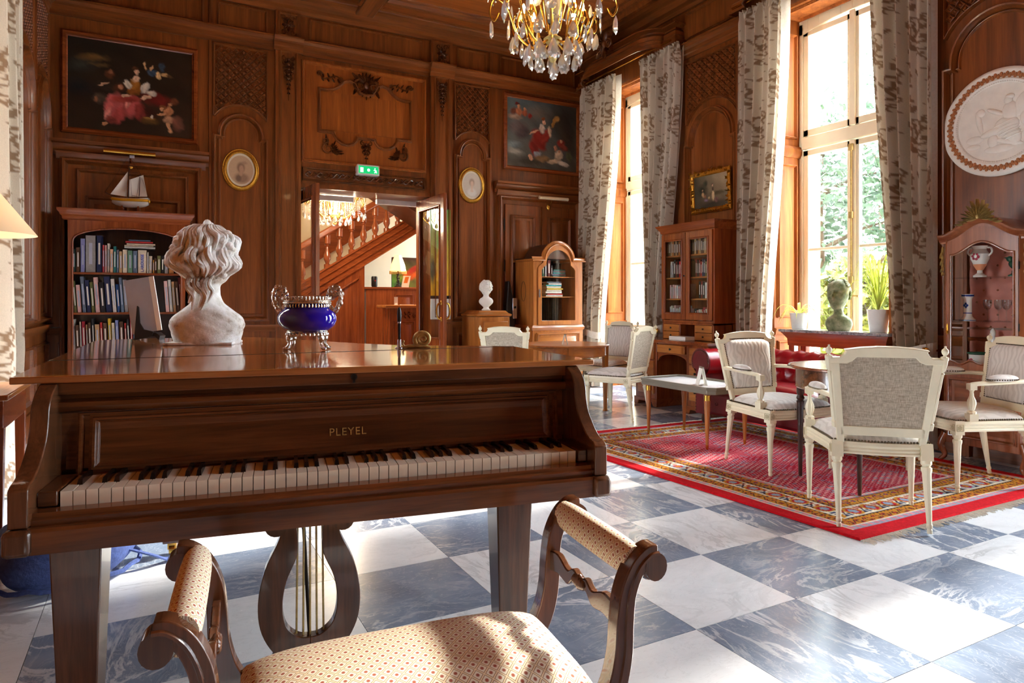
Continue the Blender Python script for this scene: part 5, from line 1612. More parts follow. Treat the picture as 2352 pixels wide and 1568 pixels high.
# ================================================================ CURTAINS AND PELMETS
def damask_raster(w=160, h=420):
    """mirrored scroll motif, 1 = brown pattern"""
    img = np.zeros((h, w)); yy, xx = np.mgrid[0:h, 0:w]; X = (xx+.5)/w*.30; Yv = (yy+.5)/h*.79
    def stroke(pts, r0, r1):
        q = spline(pts, 14); n = len(q)
        for k, (a, b) in enumerate(q):
            r = lerp(r0, r1, k/n)*1.15; img[(X-a)**2+(Yv-b)**2 < r*r] = 1
    def petal(cx, cy, a, b, ang):
        c, s = math.cos(ang), math.sin(ang); u = (X-cx)*c+(Yv-cy)*s; v = -(X-cx)*s+(Yv-cy)*c
        img[(u/a)**2+(v/b)**2 < 1.25] = 1
    cx = .15
    for sg in (-1, 1):
        m = lambda x: cx+sg*x
        stroke([(m(.0), .40), (m(.05), .44), (m(.085), .50), (m(.07), .56), (m(.03), .575), (m(.012), .55), (m(.03), .535)], .011, .005)
        stroke([(m(.085), .49), (m(.12), .53), (m(.135), .575), (m(.115), .605), (m(.09), .59), (m(.10), .57)], .008, .004)
        stroke([(m(.02), .40), (m(.07), .385), (m(.11), .40), (m(.12), .435), (m(.095), .445), (m(.09), .425)], .009, .004)
        stroke([(m(.01), .33), (m(.06), .32), (m(.10), .275), (m(.135), .26)], .009, .003)
        stroke([(m(.0), .36), (m(.04), .345), (m(.09), .335), (m(.125), .345), (m(.13), .37), (m(.11), .372)], .007, .003)
        [petal(m(.10+.02*math.cos(q)), .50+.075*math.sin(q), .009, .02, sg*(q+.6)) for q in (0, .9, 1.8, 2.7, -.9, -1.8)]; [petal(m(.06+.03*j), .30-.02*j+.02*(j % 2), .008, .019, -sg*(.8+.3*j)) for j in range(3)]; petal(m(.045), .47, .012, .03, sg*.5); petal(m(.03), .515, .010, .022, -sg*.4)
        petal(m(.028), .655, .016, .028, -sg*.35); petal(m(.05), .15, .010, .026, sg*.5)
        stroke([(m(.004), .03), (m(.018), .055)], .005, .003); stroke([(m(.004), .05), (m(.018), .025)], .004, .003)
        stroke([(m(.10), .70), (m(.13), .71)], .004, .002); stroke([(m(.09), .18), (m(.12), .19)], .004, .002); stroke([(m(.11), .09), (m(.135), .10)], .004, .002)
    petal(cx, .66, .012, .035, 0); petal(cx, .715, .030, .014, 0); petal(cx, .735, .012, .03, 0); petal(cx, .12, .013, .035, 0); petal(cx, .075, .008, .012, 0)
    petal(cx, .465, .018, .05, 0); petal(cx, .36, .02, .03, 0); img[((X-cx)/.008)**2+((Yv-.465)/.03)**2 < 1] = 0
    petal(cx, .20, .012, .02, 0)
    return img
DAM = damask_raster()
def damask(s, z):
    i = np.clip(((s % .30)/.30*DAM.shape[1]).astype(int), 0, DAM.shape[1]-1)
    col = np.floor(s/.30); zz = (z+np.where(col % 2 == 0, 0, .395)) % .79
    j = np.clip((zz/.79*DAM.shape[0]).astype(int), 0, DAM.shape[0]-1)
    return DAM[j, i]
M['damask'] = attr_mat('damask_fabric', 0.8, 0.2, 0.12, 180, 0.15, 0.18)
def lining():
    t = NT('curtain_lining'); v = t.coord('Object'); a = t.noise(v, 60, 2)
    c = t.ramp(a, [(0.3, srgb(236,230,216)), (0.7, srgb(246,242,232))]); t.l(c, t.b.inputs['Base Color']); t.set(Roughness=0.85)
    tr = t.n('ShaderNodeBsdfTranslucent'); ms = t.n('ShaderNodeMixShader'); ms.inputs[0].default_value = 0.4
    t.l(c, tr.inputs[0]); t.l(t.b.outputs[0], ms.inputs[1]); t.l(tr.outputs[0], ms.inputs[2]); t.l(ms.outputs[0], t.out.inputs[0]); return t.m
M['lining'] = lining()
def curtain(label, X0, sx, outer, inner_top, inner_tie, ztop, ztie, seed, tie=True, outer_tie=None):
    """hangs at X0 on the wall side sx (+1: wall to +X); outer..inner are Y positions"""
    R = random.Random(seed); ph = R.uniform(0, 6)
    cloth = abs(outer-inner_top)*1.75
    nu, nz = int(cloth/.0095), int(ztop/.0115)
    nf = max(4, int(cloth/.23))
    u = np.linspace(0, 1, nu+1); z = np.linspace(.015, ztop, nz+1)
    Ug, Zg = np.meshgrid(u, z)
    t = np.clip((Zg-ztie)/(ztop-ztie), 0, 1); sm = t*t*(3-2*t); sm = sm**.75
    lo = np.clip(1-Zg/ztie, 0, 1)
    ot = outer if outer_tie is None else outer_tie
    inn = inner_tie+(inner_top-inner_tie)*sm+(inner_top-inner_tie)*.15*lo
    out = ot+(outer-ot)*sm
    Yg = out+(inn-out)*Ug
    amp = .080-.022*sm-.012*np.clip(1-np.abs(Zg-ztie)/.3, 0, 1)
    fold = np.sin(2*PI*nf*Ug+ph+.5*np.sin(3*Ug*PI+ph))+.35*np.sin(2*PI*nf*2.3*Ug+ph*2+.4*Zg)
    head = np.clip((Zg-(ztop-.12))/.12, 0, 1)
    fold = fold*(1-head)+head*np.sin(2*PI*nf*3*Ug)*.5
    Xg = X0-sx*amp*fold
    Yg = Yg+.010*np.cos(2*PI*nf*Ug+ph)*np.sign(inner_top-outer)
    V_ = np.dstack([Xg, Yg, Zg]).reshape(-1, 3); w = nu+1
    F_ = [(j*w+i, j*w+i+1, (j+1)*w+i+1, (j+1)*w+i) for j in range(nz) for i in range(nu)]
    me = bpy.data.meshes.new('drape'); me.from_pydata(V_.tolist(), [], F_)
    me.polygons.foreach_set('use_smooth', [True]*len(F_)); me.update()
    pat = damask(Ug*cloth+ph, Zg)[..., None]
    base, br = np.array(srgb(226,214,196)), np.array(srgb(158,130,104))
    set_col(me, (base*(1-pat)+br*pat).reshape(-1, 3)); me.materials.append(M['damask'])
    c = thing('curtain', label, 'curtain', group='damask curtains')
    obj('drape', me, None, c)
    mb = MB(); d = .05*math.copysign(1, inner_top-outer)
    def lf(a, b):
        zz = .015+(ztop-.02)*b; t_ = min(1, max(0, (zz-ztie)/(ztop-ztie))); s_ = (t_*t_*(3-2*t_))**.75
        i_ = inner_tie+(inner_top-inner_tie)*s_+d; o_ = ot+(outer-ot)*s_
        return (X0+sx*(.07+.014*math.sin(a*20+ph)), o_+(i_-o_)*a, zz)
    mb.grid(lf, 26, 60); obj('lining', mb, M['lining'], c)
    if tie:
        mb = MB()
        y0, y1 = sorted((ot, inner_tie)); ym, hw = (y0+y1)/2, (y1-y0)/2+.03
        n = 28
        for k in range(n):
            a0, a1 = 2*PI*k/n, 2*PI*(k+1)/n
            q = lambda a, h: (X0+.095*math.cos(a), ym+hw*math.sin(a), ztie+h-.05*math.sin(a)*math.copysign(1, inner_top-outer))
            i_ = mb._p([q(a0, -.045), q(a1, -.045), q(a1, .045), q(a0, .045)]); mb.f.append((i_, i_+1, i_+2, i_+3))
        obj('tie_band', mb, M['lining'], c)
        oy = ot+.0*d
        mb = MB().tube([(X0+sx*.15, oy, ztie+.03), (X0-sx*.02, oy, ztie+.03)], .008, 8); mb.M = Matrix.Translation((X0-sx*.075, oy-.0, ztie+.03)) @ Matrix.Rotation(PI/2, 4, 'Y')
        mb.lathe([(0, -.01), (.02, -.008), (.03, 0), (.024, .01), (0, .014)], 16)
        for k in range(10): mb.ell((.026*math.cos(k*PI/5), .026*math.sin(k*PI/5), 0), .008, 6, 5)
        obj('brass_holdback', mb, M['brass'], c)
    return c
CX = 5.20
curtain('beige damask curtain beside the dome-topped cabinet', CX, 1, 7.70, 6.98, 7.34, 4.08, .74, 1)
curtain('beige damask curtain just behind the bookcase desk', CX, 1, 5.76, 6.48, 6.32, 4.08, .78, 2, True, 6.07)
curtain('beige damask curtain between gilt framed picture and near window', CX, 1, 4.87, 4.38, 4.60, 4.06, .74, 3)
curtain('beige damask curtain with gilt tie-back beside the plaster roundel', CX, 1, 2.99, 3.47, 3.27, 4.06, .74, 4)
curtain('pale damask curtain behind the lampshade', XL+.17, -1, 5.04, 4.55, 4.80, 4.06, .55, 5, False)
def pelmet(yc, label):
    p = thing('carved_pelmet', label, 'pelmet', (XR, yc, 0), group='carved pelmets')
    prof = [(0, .0), (.012, .0), (.012, .05), (.03, .06), (.03, .10), (.05, .115), (.05, .16), (.075, .19), (.095, .2), (.095, .235), (0, .24)]
    plan = [(.05, -1.02), (-.02, -1.02), (-.02, -.80), (-.10, -.76), (-.16, -.68), (-.205, -.58), (-.215, -.45), (-.215, .45), (-.205, .58), (-.16, .68), (-.10, .76), (-.02, .80), (-.02, 1.02), (.05, 1.02)]
    plan = [(x-.16, y) for x, y in plan]; plan[0] = (0, -1.02); plan[-1] = (0, 1.02)
    mb = MB(); mb.sweep(plan, [(-d, h) for d, h in prof], lambda u, v, h: (u, v, 4.08+h))
    obj('cornice_front', mb, M['oak_y'], p)
    i2 = MB().prism(plan, 'z', 4.30, 4.315); obj('top_board', i2, M['oak_y'], p)
    om = lambda u, v, h: (-.40-h, u, v)
    obj('carved_shell', ornament(om, (0, 4.35), 1.1, 'crest'), M['oak_dark'], p)
    obj('curtain_rail', MB().tube([(-.18, -.95, 4.12), (-.18, .95, 4.12)], .012, 8), M['brass'], p)
pelmet(WR[0], 'carved oak pelmet above the far window curtains')
pelmet(WR[1], 'carved oak pelmet above the near window curtains')

# ================================================================ PAINTED PICTURES
def paint(w, h, nx, ny, bg, strokes, mapf, seed=1):
    X, Y = np.meshgrid(np.linspace(0, 1, nx+1), np.linspace(0, 1, ny+1))
    rs = np.random.RandomState(seed)
    wob = lambda s: sum(np.sin(X*rs.uniform(4, 30)*s+Y*rs.uniform(4, 30)*s+rs.uniform(0, 6)) for _ in range(5))/5
    C = np.zeros(X.shape+(3,)); n1 = wob(1)
    c0, c1, c2, c3 = [np.array(srgb(*c)) for c in bg]      # bl, br, tl, tr
    C[:] = 1.7*(c0*(1-X)[..., None]+c1*X[..., None])*(1-Y)[..., None]+(c2*(1-X)[..., None]+c3*X[..., None])*Y[..., None]
    C *= (1+.25*n1)[..., None]
    asp = w/h
    X0_, Y0_ = X.copy(), Y.copy()
    X = X+.010*wob(3.5)+.006*wob(9); Y = Y+.012*wob(3.5)+.006*wob(9)
    for (cx, cy, rx, ry, ang, col, soft) in strokes:
        a = math.radians(ang); dx, dy = (X-cx)*asp, (Y-cy); u = dx*math.cos(a)+dy*math.sin(a); v = -dx*math.sin(a)+dy*math.cos(a)
        r = np.hypot(u/(rx*asp), v/ry)+.10*wob(2.2)
        al = np.clip((1-r)/max(soft, .02)+.0, 0, 1)
        fold = np.sin(u/(rx*asp)*5.0+2.2*np.sin(v/ry*2+cx*30)+cy*40)*.17
        sh = (1.12+.26*np.clip((-u/(rx*asp)+v/ry)*.7, -1, 1)+fold+.10*wob(5))[..., None]
        C = C*(1-al[..., None])+np.array(srgb(*col))*sh*al[..., None]
    C *= (1+.06*wob(6))[..., None]
    V_ = [mapf((i/nx-.5)*w, (j/ny)*h) for j in range(ny+1) for i in range(nx+1)]; W = nx+1
    F_ = [(j*W+i, j*W+i+1, (j+1)*W+i+1, (j+1)*W+i) for j in range(ny) for i in range(nx)]
    me = bpy.data.meshes.new('canvas'); me.from_pydata(V_, [], F_); me.update()
    set_col(me, np.clip(C, 0, 1).reshape(-1, 3)); return me
M['oil'] = attr_mat('oil_paint', 0.55, 0.25, 0.12, 90, 0.1)
P1 = [(.12,.70,.16,.10,8,(58,58,52),.9),(.20,.79,.15,.055,5,(122,88,48),.8),(.25,.72,.10,.03,0,(104,76,44),.8),(.1,.45,.2,.12,0,(26,28,30),.9),(.8,.55,.2,.35,10,(40,26,14),.9),
 (.50,.12,.45,.12,0,(44,30,18),.8),(.33,.64,.05,.06,20,(96,54,32),.6),(.33,.66,.025,.035,0,(150,100,70),.5),(.30,.48,.10,.07,-20,(52,38,28),.6),(.40,.50,.06,.06,10,(94,50,28),.6),(.41,.51,.025,.035,0,(190,130,95),.4),(.25,.36,.07,.07,0,(86,70,58),.6),(.22,.35,.02,.035,0,(150,100,70),.5),(.28,.52,.05,.015,20,(190,150,120),.4),
 (.70,.42,.16,.10,-10,(112,26,22),.6),(.60,.24,.14,.12,0,(70,26,20),.7),(.36,.30,.085,.16,-12,(196,96,92),.35),(.40,.20,.06,.12,-20,(170,70,66),.4),(.50,.31,.075,.15,-8,(188,86,82),.35),(.56,.26,.05,.12,0,(140,52,46),.4),(.31,.20,.03,.09,-15,(216,136,124),.5),(.47,.36,.025,.10,-15,(220,140,128),.5),(.44,.38,.16,.05,8,(160,60,52),.5),
 (.525,.53,.055,.10,0,(160,100,34),.35),(.505,.47,.06,.04,0,(140,82,30),.4),(.465,.55,.03,.07,25,(214,204,188),.35),(.60,.53,.035,.08,-25,(212,202,188),.35),(.655,.48,.05,.035,-15,(206,196,180),.35),(.61,.43,.05,.025,20,(214,172,140),.35),(.53,.62,.035,.045,0,(224,184,152),.35),(.54,.70,.024,.042,8,(226,186,154),.3),(.525,.735,.03,.035,0,(92,54,30),.5),(.45,.42,.04,.018,10,(210,168,138),.4),
 (.66,.71,.05,.045,10,(64,84,106),.45),(.74,.79,.03,.06,0,(58,74,92),.5),(.605,.78,.013,.06,12,(212,168,120),.4),(.655,.765,.012,.04,-10,(206,160,112),.4),(.71,.69,.028,.045,15,(220,180,126),.4),(.76,.71,.03,.03,0,(190,150,100),.4),(.80,.70,.05,.02,-20,(86,60,36),.5),(.84,.42,.045,.05,0,(110,58,34),.5),(.81,.38,.02,.03,0,(176,120,84),.4),
 (.79,.30,.045,.07,-20,(184,122,82),.35),(.745,.335,.03,.04,0,(120,70,36),.4),(.74,.315,.017,.027,0,(206,150,110),.35),(.73,.26,.05,.016,10,(206,150,110),.35),(.80,.21,.06,.05,10,(176,130,100),.4),(.87,.17,.06,.10,20,(120,72,56),.4),(.80,.11,.02,.07,15,(206,150,110),.35),(.64,.17,.09,.05,0,(96,66,28),.5),(.64,.20,.06,.02,0,(150,110,50),.5),(.66,.22,.018,.018,0,(214,204,190),.4),(.29,.09,.03,.022,25,(196,140,100),.4),(.34,.14,.05,.05,-20,(130,56,48),.5)]
P2 = [(.2,.9,.3,.12,0,(96,110,112),.9),(.45,.82,.25,.15,0,(118,108,96),.9),(.8,.75,.25,.35,15,(58,48,40),.8),(.85,.5,.12,.35,25,(66,54,44),.7),(.16,.58,.17,.12,0,(110,100,98),.6),(.22,.50,.13,.10,20,(88,80,82),.6),(.12,.72,.12,.05,0,(170,150,130),.6),(.08,.32,.16,.07,0,(128,146,150),.6),(.12,.22,.16,.06,-10,(170,170,160),.6),(.3,.10,.5,.12,0,(76,72,64),.8),
 (.10,.80,.06,.06,0,(120,70,52),.5),(.17,.80,.055,.07,10,(190,120,82),.4),(.17,.87,.022,.03,0,(206,150,110),.4),(.15,.91,.04,.025,0,(110,30,26),.5),(.25,.79,.045,.06,-10,(176,96,64),.4),(.25,.85,.02,.03,0,(206,150,110),.4),(.32,.76,.03,.05,20,(150,50,42),.5),
 (.45,.43,.10,.20,30,(150,48,40),.35),(.38,.30,.07,.16,20,(140,46,40),.4),(.55,.50,.06,.16,-30,(160,56,46),.4),(.49,.60,.05,.08,0,(216,206,192),.35),(.42,.22,.06,.05,0,(150,160,170),.4),(.52,.70,.026,.045,0,(226,180,148),.3),(.505,.745,.03,.025,0,(140,80,44),.4),(.38,.54,.09,.018,25,(216,170,138),.35),(.60,.57,.03,.10,10,(210,180,150),.4),(.66,.72,.03,.12,-25,(170,120,60),.5),(.71,.77,.04,.06,-30,(180,130,66),.6),(.33,.16,.03,.06,20,(214,168,138),.35),
 (.50,.16,.14,.06,0,(140,112,76),.5),(.76,.42,.07,.07,0,(150,50,40),.45),(.76,.45,.022,.035,0,(206,150,116),.35),(.80,.36,.07,.06,-20,(140,60,48),.45),(.68,.34,.03,.05,0,(180,120,92),.4),(.73,.24,.07,.09,-15,(206,180,150),.4),(.66,.14,.12,.04,10,(196,170,140),.4),(.74,.30,.022,.03,0,(196,140,104),.35),(.88,.24,.05,.10,15,(96,96,66),.5),(.80,.12,.10,.04,-10,(206,196,180),.4)]
def big_painting(label, x0, x1, z0, z1, bg, st, seed):
    t = thing('oil_painting', label, 'painting', ((x0+x1)/2, YB-.001, z0), group='allegorical paintings set in the panelling')
    w, h = x1-x0, z1-z0
    me = paint(w, h, 210, 170, bg, st, lambda a, b: (a, -.012, b), seed); me.materials.append(M['oil']); obj('canvas', me, None, t)
    obj('backing', MB().box(-w/2, w/2, -.01, 0, 0, h), M['felt'], t)
    mb = MB(); mb.sweep([(-w/2-.015, -.015), (w/2+.015, -.015), (w/2+.015, h+.015), (-w/2-.015, h+.015)], [(-.03, .0), (-.028, .03), (-.01, .05), (.012, .045), (.02, .02), (.03, .014), (.032, 0)], lambda u, v, hh: (u, -hh, v), True)
    obj('frame', mb, M['mahog_h'], t); return t
big_painting('dark painting of a seated woman in pink skirt with cherubs above bookcase', -.80, .35, 2.88, 3.82, ((40,26,14),(52,32,18),(40,34,26),(46,30,16)), P1, 3)
big_painting('painting of a woman in red robe holding wheat above cupboard', 4.16, 5.30, 2.97, 3.92, ((96,96,90),(70,64,54),(108,128,132),(66,60,54)), P2, 4)
P3 = [(.5,.1,.6,.16,0,(70,58,44),.7),(.25,.55,.2,.25,0,(52,50,34),.7),(.35,.75,.09,.12,20,(58,60,44),.6),(.7,.42,.3,.08,0,(86,76,52),.6),(.57,.35,.045,.17,0,(206,176,136),.35),(.565,.55,.03,.07,0,(70,52,44),.4),(.56,.67,.02,.04,0,(220,180,150),.35),(.555,.70,.022,.03,0,(90,56,40),.4),(.66,.22,.07,.10,20,(120,86,78),.4),(.27,.42,.04,.10,10,(190,150,110),.4),(.26,.56,.02,.035,0,(206,160,126),.4),(.33,.36,.03,.06,0,(150,96,70),.5),(.36,.24,.08,.05,0,(128,106,130),.5),(.45,.31,.04,.04,0,(190,160,120),.5)]
pic = thing('framed_picture', 'gilt framed pastoral picture tilted above the bookcase desk', 'picture', (XR-.02, 5.395, 2.165))
me = paint(.50, .36, 60, 44, ((60,54,44),(76,64,48),(66,60,46),(196,170,134)), P3, lambda a, b: (-.01-.05*b, -a, b), 9); me.materials.append(M['oil']); obj('canvas', me, None, pic)
def pmap(u, v, h): return (-.012-.05*v-h, -u, v)
mb = MB(); mb.sweep([(-.25, 0), (.25, 0), (.25, .36), (-.25, .36)], [(-.045, -.01), (-.045, .012), (-.03, .026), (-.01, .02), (.0, .01), (.006, .0)], pmap, True)
obj('frame', mb, M['gilt'], pic)
mb = MB()
for k in range(60):
    t = k/60*4; s = int(t); f = t-s; q = [(lerp(-.27, .27, f), -.022), (.272, lerp(-.02, .38, f)), (lerp(.27, -.27, f), .382), (-.272, lerp(.38, -.02, f))][s]
    leaf(mb, pmap, q, rnd.uniform(0, 6.28), .035, .009, .034)
obj('frame_carving', mb, M['gilt'], pic, kind='stuff')
obj('backing', MB().prism([(-.006, 0), (-.026, .36), (.0, .36), (.012, 0)], 'y', -.25, .25), M['felt'], pic)
obj('hanging_cord', MB().tube([(-.03, -.08, .38), (-.004, 0, .45), (-.03, .08, .38)], .002, 5), M['iron'], pic)

# oval prints in gilt frames
def oval(label, x, z, bg, st, seed):
    t = thing('oval_print', label, 'picture', (x, YB-.002, z), group='oval prints in gilt frames'); rx, rz = .165, .205; n = 48
    mb = MB(); pa = [(rx*math.cos(2*PI*k/n), rz*math.sin(2*PI*k/n)) for k in range(n)]
    mb.sweep(pa, [(.022, 0), (.02, .022), (.008, .034), (-.006, .03), (-.016, .018), (-.022, .02), (-.028, .012)][::-1], lambda u, v, h: (u, -h, v), True); obj('frame', mb, M['gilt'], t)
    rs = 26; V_ = [(0, -.012, 0)]; F_ = []; uv = [(.5, .5)]
    for j in range(1, rs+1):
        for k in range(n):
            a = 2*PI*k/n; V_.append((rx*.9*j/rs*math.cos(a), -.012, rz*.9*j/rs*math.sin(a))); uv.append((.5+.5*j/rs*math.cos(a), .5+.5*j/rs*math.sin(a)))
    for k in range(n): F_.append((0, 1+k, 1+(k+1) % n))
    for j in range(rs-1):
        for k in range(n): F_.append((1+j*n+k, 1+j*n+(k+1) % n, 1+(j+1)*n+(k+1) % n, 1+(j+1)*n+k))
    me = bpy.data.meshes.new('print'); me.from_pydata(V_, [], F_); uv = np.array(uv)
    C = np.tile(np.array(srgb(*bg)), (len(V_), 1)); rr = np.hypot(uv[:, 0]-.5, uv[:, 1]-.5); C[rr > .44] = srgb(236,222,196)
    for (cx_, cy_, ax, ay, col) in st:
        q = np.hypot((uv[:, 0]-cx_)/ax, (uv[:, 1]-cy_)/ay); al = np.clip((1-q)/.4, 0, 1)[:, None]*.8; C = C*(1-al)+np.array(srgb(*col))*al
    set_col(me, C); me.materials.append(M['oil']); obj('print', me, None, t)
oval('oval gilt framed engraving beside the bookcase', .828, 2.61, (206,170,136), [(.52,.26,.30,.18,(150,116,92)),(.42,.24,.12,.12,(120,92,74)),(.50,.57,.17,.19,(126,92,70)),(.52,.53,.10,.14,(206,164,134)),(.50,.38,.07,.08,(200,158,128)),(.62,.72,.12,.06,(176,140,112))], 1)
oval('oval gilt framed portrait print above the white bust', 3.65, 2.67, (214,200,186), [(.5,.24,.26,.18,(232,226,218)),(.5,.60,.16,.17,(166,134,110)),(.51,.55,.09,.12,(230,196,172)),(.5,.40,.06,.09,(228,194,170)),(.5,.30,.10,.06,(226,196,176))], 2)
# picture lamps
def pic_lamp(label, x, z, lit):
    t = thing('picture_lamp', label, 'lamp', (x, YB, z), group='brass picture lamps')
    mb = MB(); mb.tube([(-.23, -.16, 0), (.23, -.16, 0)], .024, 14); obj('lamp_tube', mb, M['brass' if not lit else 'cream'], t)
    mb = MB().tube(spline([(0, -.02, -.09), (0, -.08, -.06), (0, -.12, -.02), (0, -.16, -.01)], 4), .008, 8); mb.ell((0, -.025, -.1), (.03, .014, .05), 10, 6); obj('bracket', mb, M['brass'], t)
pic_lamp('slim brass picture lamp under the dark painting', -.24, 2.66, False)
pic_lamp('cream picture lamp under the painting with wheat', 4.82, 2.56, True)
# exit sign
ex = thing('exit_sign', 'green illuminated emergency exit sign over the door', 'sign', (2.25, YB-.045, 2.665))
obj('housing', MB().box(-.135, .135, -.05, .045, 0, .125), M['white'], ex, bev=.008)
M['exit_green'] = emit('exit_green', srgb(0,150,84), 0.9); M['exit_white'] = emit('exit_white', srgb(235,255,245), 1.2)
obj('green_face', MB().box(-.12, .12, -.053, -.049, .018, .105), M['exit_green'], ex)
mb = MB().box(-.10, -.065, -.056, -.052, .03, .085).ell((.0, -.052, .06), (.018, .006, .018), 10, 6)
mb.tube([(.075, -.054, .07), (.085, -.054, .05), (.072, -.054, .03)], .005, 6); mb.tube([(.085, -.054, .05), (.10, -.054, .032)], .005, 6); mb.tube([(.062, -.054, .062), (.08, -.054, .064), (.098, -.054, .055)], .004, 6); mb.ell((.078, -.053, .082), (.007, .004, .007), 8, 5)
obj('symbols', mb, M['exit_white'], ex)

# ================================================================ ARCHED BOOKCASE AND ITS BOOKS
BX0, BX1, BYF = -.775, .285, 7.60
bc = thing('arched_bookcase', 'red mahogany open bookcase with arched front full of books', 'bookcase', (0, 0, 0))
bk = lambda nm, mb, mat='mahog', **k: obj(nm, mb, M[mat], bc, **k)
bk('back_panel', MB().box(BX0+.02, BX1-.02, YB-.06, YB-.045, .08, 1.95), 'darkwood')
for x in (BX0, BX1-.03): bk('side', MB().box(x, x+.03, BYF, YB-.045, 0, 1.95), bev=.003)
bk('plinth', MB().box(BX0-.01, BX1+.01, BYF-.01, YB-.045, 0, .10), 'mahog_h', bev=.004)
op0, op1, za = BX0+.065, BX1-.065, 1.715
mid, hw = (op0+op1)/2, (op1-op0)/2
archp = [(op1, za-.02)]+[(mid+hw*math.cos(math.radians(a)), za+.145*math.sin(math.radians(a))**.8) for a in range(6, 175, 6)]+[(op0, za-.02)]
face = [(BX0, .1), (op0, .1)]+archp[::-1]+[(op1, .1), (BX1, .1), (BX1, 1.95), (BX0, 1.95)]
bk('front_frame', MB().prism(face, 'y', BYF, BYF+.022), 'mahog', bev=.003)
mb = MB(); mb.tube([(op0, BYF-.002, .1)]+[(x, BYF-.002, z) for x, z in archp[::-1]]+[(op1, BYF-.002, .1)], .009, 8); bk('arch_bead', mb)
mb = MB()
mb.sweep([(BX0-.005, YB-.05), (BX0-.005, BYF), (BX1+.005, BYF), (BX1+.005, YB-.05)][::-1], [(0, 0), (.012, .012), (.014, .035), (.03, .05), (.032, .065), (.05, .085), (.052, .11), (.02, .115)], lambda u, v, h: (u, v, 1.925+h)); mb.box(BX0, BX1, BYF, YB-.05, 1.93, 2.035)
bk('cornice', mb, 'mahog_h')
SHZ = (1.43, 1.04, .66, .30)
for z in SHZ: bk('shelf', MB().box(BX0+.03, BX1-.03, BYF+.03, YB-.06, z-.022, z), 'mahog_h', bev=.003)
COLS = {'dark green': (40,62,52), 'brown': (96,62,40), 'periwinkle': (146,152,206), 'marbled grey': (160,160,158), 'navy': (34,44,84), 'rose red': (196,72,84), 'pale rose': (224,170,164), 'white': (232,232,226), 'peach': (228,190,158), 'teal': (36,128,130), 'grey-blue': (110,126,146), 'tan': (196,160,116), 'cream': (232,220,196), 'sage green': (104,150,126), 'slate blue': (100,120,146), 'amber': (206,146,44), 'olive': (110,110,60), 'dark': (34,30,34), 'grey': (158,152,152), 'orange-brown': (186,116,52), 'dark red': (120,34,34), 'mauve': (150,124,140), 'blue': (40,92,160), 'crimson': (176,32,52), 'yellow': (226,186,52), 'lilac': (150,150,190), 'red': (190,44,44), 'green': (60,130,84), 'pink': (232,190,186), 'turquoise': (60,170,180)}
BM = {}
def book_mat(c):
    if c not in BM: BM[c] = plain('book_cloth_'+c.replace(' ', '_'), srgb(*COLS[c]), 0.55, 0, 0.12, 40)
    return BM[c]
ORD = ['first', 'second', 'third', 'fourth', 'fifth', 'sixth', 'seventh', 'eighth', 'ninth', 'tenth', 'eleventh', 'twelfth', 'thirteenth', 'fourteenth', 'fifteenth', 'sixteenth', 'seventeenth', 'eighteenth', 'nineteenth', 'twentieth', 'twenty-first', 'twenty-second', 'twenty-third', 'twenty-fourth', 'twenty-fifth', 'twenty-sixth', 'twenty-seventh', 'twenty-eighth']
def book(mat_c, w, h, d, Mx, label, group, bands=True):
    """upright book: spine faces local -Y, x = thickness"""
    b = thing('book', label, 'book', group=group); b.matrix_basis = Mx
    m = book_mat(mat_c)
    obj('cover', MB().box(-w/2, w/2, 0, .004, 0, h).box(-w/2, -w/2+.003, 0, d, 0, h).box(w/2-.003, w/2, 0, d, 0, h), m, b, smooth=False)
    obj('pages', MB().box(-w/2+.0025, w/2-.0025, .004, d-.006, .004, h-.004), M['paper'], b, smooth=False)
    if bands and w > .014:
        lt = sum(COLS[mat_c]) < 330
        obj('spine_title', MB().box(-w*.16, w*.16, -.0006, .001, h*.22, h*.8), M['paper'] if lt else M['bluegrey'], b, smooth=False)
    return b
kx = .00108; kz = .00094
def row(base, zs, lst, lean, shelf, x_off=150, place='the arched bookcase'):
    for i, (x0, x1, yt, c) in enumerate(lst):
        w = (x1-x0)*kx*.92; h = min((base-yt)*kz, .36); x = -.722+((x0+x1)/2-x_off)*kx*.80
        Mx = Matrix.Translation((x, BYF+.045+rnd.uniform(0, .02), zs)) @ Matrix.Rotation(-lean, 4, 'Y') if lean else Matrix.Translation((x, BYF+.045+rnd.uniform(0, .02), zs))
        b = book(c, max(.009, w*.86), h, rnd.uniform(.15, .2), Mx, '%s book, %s from the left on the %s shelf of %s' % (c, ORD[i], shelf, place), 'books in the arched bookcase')
        yield b
TOP = [(150,190,470,'dark green'),(190,230,450,'brown'),(233,278,360,'periwinkle'),(280,380,325,'marbled grey'),(385,440,320,'navy'),(442,465,420,'rose red'),(465,488,420,'pale rose'),(490,515,400,'white'),(515,550,460,'peach'),(550,580,430,'teal'),(580,605,465,'grey-blue'),(605,640,480,'tan'),(640,690,460,'cream'),(690,742,468,'sage green'),(742,790,468,'slate blue'),(792,885,460,'cream'),(885,905,480,'white'),(905,942,520,'cream'),(945,962,560,'amber'),(962,990,545,'brown'),(990,1030,515,'olive'),(1030,1065,515,'dark'),(1067,1110,505,'grey'),(1112,1165,410,'orange-brown'),(1185,1240,365,'dark red'),(1242,1266,470,'grey-blue'),(1268,1295,390,'mauve')]
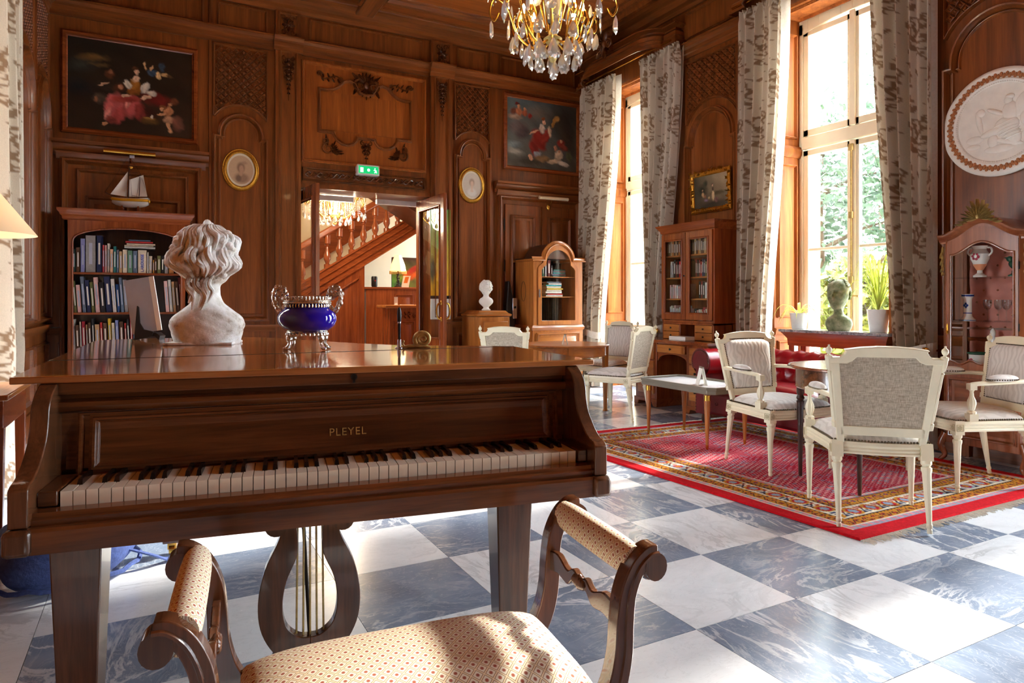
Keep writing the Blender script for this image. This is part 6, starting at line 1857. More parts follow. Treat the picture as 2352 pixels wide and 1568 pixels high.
for k, b in enumerate(row(705, SHZ[0], TOP, 0, 'top')):
    if k == 15:
        cu = bpy.data.curves.new('spine_letters', 'FONT'); cu.body = 'LAROUSSE'; cu.size = .038; cu.extrude = .0003
        tmp = bpy.data.objects.new('spine_letters', cu); COL.objects.link(tmp); dg = bpy.context.evaluated_depsgraph_get(); me_t = bpy.data.meshes.new_from_object(tmp.evaluated_get(dg)); bpy.data.objects.remove(tmp)
        obj('spine_letters', me_t, M['cobalt'], b, loc=(.012, -.001, .012), rot=(PI/2, -PI/2, 0))
MID = [(150,172,790,'dark green'),(174,204,820,'olive'),(206,250,860,'pink'),(255,292,775,'grey-blue'),(295,338,810,'navy'),(340,375,830,'olive'),(378,425,780,'pink'),(428,478,830,'dark'),(480,542,770,'navy'),(545,585,795,'white'),(590,625,850,'blue'),(627,660,780,'slate blue'),(662,700,800,'grey'),(702,745,820,'teal'),(760,800,800,'dark'),(810,850,820,'brown'),(860,900,830,'grey'),(1080,1122,810,'pink'),(1125,1158,795,'white'),(1160,1193,815,'tan'),(1195,1232,815,'brown'),(1235,1270,770,'dark red'),(1275,1300,770,'slate blue')]
for b in row(1145, SHZ[1], MID, math.radians(4), 'middle'): pass
BOT = [(155,190,1165,'white'),(192,230,1225,'brown'),(232,250,1190,'cream'),(252,290,1188,'crimson'),(292,310,1220,'tan'),(312,345,1200,'brown'),(347,375,1160,'dark'),(377,425,1220,'tan'),(427,455,1200,'red'),(457,500,1205,'brown'),(505,538,1160,'yellow'),(540,573,1205,'cream'),(577,610,1180,'periwinkle'),(614,660,1195,'brown'),(665,688,1210,'red'),(690,718,1170,'dark'),(722,748,1120,'crimson'),(752,790,1120,'slate blue'),(1140,1173,1220,'dark'),(1177,1200,1180,'lilac'),(1205,1268,1170,'tan')]
for b in row(1500, SHZ[2], BOT, math.radians(2), 'third'): pass
zz = SHZ[0]+.247
for k, (c, th, wd) in enumerate((('white', .016, .27), ('cream', .014, .255), ('cream', .018, .25), ('red', .020, .24), ('slate blue', .016, .19))):
    Mx = Matrix.Translation((-.145+rnd.uniform(-.01, .01), BYF+.05, zz)) @ Matrix.Rotation(PI/2, 4, 'Y') @ Matrix.Translation((-th/2, 0, -wd/2))
    book(c, th, wd, .17, Mx, '%s book lying flat, %s from the bottom of the top shelf pile' % (c, ORD[k]), 'books lying on top of the row', False); zz += th+.0005

# ================================================================ MODEL SHIP
ship = thing('model_ship', 'model sailing ship with white sails and yellow hull on the bookcase', 'model ship', (-.23, 7.74, 2.0405), math.radians(-14))
ship.scale = (1.22, 1.22, 1.32)
sp2 = [(-.14, .075, .0), (-.11, .055, .018), (-.05, .04, .034), (.03, .036, .036), (.10, .045, .03), (.135, .06, .02)]
mb = MB(); n = 10
rows = []
for (x, zk, wd) in [tuple(q) for q in spline(sp2, 4)]:
    zt = .105+.25*max(0, -x-.05)**1.3+.12*max(0, x-.06)
    rows.append(mb._p([(x, max(0, wd)*math.cos(PI*k/n), (lerp(zt, zk, math.sin(PI*k/n)**.7))) for k in range(n+1)]))
for a, b in zip(rows, rows[1:]):
    for k in range(n): mb.f.append((a+k, a+k+1, b+k+1, b+k))
    mb.f.append((a, a+n, b+n, b))
obj('hull', mb, M['white'], ship)
M['ship_yellow'] = plain('yellow_paint', srgb(226,168,30), 0.4)
mb = MB()
for sg in (-1, 1):
    mb.tube([(q[0], sg*(max(0, q[2])+.002), .092+.25*max(0, -q[0]-.05)**1.3) for q in [tuple(z) for z in spline(sp2, 4)]], .011, 6)
obj('gunwale', mb, M['ship_yellow'], ship)
mb = MB(); mb.tube([(-.02, 0, .06), (-.01, 0, .44)], [.005, .002], 8); mb.tube([(.06, 0, .06), (.07, 0, .30)], [.004, .002], 8); mb.tube([(-.12, 0, .115), (-.19, 0, .15)], .003, 6); mb.tube([(-.05, 0, .36), (.05, 0, .355)], .002, 6); mb.tube([(-.06, 0, .30), (.06, 0, .305)], .002, 6); mb.tube([(.0, 0, .13), (.13, 0, .12)], .002, 6)
obj('masts', mb, M['darkwood'], ship)
for nm, q in (('mainsail', ((-.012, .12), (.125, .125), (.095, .29), (-.008, .25))), ('jib', ((-.15, .135), (-.03, .12), (-.02, .31), (-.022, .31)))):
    mb = MB(); a_, b_, c_, d_ = q
    mb.grid(lambda u, v: (lerp(lerp(a_[0], b_[0], u), lerp(d_[0], c_[0], u), v), .025*math.sin(PI*u)*math.sin(PI*v)-.004, lerp(lerp(a_[1], b_[1], u), lerp(d_[1], c_[1], u), v)), 10, 10)
    obj(nm, mb, M['paper'], ship)
mb = MB()
for (a, b) in (((-.01, 0, .44), (-.19, 0, .15)), ((-.01, 0, .43), (.07, 0, .30)), ((.07, 0, .30), (.135, 0, .11)), ((-.012, 0, .36), (-.03, .034, .1)), ((-.012, 0, .36), (-.03, -.034, .1)), ((-.012, 0, .36), (.02, .034, .1)), ((-.012, 0, .36), (.02, -.034, .1)), ((.068, 0, .29), (.05, .03, .1)), ((.068, 0, .29), (.05, -.03, .1))): mb.tube([a, b], .0009, 4)
obj('rigging', mb, M['iron'], ship)
obj('flag', MB().box(-.01, .028, -.0006, .0006, .415, .437), M['bluegrey'], ship)
mb = MB()
for x in (-.06, .06): mb.prism([(x-.01, 0), (x+.01, 0), (x+.006, .05), (x-.006, .05)], 'y', -.02, .02)
mb.box(-.09, .09, -.01, .01, 0, .008); obj('cradle', mb, M['mahog_h'], ship)

# ================================================================ DOME-TOPPED CABINET
dc = thing('dome_cabinet', 'light cherry glazed cabinet with arched dome top in the corner', 'cabinet', (4.63, 7.42, 0))
dv = lambda nm, mb, mat='cherry', par=None, **k: obj(nm, mb, M[mat], par or dc, **k)
CW = .375
dv('base', MB().box(-CW-.01, CW+.01, 0, .52, .06, .78), bev=.004)
mb = MB(); panel(mb, lambda u, v, h: (u, -h, v), -CW+.06, CW-.06, .45, .73, .016, .018, .01, .04); panel(mb, lambda u, v, h: (u, -h, v), -CW+.06, CW-.06, .12, .40, .016, .018, .01, .04); dv('base_panels', mb, 'cherry_h')
mb = MB(); mb.sweep([(-CW-.01, .52), (-CW-.01, 0), (CW+.01, 0), (CW+.01, .52)][::-1], [(0, 0), (.012, .012), (.02, .04), (.006, .06), (0, .07)], lambda u, v, h: (u, v, .77+h)); dv('waist_moulding', mb, 'cherry_h')
for sg in (-1, 1): dv('side', MB().box(min(sg*(CW-.02), sg*CW), max(sg*(CW-.02), sg*CW), .02, .5, .82, 1.70), bev=.002)
dv('back_panel', MB().box(-CW, CW, .48, .5, .82, 1.72), 'darkwood')
dv('deck', MB().box(-CW, CW, .02, .5, .80, .83), 'cherry_h')
def ring(outer, inner, y0, y1):
    mb = MB(); n_ = len(outer)
    a = mb._p([(x, y0, z) for x, z in inner]); b = mb._p([(x, y0, z) for x, z in outer]); c = mb._p([(x, y1, z) for x, z in inner]); d = mb._p([(x, y1, z) for x, z in outer])
    for k in range(n_):
        j = (k+1) % n_; mb.f += [(a+k, a+j, b+j, b+k), (c+k, c+j, d+j, d+k), (a+k, a+j, c+j, c+k), (b+k, b+j, d+j, d+k)]
    return mb
def dome(w, zs, r, z0, n=16):
    return [(-w, z0), (w, z0), (w, zs-.05), (w-.02, zs-.02), (r, zs+.02)]+[(r*math.cos(math.radians(a)), zs+.03+r*1.0*math.sin(math.radians(a))) for a in range(10, 171, 10)]+[(-r, zs+.02), (-w+.02, zs-.02), (-w, zs-.05)]
din = dome(.255, 1.60, .185, .90); dout = dome(.31, 1.63, .235, .845)
dd = dv('arched_door', ring(dout, din, -.012, .012), bev=.003)
mb = MB(); i_ = mb._p([(x, 0, z) for x, z in din]); mb.f.append(tuple(range(i_, i_+len(din)))); dv('pane', mb, 'cabglass', dd, smooth=False)
dv('lock_plate', MB().box(-.30, -.28, -.018, -.012, 1.2, 1.3), 'steel', dd)
fo_ = [(-CW, .82), (CW, .82), (CW, 1.70), (.24, 1.70)]+[(.24*math.cos(math.radians(a)), 1.66+.24*math.sin(math.radians(a))) for a in range(10, 171, 10)]+[(-.24, 1.70), (-CW, 1.70)]
fi_ = [(-.312, .845), (.312, .845), (.312, 1.58), (.238, 1.66)]+[(.236*math.cos(math.radians(a)), 1.66+.236*math.sin(math.radians(a))) for a in range(10, 171, 10)]+[(-.238, 1.66), (-.312, 1.58)]
dv('front_frame', ring(fo_, fi_, .0, .025))
pa = [(CW+.03, 1.71), (.245, 1.71)]+[(.248*math.cos(math.radians(a)), 1.675+.248*math.sin(math.radians(a))) for a in range(10, 171, 10)]+[(-.245, 1.71), (-CW-.03, 1.71)]
mb = MB(); mb.sweep(pa, [(.012, -.50), (.04, -.50), (.04, .035), (.03, .04), (.02, .022), (.008, .02), (-.012, .008), (-.015, -.01)], lambda u, v, h: (u, -h, v)); dv('cornice', mb, 'cherry_h')
dv('roof', MB().prism([(-CW, 1.70), (CW, 1.70), (.24, 1.712)]+[(.24*math.cos(math.radians(a)), 1.67+.24*math.sin(math.radians(a))) for a in range(10, 171, 10)]+[(-.24, 1.712)], 'y', .02, .5), 'darkwood')
mb = MB().tube([(-CW-.002, .26+.06*math.sin(2*PI*k/24), 1.28+.13*math.cos(2*PI*k/24)) for k in range(24)], .003, 5, closed=True); dv('oval_inlay', mb, 'darkwood')
mb = MB()
for k in range(18): mb.box(-.33+k*.037, -.33+k*.037+.018, .47, .482, .83, 1.7)
dv('striped_lining', mb, 'felt')
for z in (1.21, 1.47): dv('shelf', MB().box(-CW+.02, CW-.02, .04, .48, z-.009, z), 'cherry_h')
DCM = dc.matrix_basis.copy()
for i, (x, w, h, c) in enumerate(((-.225, .022, .17, 'navy'), (-.197, .024, .16, 'blue'), (-.168, .02, .18, 'green'), (-.13, .03, .17, 'grey'), (-.08, .045, .22, 'dark red'), (-.038, .02, .15, 'dark'))):
    book(c, w, h, .15, DCM @ Matrix.Translation((x, .10, 1.47)), '%s book, %s from the left on the top shelf inside the dome cabinet' % (c, ORD[i]), 'books in the dome cabinet')
zz = 1.47
for i, (th, wd, c) in enumerate(((.02, .2, 'teal'), (.022, .21, 'slate blue'), (.018, .19, 'turquoise'), (.02, .2, 'grey-blue'), (.018, .18, 'teal'))):
    book(c, th, wd, .15, DCM @ Matrix.Translation((.09, .12, zz)) @ Matrix.Rotation(PI/2, 4, 'Y') @ Matrix.Translation((-th/2, 0, -wd/2)), '%s book lying flat, %s up in the dome cabinet upper pile' % (c, ORD[i]), 'books in the dome cabinet', False); zz += th+.0005
zz = 1.21
for i, (th, wd, c) in enumerate(((.022, .26, 'white'), (.02, .24, 'red'), (.028, .25, 'white'), (.02, .23, 'cream'), (.02, .25, 'yellow'), (.024, .22, 'cream'), (.018, .24, 'turquoise'), (.022, .2, 'white'), (.02, .22, 'grey-blue'))):
    book(c, th, wd, .15, DCM @ Matrix.Translation((.0+.012*math.sin(i*2), .10, zz)) @ Matrix.Rotation(PI/2, 4, 'Y') @ Matrix.Translation((-th/2, 0, -wd/2)), '%s book lying flat, %s up in the dome cabinet lower pile' % (c, ORD[i]), 'books in the dome cabinet', False); zz += th+.0005

# ================================================================ PEDESTAL CABINET AND SMALL WHITE BUST
pc = thing('pedestal_cabinet', 'cherry pedestal cabinet carrying a small white bust', 'cabinet', (3.70, 7.62, 0))
pv = lambda nm, mb, mat='cherry', **k: obj(nm, mb, M[mat], pc, **k)
pv('body', MB().prism([(-.20, -.22)]+[(x*.2, -.22-.015*math.cos(PI*x/1.0)) for x in (-.7, -.3, 0, .3, .7)]+[(.20, -.22), (.22, -.16), (.22, .30), (-.22, .30), (-.22, -.16)], 'z', .05, .955), bev=.003)
for (z0, z1) in ((.62, .90), (.12, .58)): pv('front_door', MB().box(-.165, .165, -.246, -.222, z0, z1), 'cherry_h', bev=.004)
mb = MB(); mb.lathe([(.22*1.35, .955), (.235*1.35, .965), (.24*1.35, .98), (.20*1.35, .99), (.19*1.35, 1.01), (.17*1.35, 1.028), (0, 1.028)], 4)
mb2 = MB(); mb2.M = Matrix.Translation((0, .04, 0)) @ Matrix.Rotation(PI/4, 4, 'Z'); mb2.lathe([(.30, .955), (.335, .962), (.345, .985), (.30, 1.0), (.27, 1.02), (.26, 1.032), (0, 1.032)], 4)
pv('moulded_top', mb2, 'cherry_h')
wb = thing('small_bust', 'small white plaster bust on the cherry pedestal cabinet', 'bust', (3.66, 7.58, 1.0325), math.radians(150))
s = .72
rg = [(0, .075, .07, 0, 0), (.02, .078, .072, 0, 0), (.035, .055, .052, 0, 0), (.06, .05, .05, 0, 0), (.085, .075, .06, 0, 0), (.13, .118, .075, 0, 0), (.17, .125, .08, 0, .0), (.21, .10, .072, 0, 0), (.24, .055, .056, 0, 0), (.275, .05, .056, 0, -.004), (.30, .068, .082, 0, -.008), (.35, .092, .102, 0, -.004), (.41, .106, .114, 0, .004), (.46, .10, .108, 0, .008), (.505, .075, .08, 0, .01), (.525, .04, .045, 0, .01), (.532, .01, .01, 0, .01)]
obj('figure', bust_mesh('figure', [tuple(v*s for v in q) for q in rg], True, .05, 8, 44, 3), M['plaster_white'], wb)
mb = MB(); R = random.Random(4)
for k in range(60):
    a = R.uniform(0, PI); z = R.uniform(.34, .52)*s; t_ = (z-.40*s)/(.13*s); w = math.sqrt(max(.05, 1-t_*t_)); mb.ell((.102*s*w*math.cos(a), .005+.11*s*w*math.sin(a), z), (.016, .016, .014), 7, 5)
obj('curls', mb, M['plaster_white'], wb)
ic = thing('instrument_case', 'black instrument case standing between pedestal and dome cabinet', 'case', (4.10, 7.80, 0))
pts = [(-.07, .04), (.07, .04), (.085, .5), (.07, .85), (.075, 1.05), (.05, 1.18), (.025, 1.26), (.0, 1.41), (-.03, 1.42), (-.045, 1.25), (-.06, 1.1), (-.05, .9), (-.085, .5)]
obj('shell', MB().prism(pts, 'y', -.05, .06), M['black'], ic, bev=.015)
obj('feet', MB().box(-.06, .06, -.05, .05, 0, .045), M['black'], ic)
obj('silver_plate', MB().box(.02, .085, -.075, -.052, .92, 1.19), M['steel'], ic, bev=.006)
mb = MB(); mb.M = Matrix.Translation((.052, -.076, 1.07)) @ Matrix.Rotation(PI/2, 4, 'X'); mb.lathe([(0, 0), (.018, 0), (.014, .01), (0, .012)], 14); obj('dial', mb, M['black'], ic)

# ================================================================ PLASTER ROUNDEL ON THE RIGHT WALL
md = thing('plaster_roundel', 'large white plaster relief roundel with seated figure on the right wall', 'relief', (XR-.012, 2.585, 2.43)); md.rotation_euler = (0, -PI/2, 0)
mb = MB().lathe([(0, 0), (.385, 0), (.385, .018), (.372, .03), (.355, .032), (.345, .026), (.31, .026), (.30, .034), (.285, .03), (.275, .018), (0, .016)], 72); obj('disc', mb, M['plaster_white'], md)
mb = MB()
for k in range(110):
    a = 2*PI*k/110; mb.M = Matrix.Rotation(a, 4, 'Z'); mb.ell((.328+.012*(k % 2)-.006, 0, .028), (.021, .013, .009), 6, 4)
M['terracotta'] = plain('terracotta_wreath', srgb(176,112,66), 0.7, 0, 0.3, 50)
obj('wreath_band', mb, M['terracotta'], md)
mb = MB()
for k in range(120):
    a = 2*PI*k/120; mb.ell((.283*math.cos(a), .283*math.sin(a), .028), .0055, 6, 4)
obj('bead_ring', mb, M['plaster_white'], md)
mb = MB()        # relief: local x = up, y = along wall (towards far end)
E3 = lambda x, y, a, b, h=.02, ang=0: (setattr(mb, 'M', Matrix.Translation((x, y, .016)) @ Matrix.Rotation(ang, 4, 'Z')), mb.ell((0, 0, 0), (a, b, h), 14, 8, 0.0))
E3(.14, -.06, .035, .028); E3(.165, -.07, .02, .03); E3(.06, -.07, .075, .05, .024); E3(.075, .02, .018, .07, .016, -.5); E3(-.03, -.05, .06, .08, .026); E3(-.06, .02, .03, .11, .022, .25); E3(-.11, -.09, .08, .05, .022, .3); E3(-.13, .04, .05, .035, .02); E3(-.075, .055, .024, .022, .02); E3(-.19, .0, .03, .10, .014); E3(-.15, -.06, .02, .10, .016, -.3); E3(.02, .13, .09, .02, .01, .2); E3(.09, .12, .03, .03, .012); E3(-.1, .16, .03, .06, .01); E3(-.15, .17, .02, .05, .01); E3(.1, -.15, .09, .05, .014, -.4); E3(0, -.17, .06, .04, .014)
for k in range(6): E3(-.02-.02*k, -.03-.012*k, .008, .09-.006*k, .03, .3)
obj('relief_figure', mb, M['plaster_white'], md)

# ================================================================ HALL BEYOND THE DOOR
HY1, HX0, HX1, HZ = 11.6, .0, 5.6, 4.3
M['hall_cream'] = plain('cream_wall_paint', srgb(240,222,188), 0.7, 0, 0.04, 3)
wh = struct(obj('wall_hall', MB().box(HX0, HX1, HY1, HY1+.1, 0, HZ).box(HX0-.1, HX0, YB+.42, HY1, 0, HZ).box(HX1, HX1+.1, YB+.42, HY1, 0, .9).box(HX1, HX1+.1, YB+.42, HY1, 3.4, HZ).box(HX1, HX1+.1, YB+.42, 9.0, .9, 3.4).box(HX1, HX1+.1, 10.6, HY1, .9, 3.4), M['hall_cream'], smooth=False), 'cream wall of the stair hall')  # unseen opening in the side wall, added to let daylight into the hall
struct(obj('ceiling_hall', MB().box(HX0-.1, HX1+.1, YB+.42, HY1+.1, HZ, HZ+.1), M['hall_cream'], smooth=False), 'hall ceiling')
st = thing('oak_staircase', 'carved wooden staircase with turned balusters rising in the hall', 'staircase')
sv = lambda nm, mb, mat='mahog_h', par=None, **k: obj(nm, mb, M[mat], par or st, **k)
sl = (2.305-1.589)/(3.308-2.184); YS = 10.3
zf = lambda x: 1.589+(x-2.184)*sl
sv('string', MB().prism([(1.2, zf(1.2)), (3.9, zf(3.9)), (3.9, zf(3.9)-.31), (1.2, zf(1.2)-.31)], 'y', YS, YS+.06), bev=.01)
mb = MB()
for d in (.0, -.10, -.20, -.30): mb.tube([(1.2, YS-.012, zf(1.2)+d), (3.9, YS-.012, zf(3.9)+d)], .018, 6)
sv('string_moulding', mb)
sv('handrail', MB().prism([(1.3, zf(1.3)+.50), (3.6, zf(3.6)+.50), (3.6, zf(3.6)+.61), (1.3, zf(1.3)+.61)], 'y', YS-.05, YS+.09), bev=.02)
balp = [(.055, 0), (.055, .06), (.03, .07), (.035, .09), (.06, .14), (.058, .2), (.03, .27), (.024, .33), (.04, .345), (.03, .36), (.055, .375), (.055, .50)]
for k in range(11):
    x = 1.55+k*.187; z0 = zf(x)-.01
    sv('baluster', MB().lathe([(r*.9, z) for r, z in balp], 4 if False else 12, (x, YS+.03)), 'mahog', loc=(0, 0, z0))
for k in range(14):
    x = 1.35+k*.18; sv('tread', MB().box(x, x+.22, YS+.06, YS+1.15, zf(x)-.12, zf(x)-.08), bev=.004)
sv('under_panel', MB().prism([(1.2, 0), (2.87, 0), (2.87, zf(2.87)-.30), (1.2, zf(1.2)-.30)], 'y', YS+.01, YS+.04), 'mahog')
mb = MB(); mb.sweep([(1.4, .2), (2.78, .2), (2.78, zf(2.78)-.46), (1.4, zf(1.4)-.46)], PM(.02, .025), lambda u, v, h: (u, YS+.01-h, v), True); sv('under_moulding', mb, 'mahog')
# upper flight returning above
uf = lambda x: 2.78-(x-2.84)*.575
sv('upper_soffit', MB().prism([(2.7, uf(2.7)), (4.6, uf(4.6)), (4.6, uf(4.6)+.5), (2.7, uf(2.7)+.5)], 'y', YS-.9, YS-.1), 'darkwood')
sv('wall_string', MB().prism([(1.0, zf(1.0)+.1), (3.9, zf(3.9)+.1), (3.9, zf(3.9)+.5), (1.0, zf(1.0)+.5)], 'y', HY1-.05, HY1-.005), 'mahog_h')
cn = thing('reception_cupboard', 'dark wooden cupboard under the stairs in the hall', 'cupboard', (3.38, 10.35, 0))
obj('body', MB().box(-.48, .62, -.02, .4, 0, 1.34), M['mahog'], cn, bev=.004)
obj('top', MB().box(-.51, .65, -.05, .42, 1.34, 1.375), M['mahog_h'], cn, bev=.006)
mb = MB(); panel(mb, lambda u, v, h: (u, -.02-h, v), .0, .28, .3, 1.25, .016, .02, .01, .04); obj('front_panel', mb, M['mahog'], cn)
dk = thing('hall_desk', 'carved reception desk just inside the hall', 'desk', (3.20, 9.3, 0))
obj('desk_top', MB().box(-.34, .5, -.12, .35, 1.05, 1.095), M['cherry_h'], dk, bev=.012)
obj('desk_body', MB().box(-.26, .45, -.05, .30, 0, 1.05), M['mahog'], dk, bev=.004)
mb = MB(); panel(mb, lambda u, v, h: (u, -.05-h, v), -.2, .1, .1, .85, .016, .02, .01, .04); obj('desk_panel', mb, M['mahog'], dk)
obj('desk_frieze', ornament(lambda u, v, h: (u, -.05-h, v), (-.02, .95), .8, 'spray'), M['mahog_h'], dk)
hc = thing('desk_card', 'white upright card on the hall desk', 'card', (3.03, 9.24, 1.0955)); obj('card', MB().box(-.025, .025, -.003, .003, 0, .115), M['paper'], hc); obj('card_foot', MB().box(-.025, .025, -.015, .015, 0, .004), M['paper'], hc)
lf_ = thing('paper_leaflet', 'white leaflets lying on the hall desk', 'leaflet', (3.20, 9.26, 1.0955)); obj('sheet', MB().box(-.09, .09, -.05, .05, 0, .006), M['paper'], lf_)
spk = thing('portable_speaker', 'black cylindrical speaker on the hall cupboard', 'speaker', (3.06, 10.42, 1.3755))
obj('body', MB().lathe([(0, 0), (.04, 0), (.048, .02), (.048, .15), (.04, .17), (0, .17)], 20), M['black'], spk); obj('badge', MB().box(-.012, .012, -.051, -.046, .09, .11), M['leather'], spk)
hl = thing('fringed_lamp', 'table lamp with cream fringed shade on the hall cupboard', 'lamp', (3.46, 10.45, 1.3755))
mb = MB().lathe([(0, 0), (.06, 0), (.065, .012), (.03, .03), (.02, .06)], 16); mb.tube(spline([(0, 0, .05), (.012, 0, .1), (-.012, 0, .16), (.01, 0, .21), (0, 0, .27)], 4), .014, 8)
for k in range(6): mb.ell((.02*math.cos(k*2), .02*math.sin(k*2), .06+.03*k), .014, 7, 5)
obj('base', mb, M['iron'], hl)
M['shade_lit'] = (lambda t: (t.set(Base_Color=srgb(246,222,176), Roughness=.8, Emission_Color=srgb(255,214,150), Emission_Strength=0.7), t.m)[1])(NT('lit_silk_shade'))
obj('shade', MB().lathe([(.135, .255), (.13, .28), (.115, .36), (.085, .44), (.06, .50), (.055, .52)], 30, (0, 0), 1, 1, .08, 10, False), M['shade_lit'], hl)
mb = MB()
for k in range(60):
    a = 2*PI*k/60; mb.tube([(.135*math.cos(a), .135*math.sin(a), .265), (.135*math.cos(a), .135*math.sin(a), .215)], .003, 4)
M['gold_fringe'] = plain('gold_fringe', srgb(190,140,60), 0.8); obj('fringe', mb, M['gold_fringe'], hl, kind='stuff')
lp = thing('open_brochure', 'upright brochure with orange picture beside the fringed lamp', 'brochure', (3.56, 10.40, 1.3755), math.radians(-15))
obj('leaf', MB().hexa([(-.06, -.002, 0), (.06, -.002, 0), (.06, .002, 0), (-.06, .002, 0)], [(-.02, .06, .19), (.10, .06, .19), (.10, .064, .19), (-.02, .064, .19)]), M['paper'], lp)
M['orange'] = plain('orange_print', srgb(226,120,40), 0.6); obj('picture', MB().hexa([(-.02, .016, .07), (.04, .016, .07), (.04, .019, .07), (-.02, .019, .07)], [(.01, .052, .17), (.07, .052, .17), (.07, .055, .17), (.01, .055, .17)]), M['orange'], lp)
hp = thing('abstract_canvas', 'dark canvas with orange and green colours leaning on the hall cupboard', 'painting', (3.72, 10.62, 1.3755))
me = paint(.62, .50, 40, 30, ((60,120,50),(120,90,40),(80,40,30),(60,44,40)), [(.5,.4,.3,.2,20,(216,96,30),.5),(.3,.25,.2,.15,-20,(120,150,50),.5),(.6,.6,.25,.12,30,(176,50,30),.5),(.2,.1,.2,.1,0,(60,90,60),.5)], lambda a, b: (a, .03*b-.01, b), 12); me.materials.append(M['oil']); obj('canvas', me, None, hp)
obj('stretcher', MB().box(-.31, .31, .005, .02, 0, .49), M['felt'], hp)
gp = thing('added_golden_print', 'added print behind the door leaf standing in for the golden image in its glass', 'print', (3.19, 7.945, 1.22))  # print added behind the leaf in place of the image in its glass
me = paint(.27, 1.1, 34, 90, ((196,140,30),(206,150,40),(60,160,110),(130,170,80)), [(.5,.62,.35,.2,0,(120,180,100),.7),(.35,.78,.3,.08,0,(180,206,120),.6),(.5,.45,.2,.28,-6,(222,176,44),.5),(.48,.68,.1,.06,10,(214,160,40),.4),(.5,.2,.5,.15,0,(214,160,30),.6),(.1,.3,.2,.2,0,(70,80,60),.6)], lambda a, b: (a, -.012, b), 15); me.materials.append(M['oil']); obj('print', me, None, gp); obj('board', MB().box(-.135, .135, -.01, .0, -.04, 1.1), M['black'], gp); obj('caption_panel', MB().box(-.135, .135, -.012, .0, -.30, -.04), M['paper'], gp)
hlp = bpy.data.lights.new('hall_chandelier_light', 'POINT'); hlp.energy = 75; hlp.color = (1, .82, .58); hlp.shadow_soft_size = .25
hlo = bpy.data.objects.new('hall_chandelier_light', hlp); COL.objects.link(hlo); hlo.location = (2.22, 9.35, 2.45)
# ================================================================ CHANDELIERS
def crystal_mesh(nm, h, w, scal=True):
    n = 18; mb = MB(); ring0 = []; ring1 = []
    for k in range(n):
        a = 2*PI*k/n; t = (1-math.cos(a))/2          # 0 top .. 1 .. 0
        z = -h*(1-math.cos(a))/2; x = w*math.sin(a)*(.35+.65*t**1.2)*1.25
        s = 1+(.07*math.cos(9*a) if scal and t > .4 else 0)
        ring0.append((x*s, z-(h*.03*math.cos(9*a) if scal and t > .4 else 0)))
    o = mb._p([(x, 0, z) for x, z in ring0])
    f = mb._p([(x*.62, -w*.30, lerp(z, -h*.62, .36)) for x, z in ring0]); b = mb._p([(x*.62, w*.30, lerp(z, -h*.62, .36)) for x, z in ring0])
    cf = mb._p([(0, -w*.36, -h*.62)]); cb = mb._p([(0, w*.36, -h*.62)])
    for k in range(n):
        j = (k+1) % n
        mb.f += [(o+k, o+j, f+j, f+k), (o+j, o+k, b+k, b+j), (f+k, f+j, cf), (b+j, b+k, cb)]
    me = mb.mesh(nm, False); me.materials.append(M['crystal']); return me
M['bulb'] = emit('warm_bulb', srgb(255,214,150), 60.0)
M['candle'] = plain('candle_tube', srgb(244,230,200), 0.5)
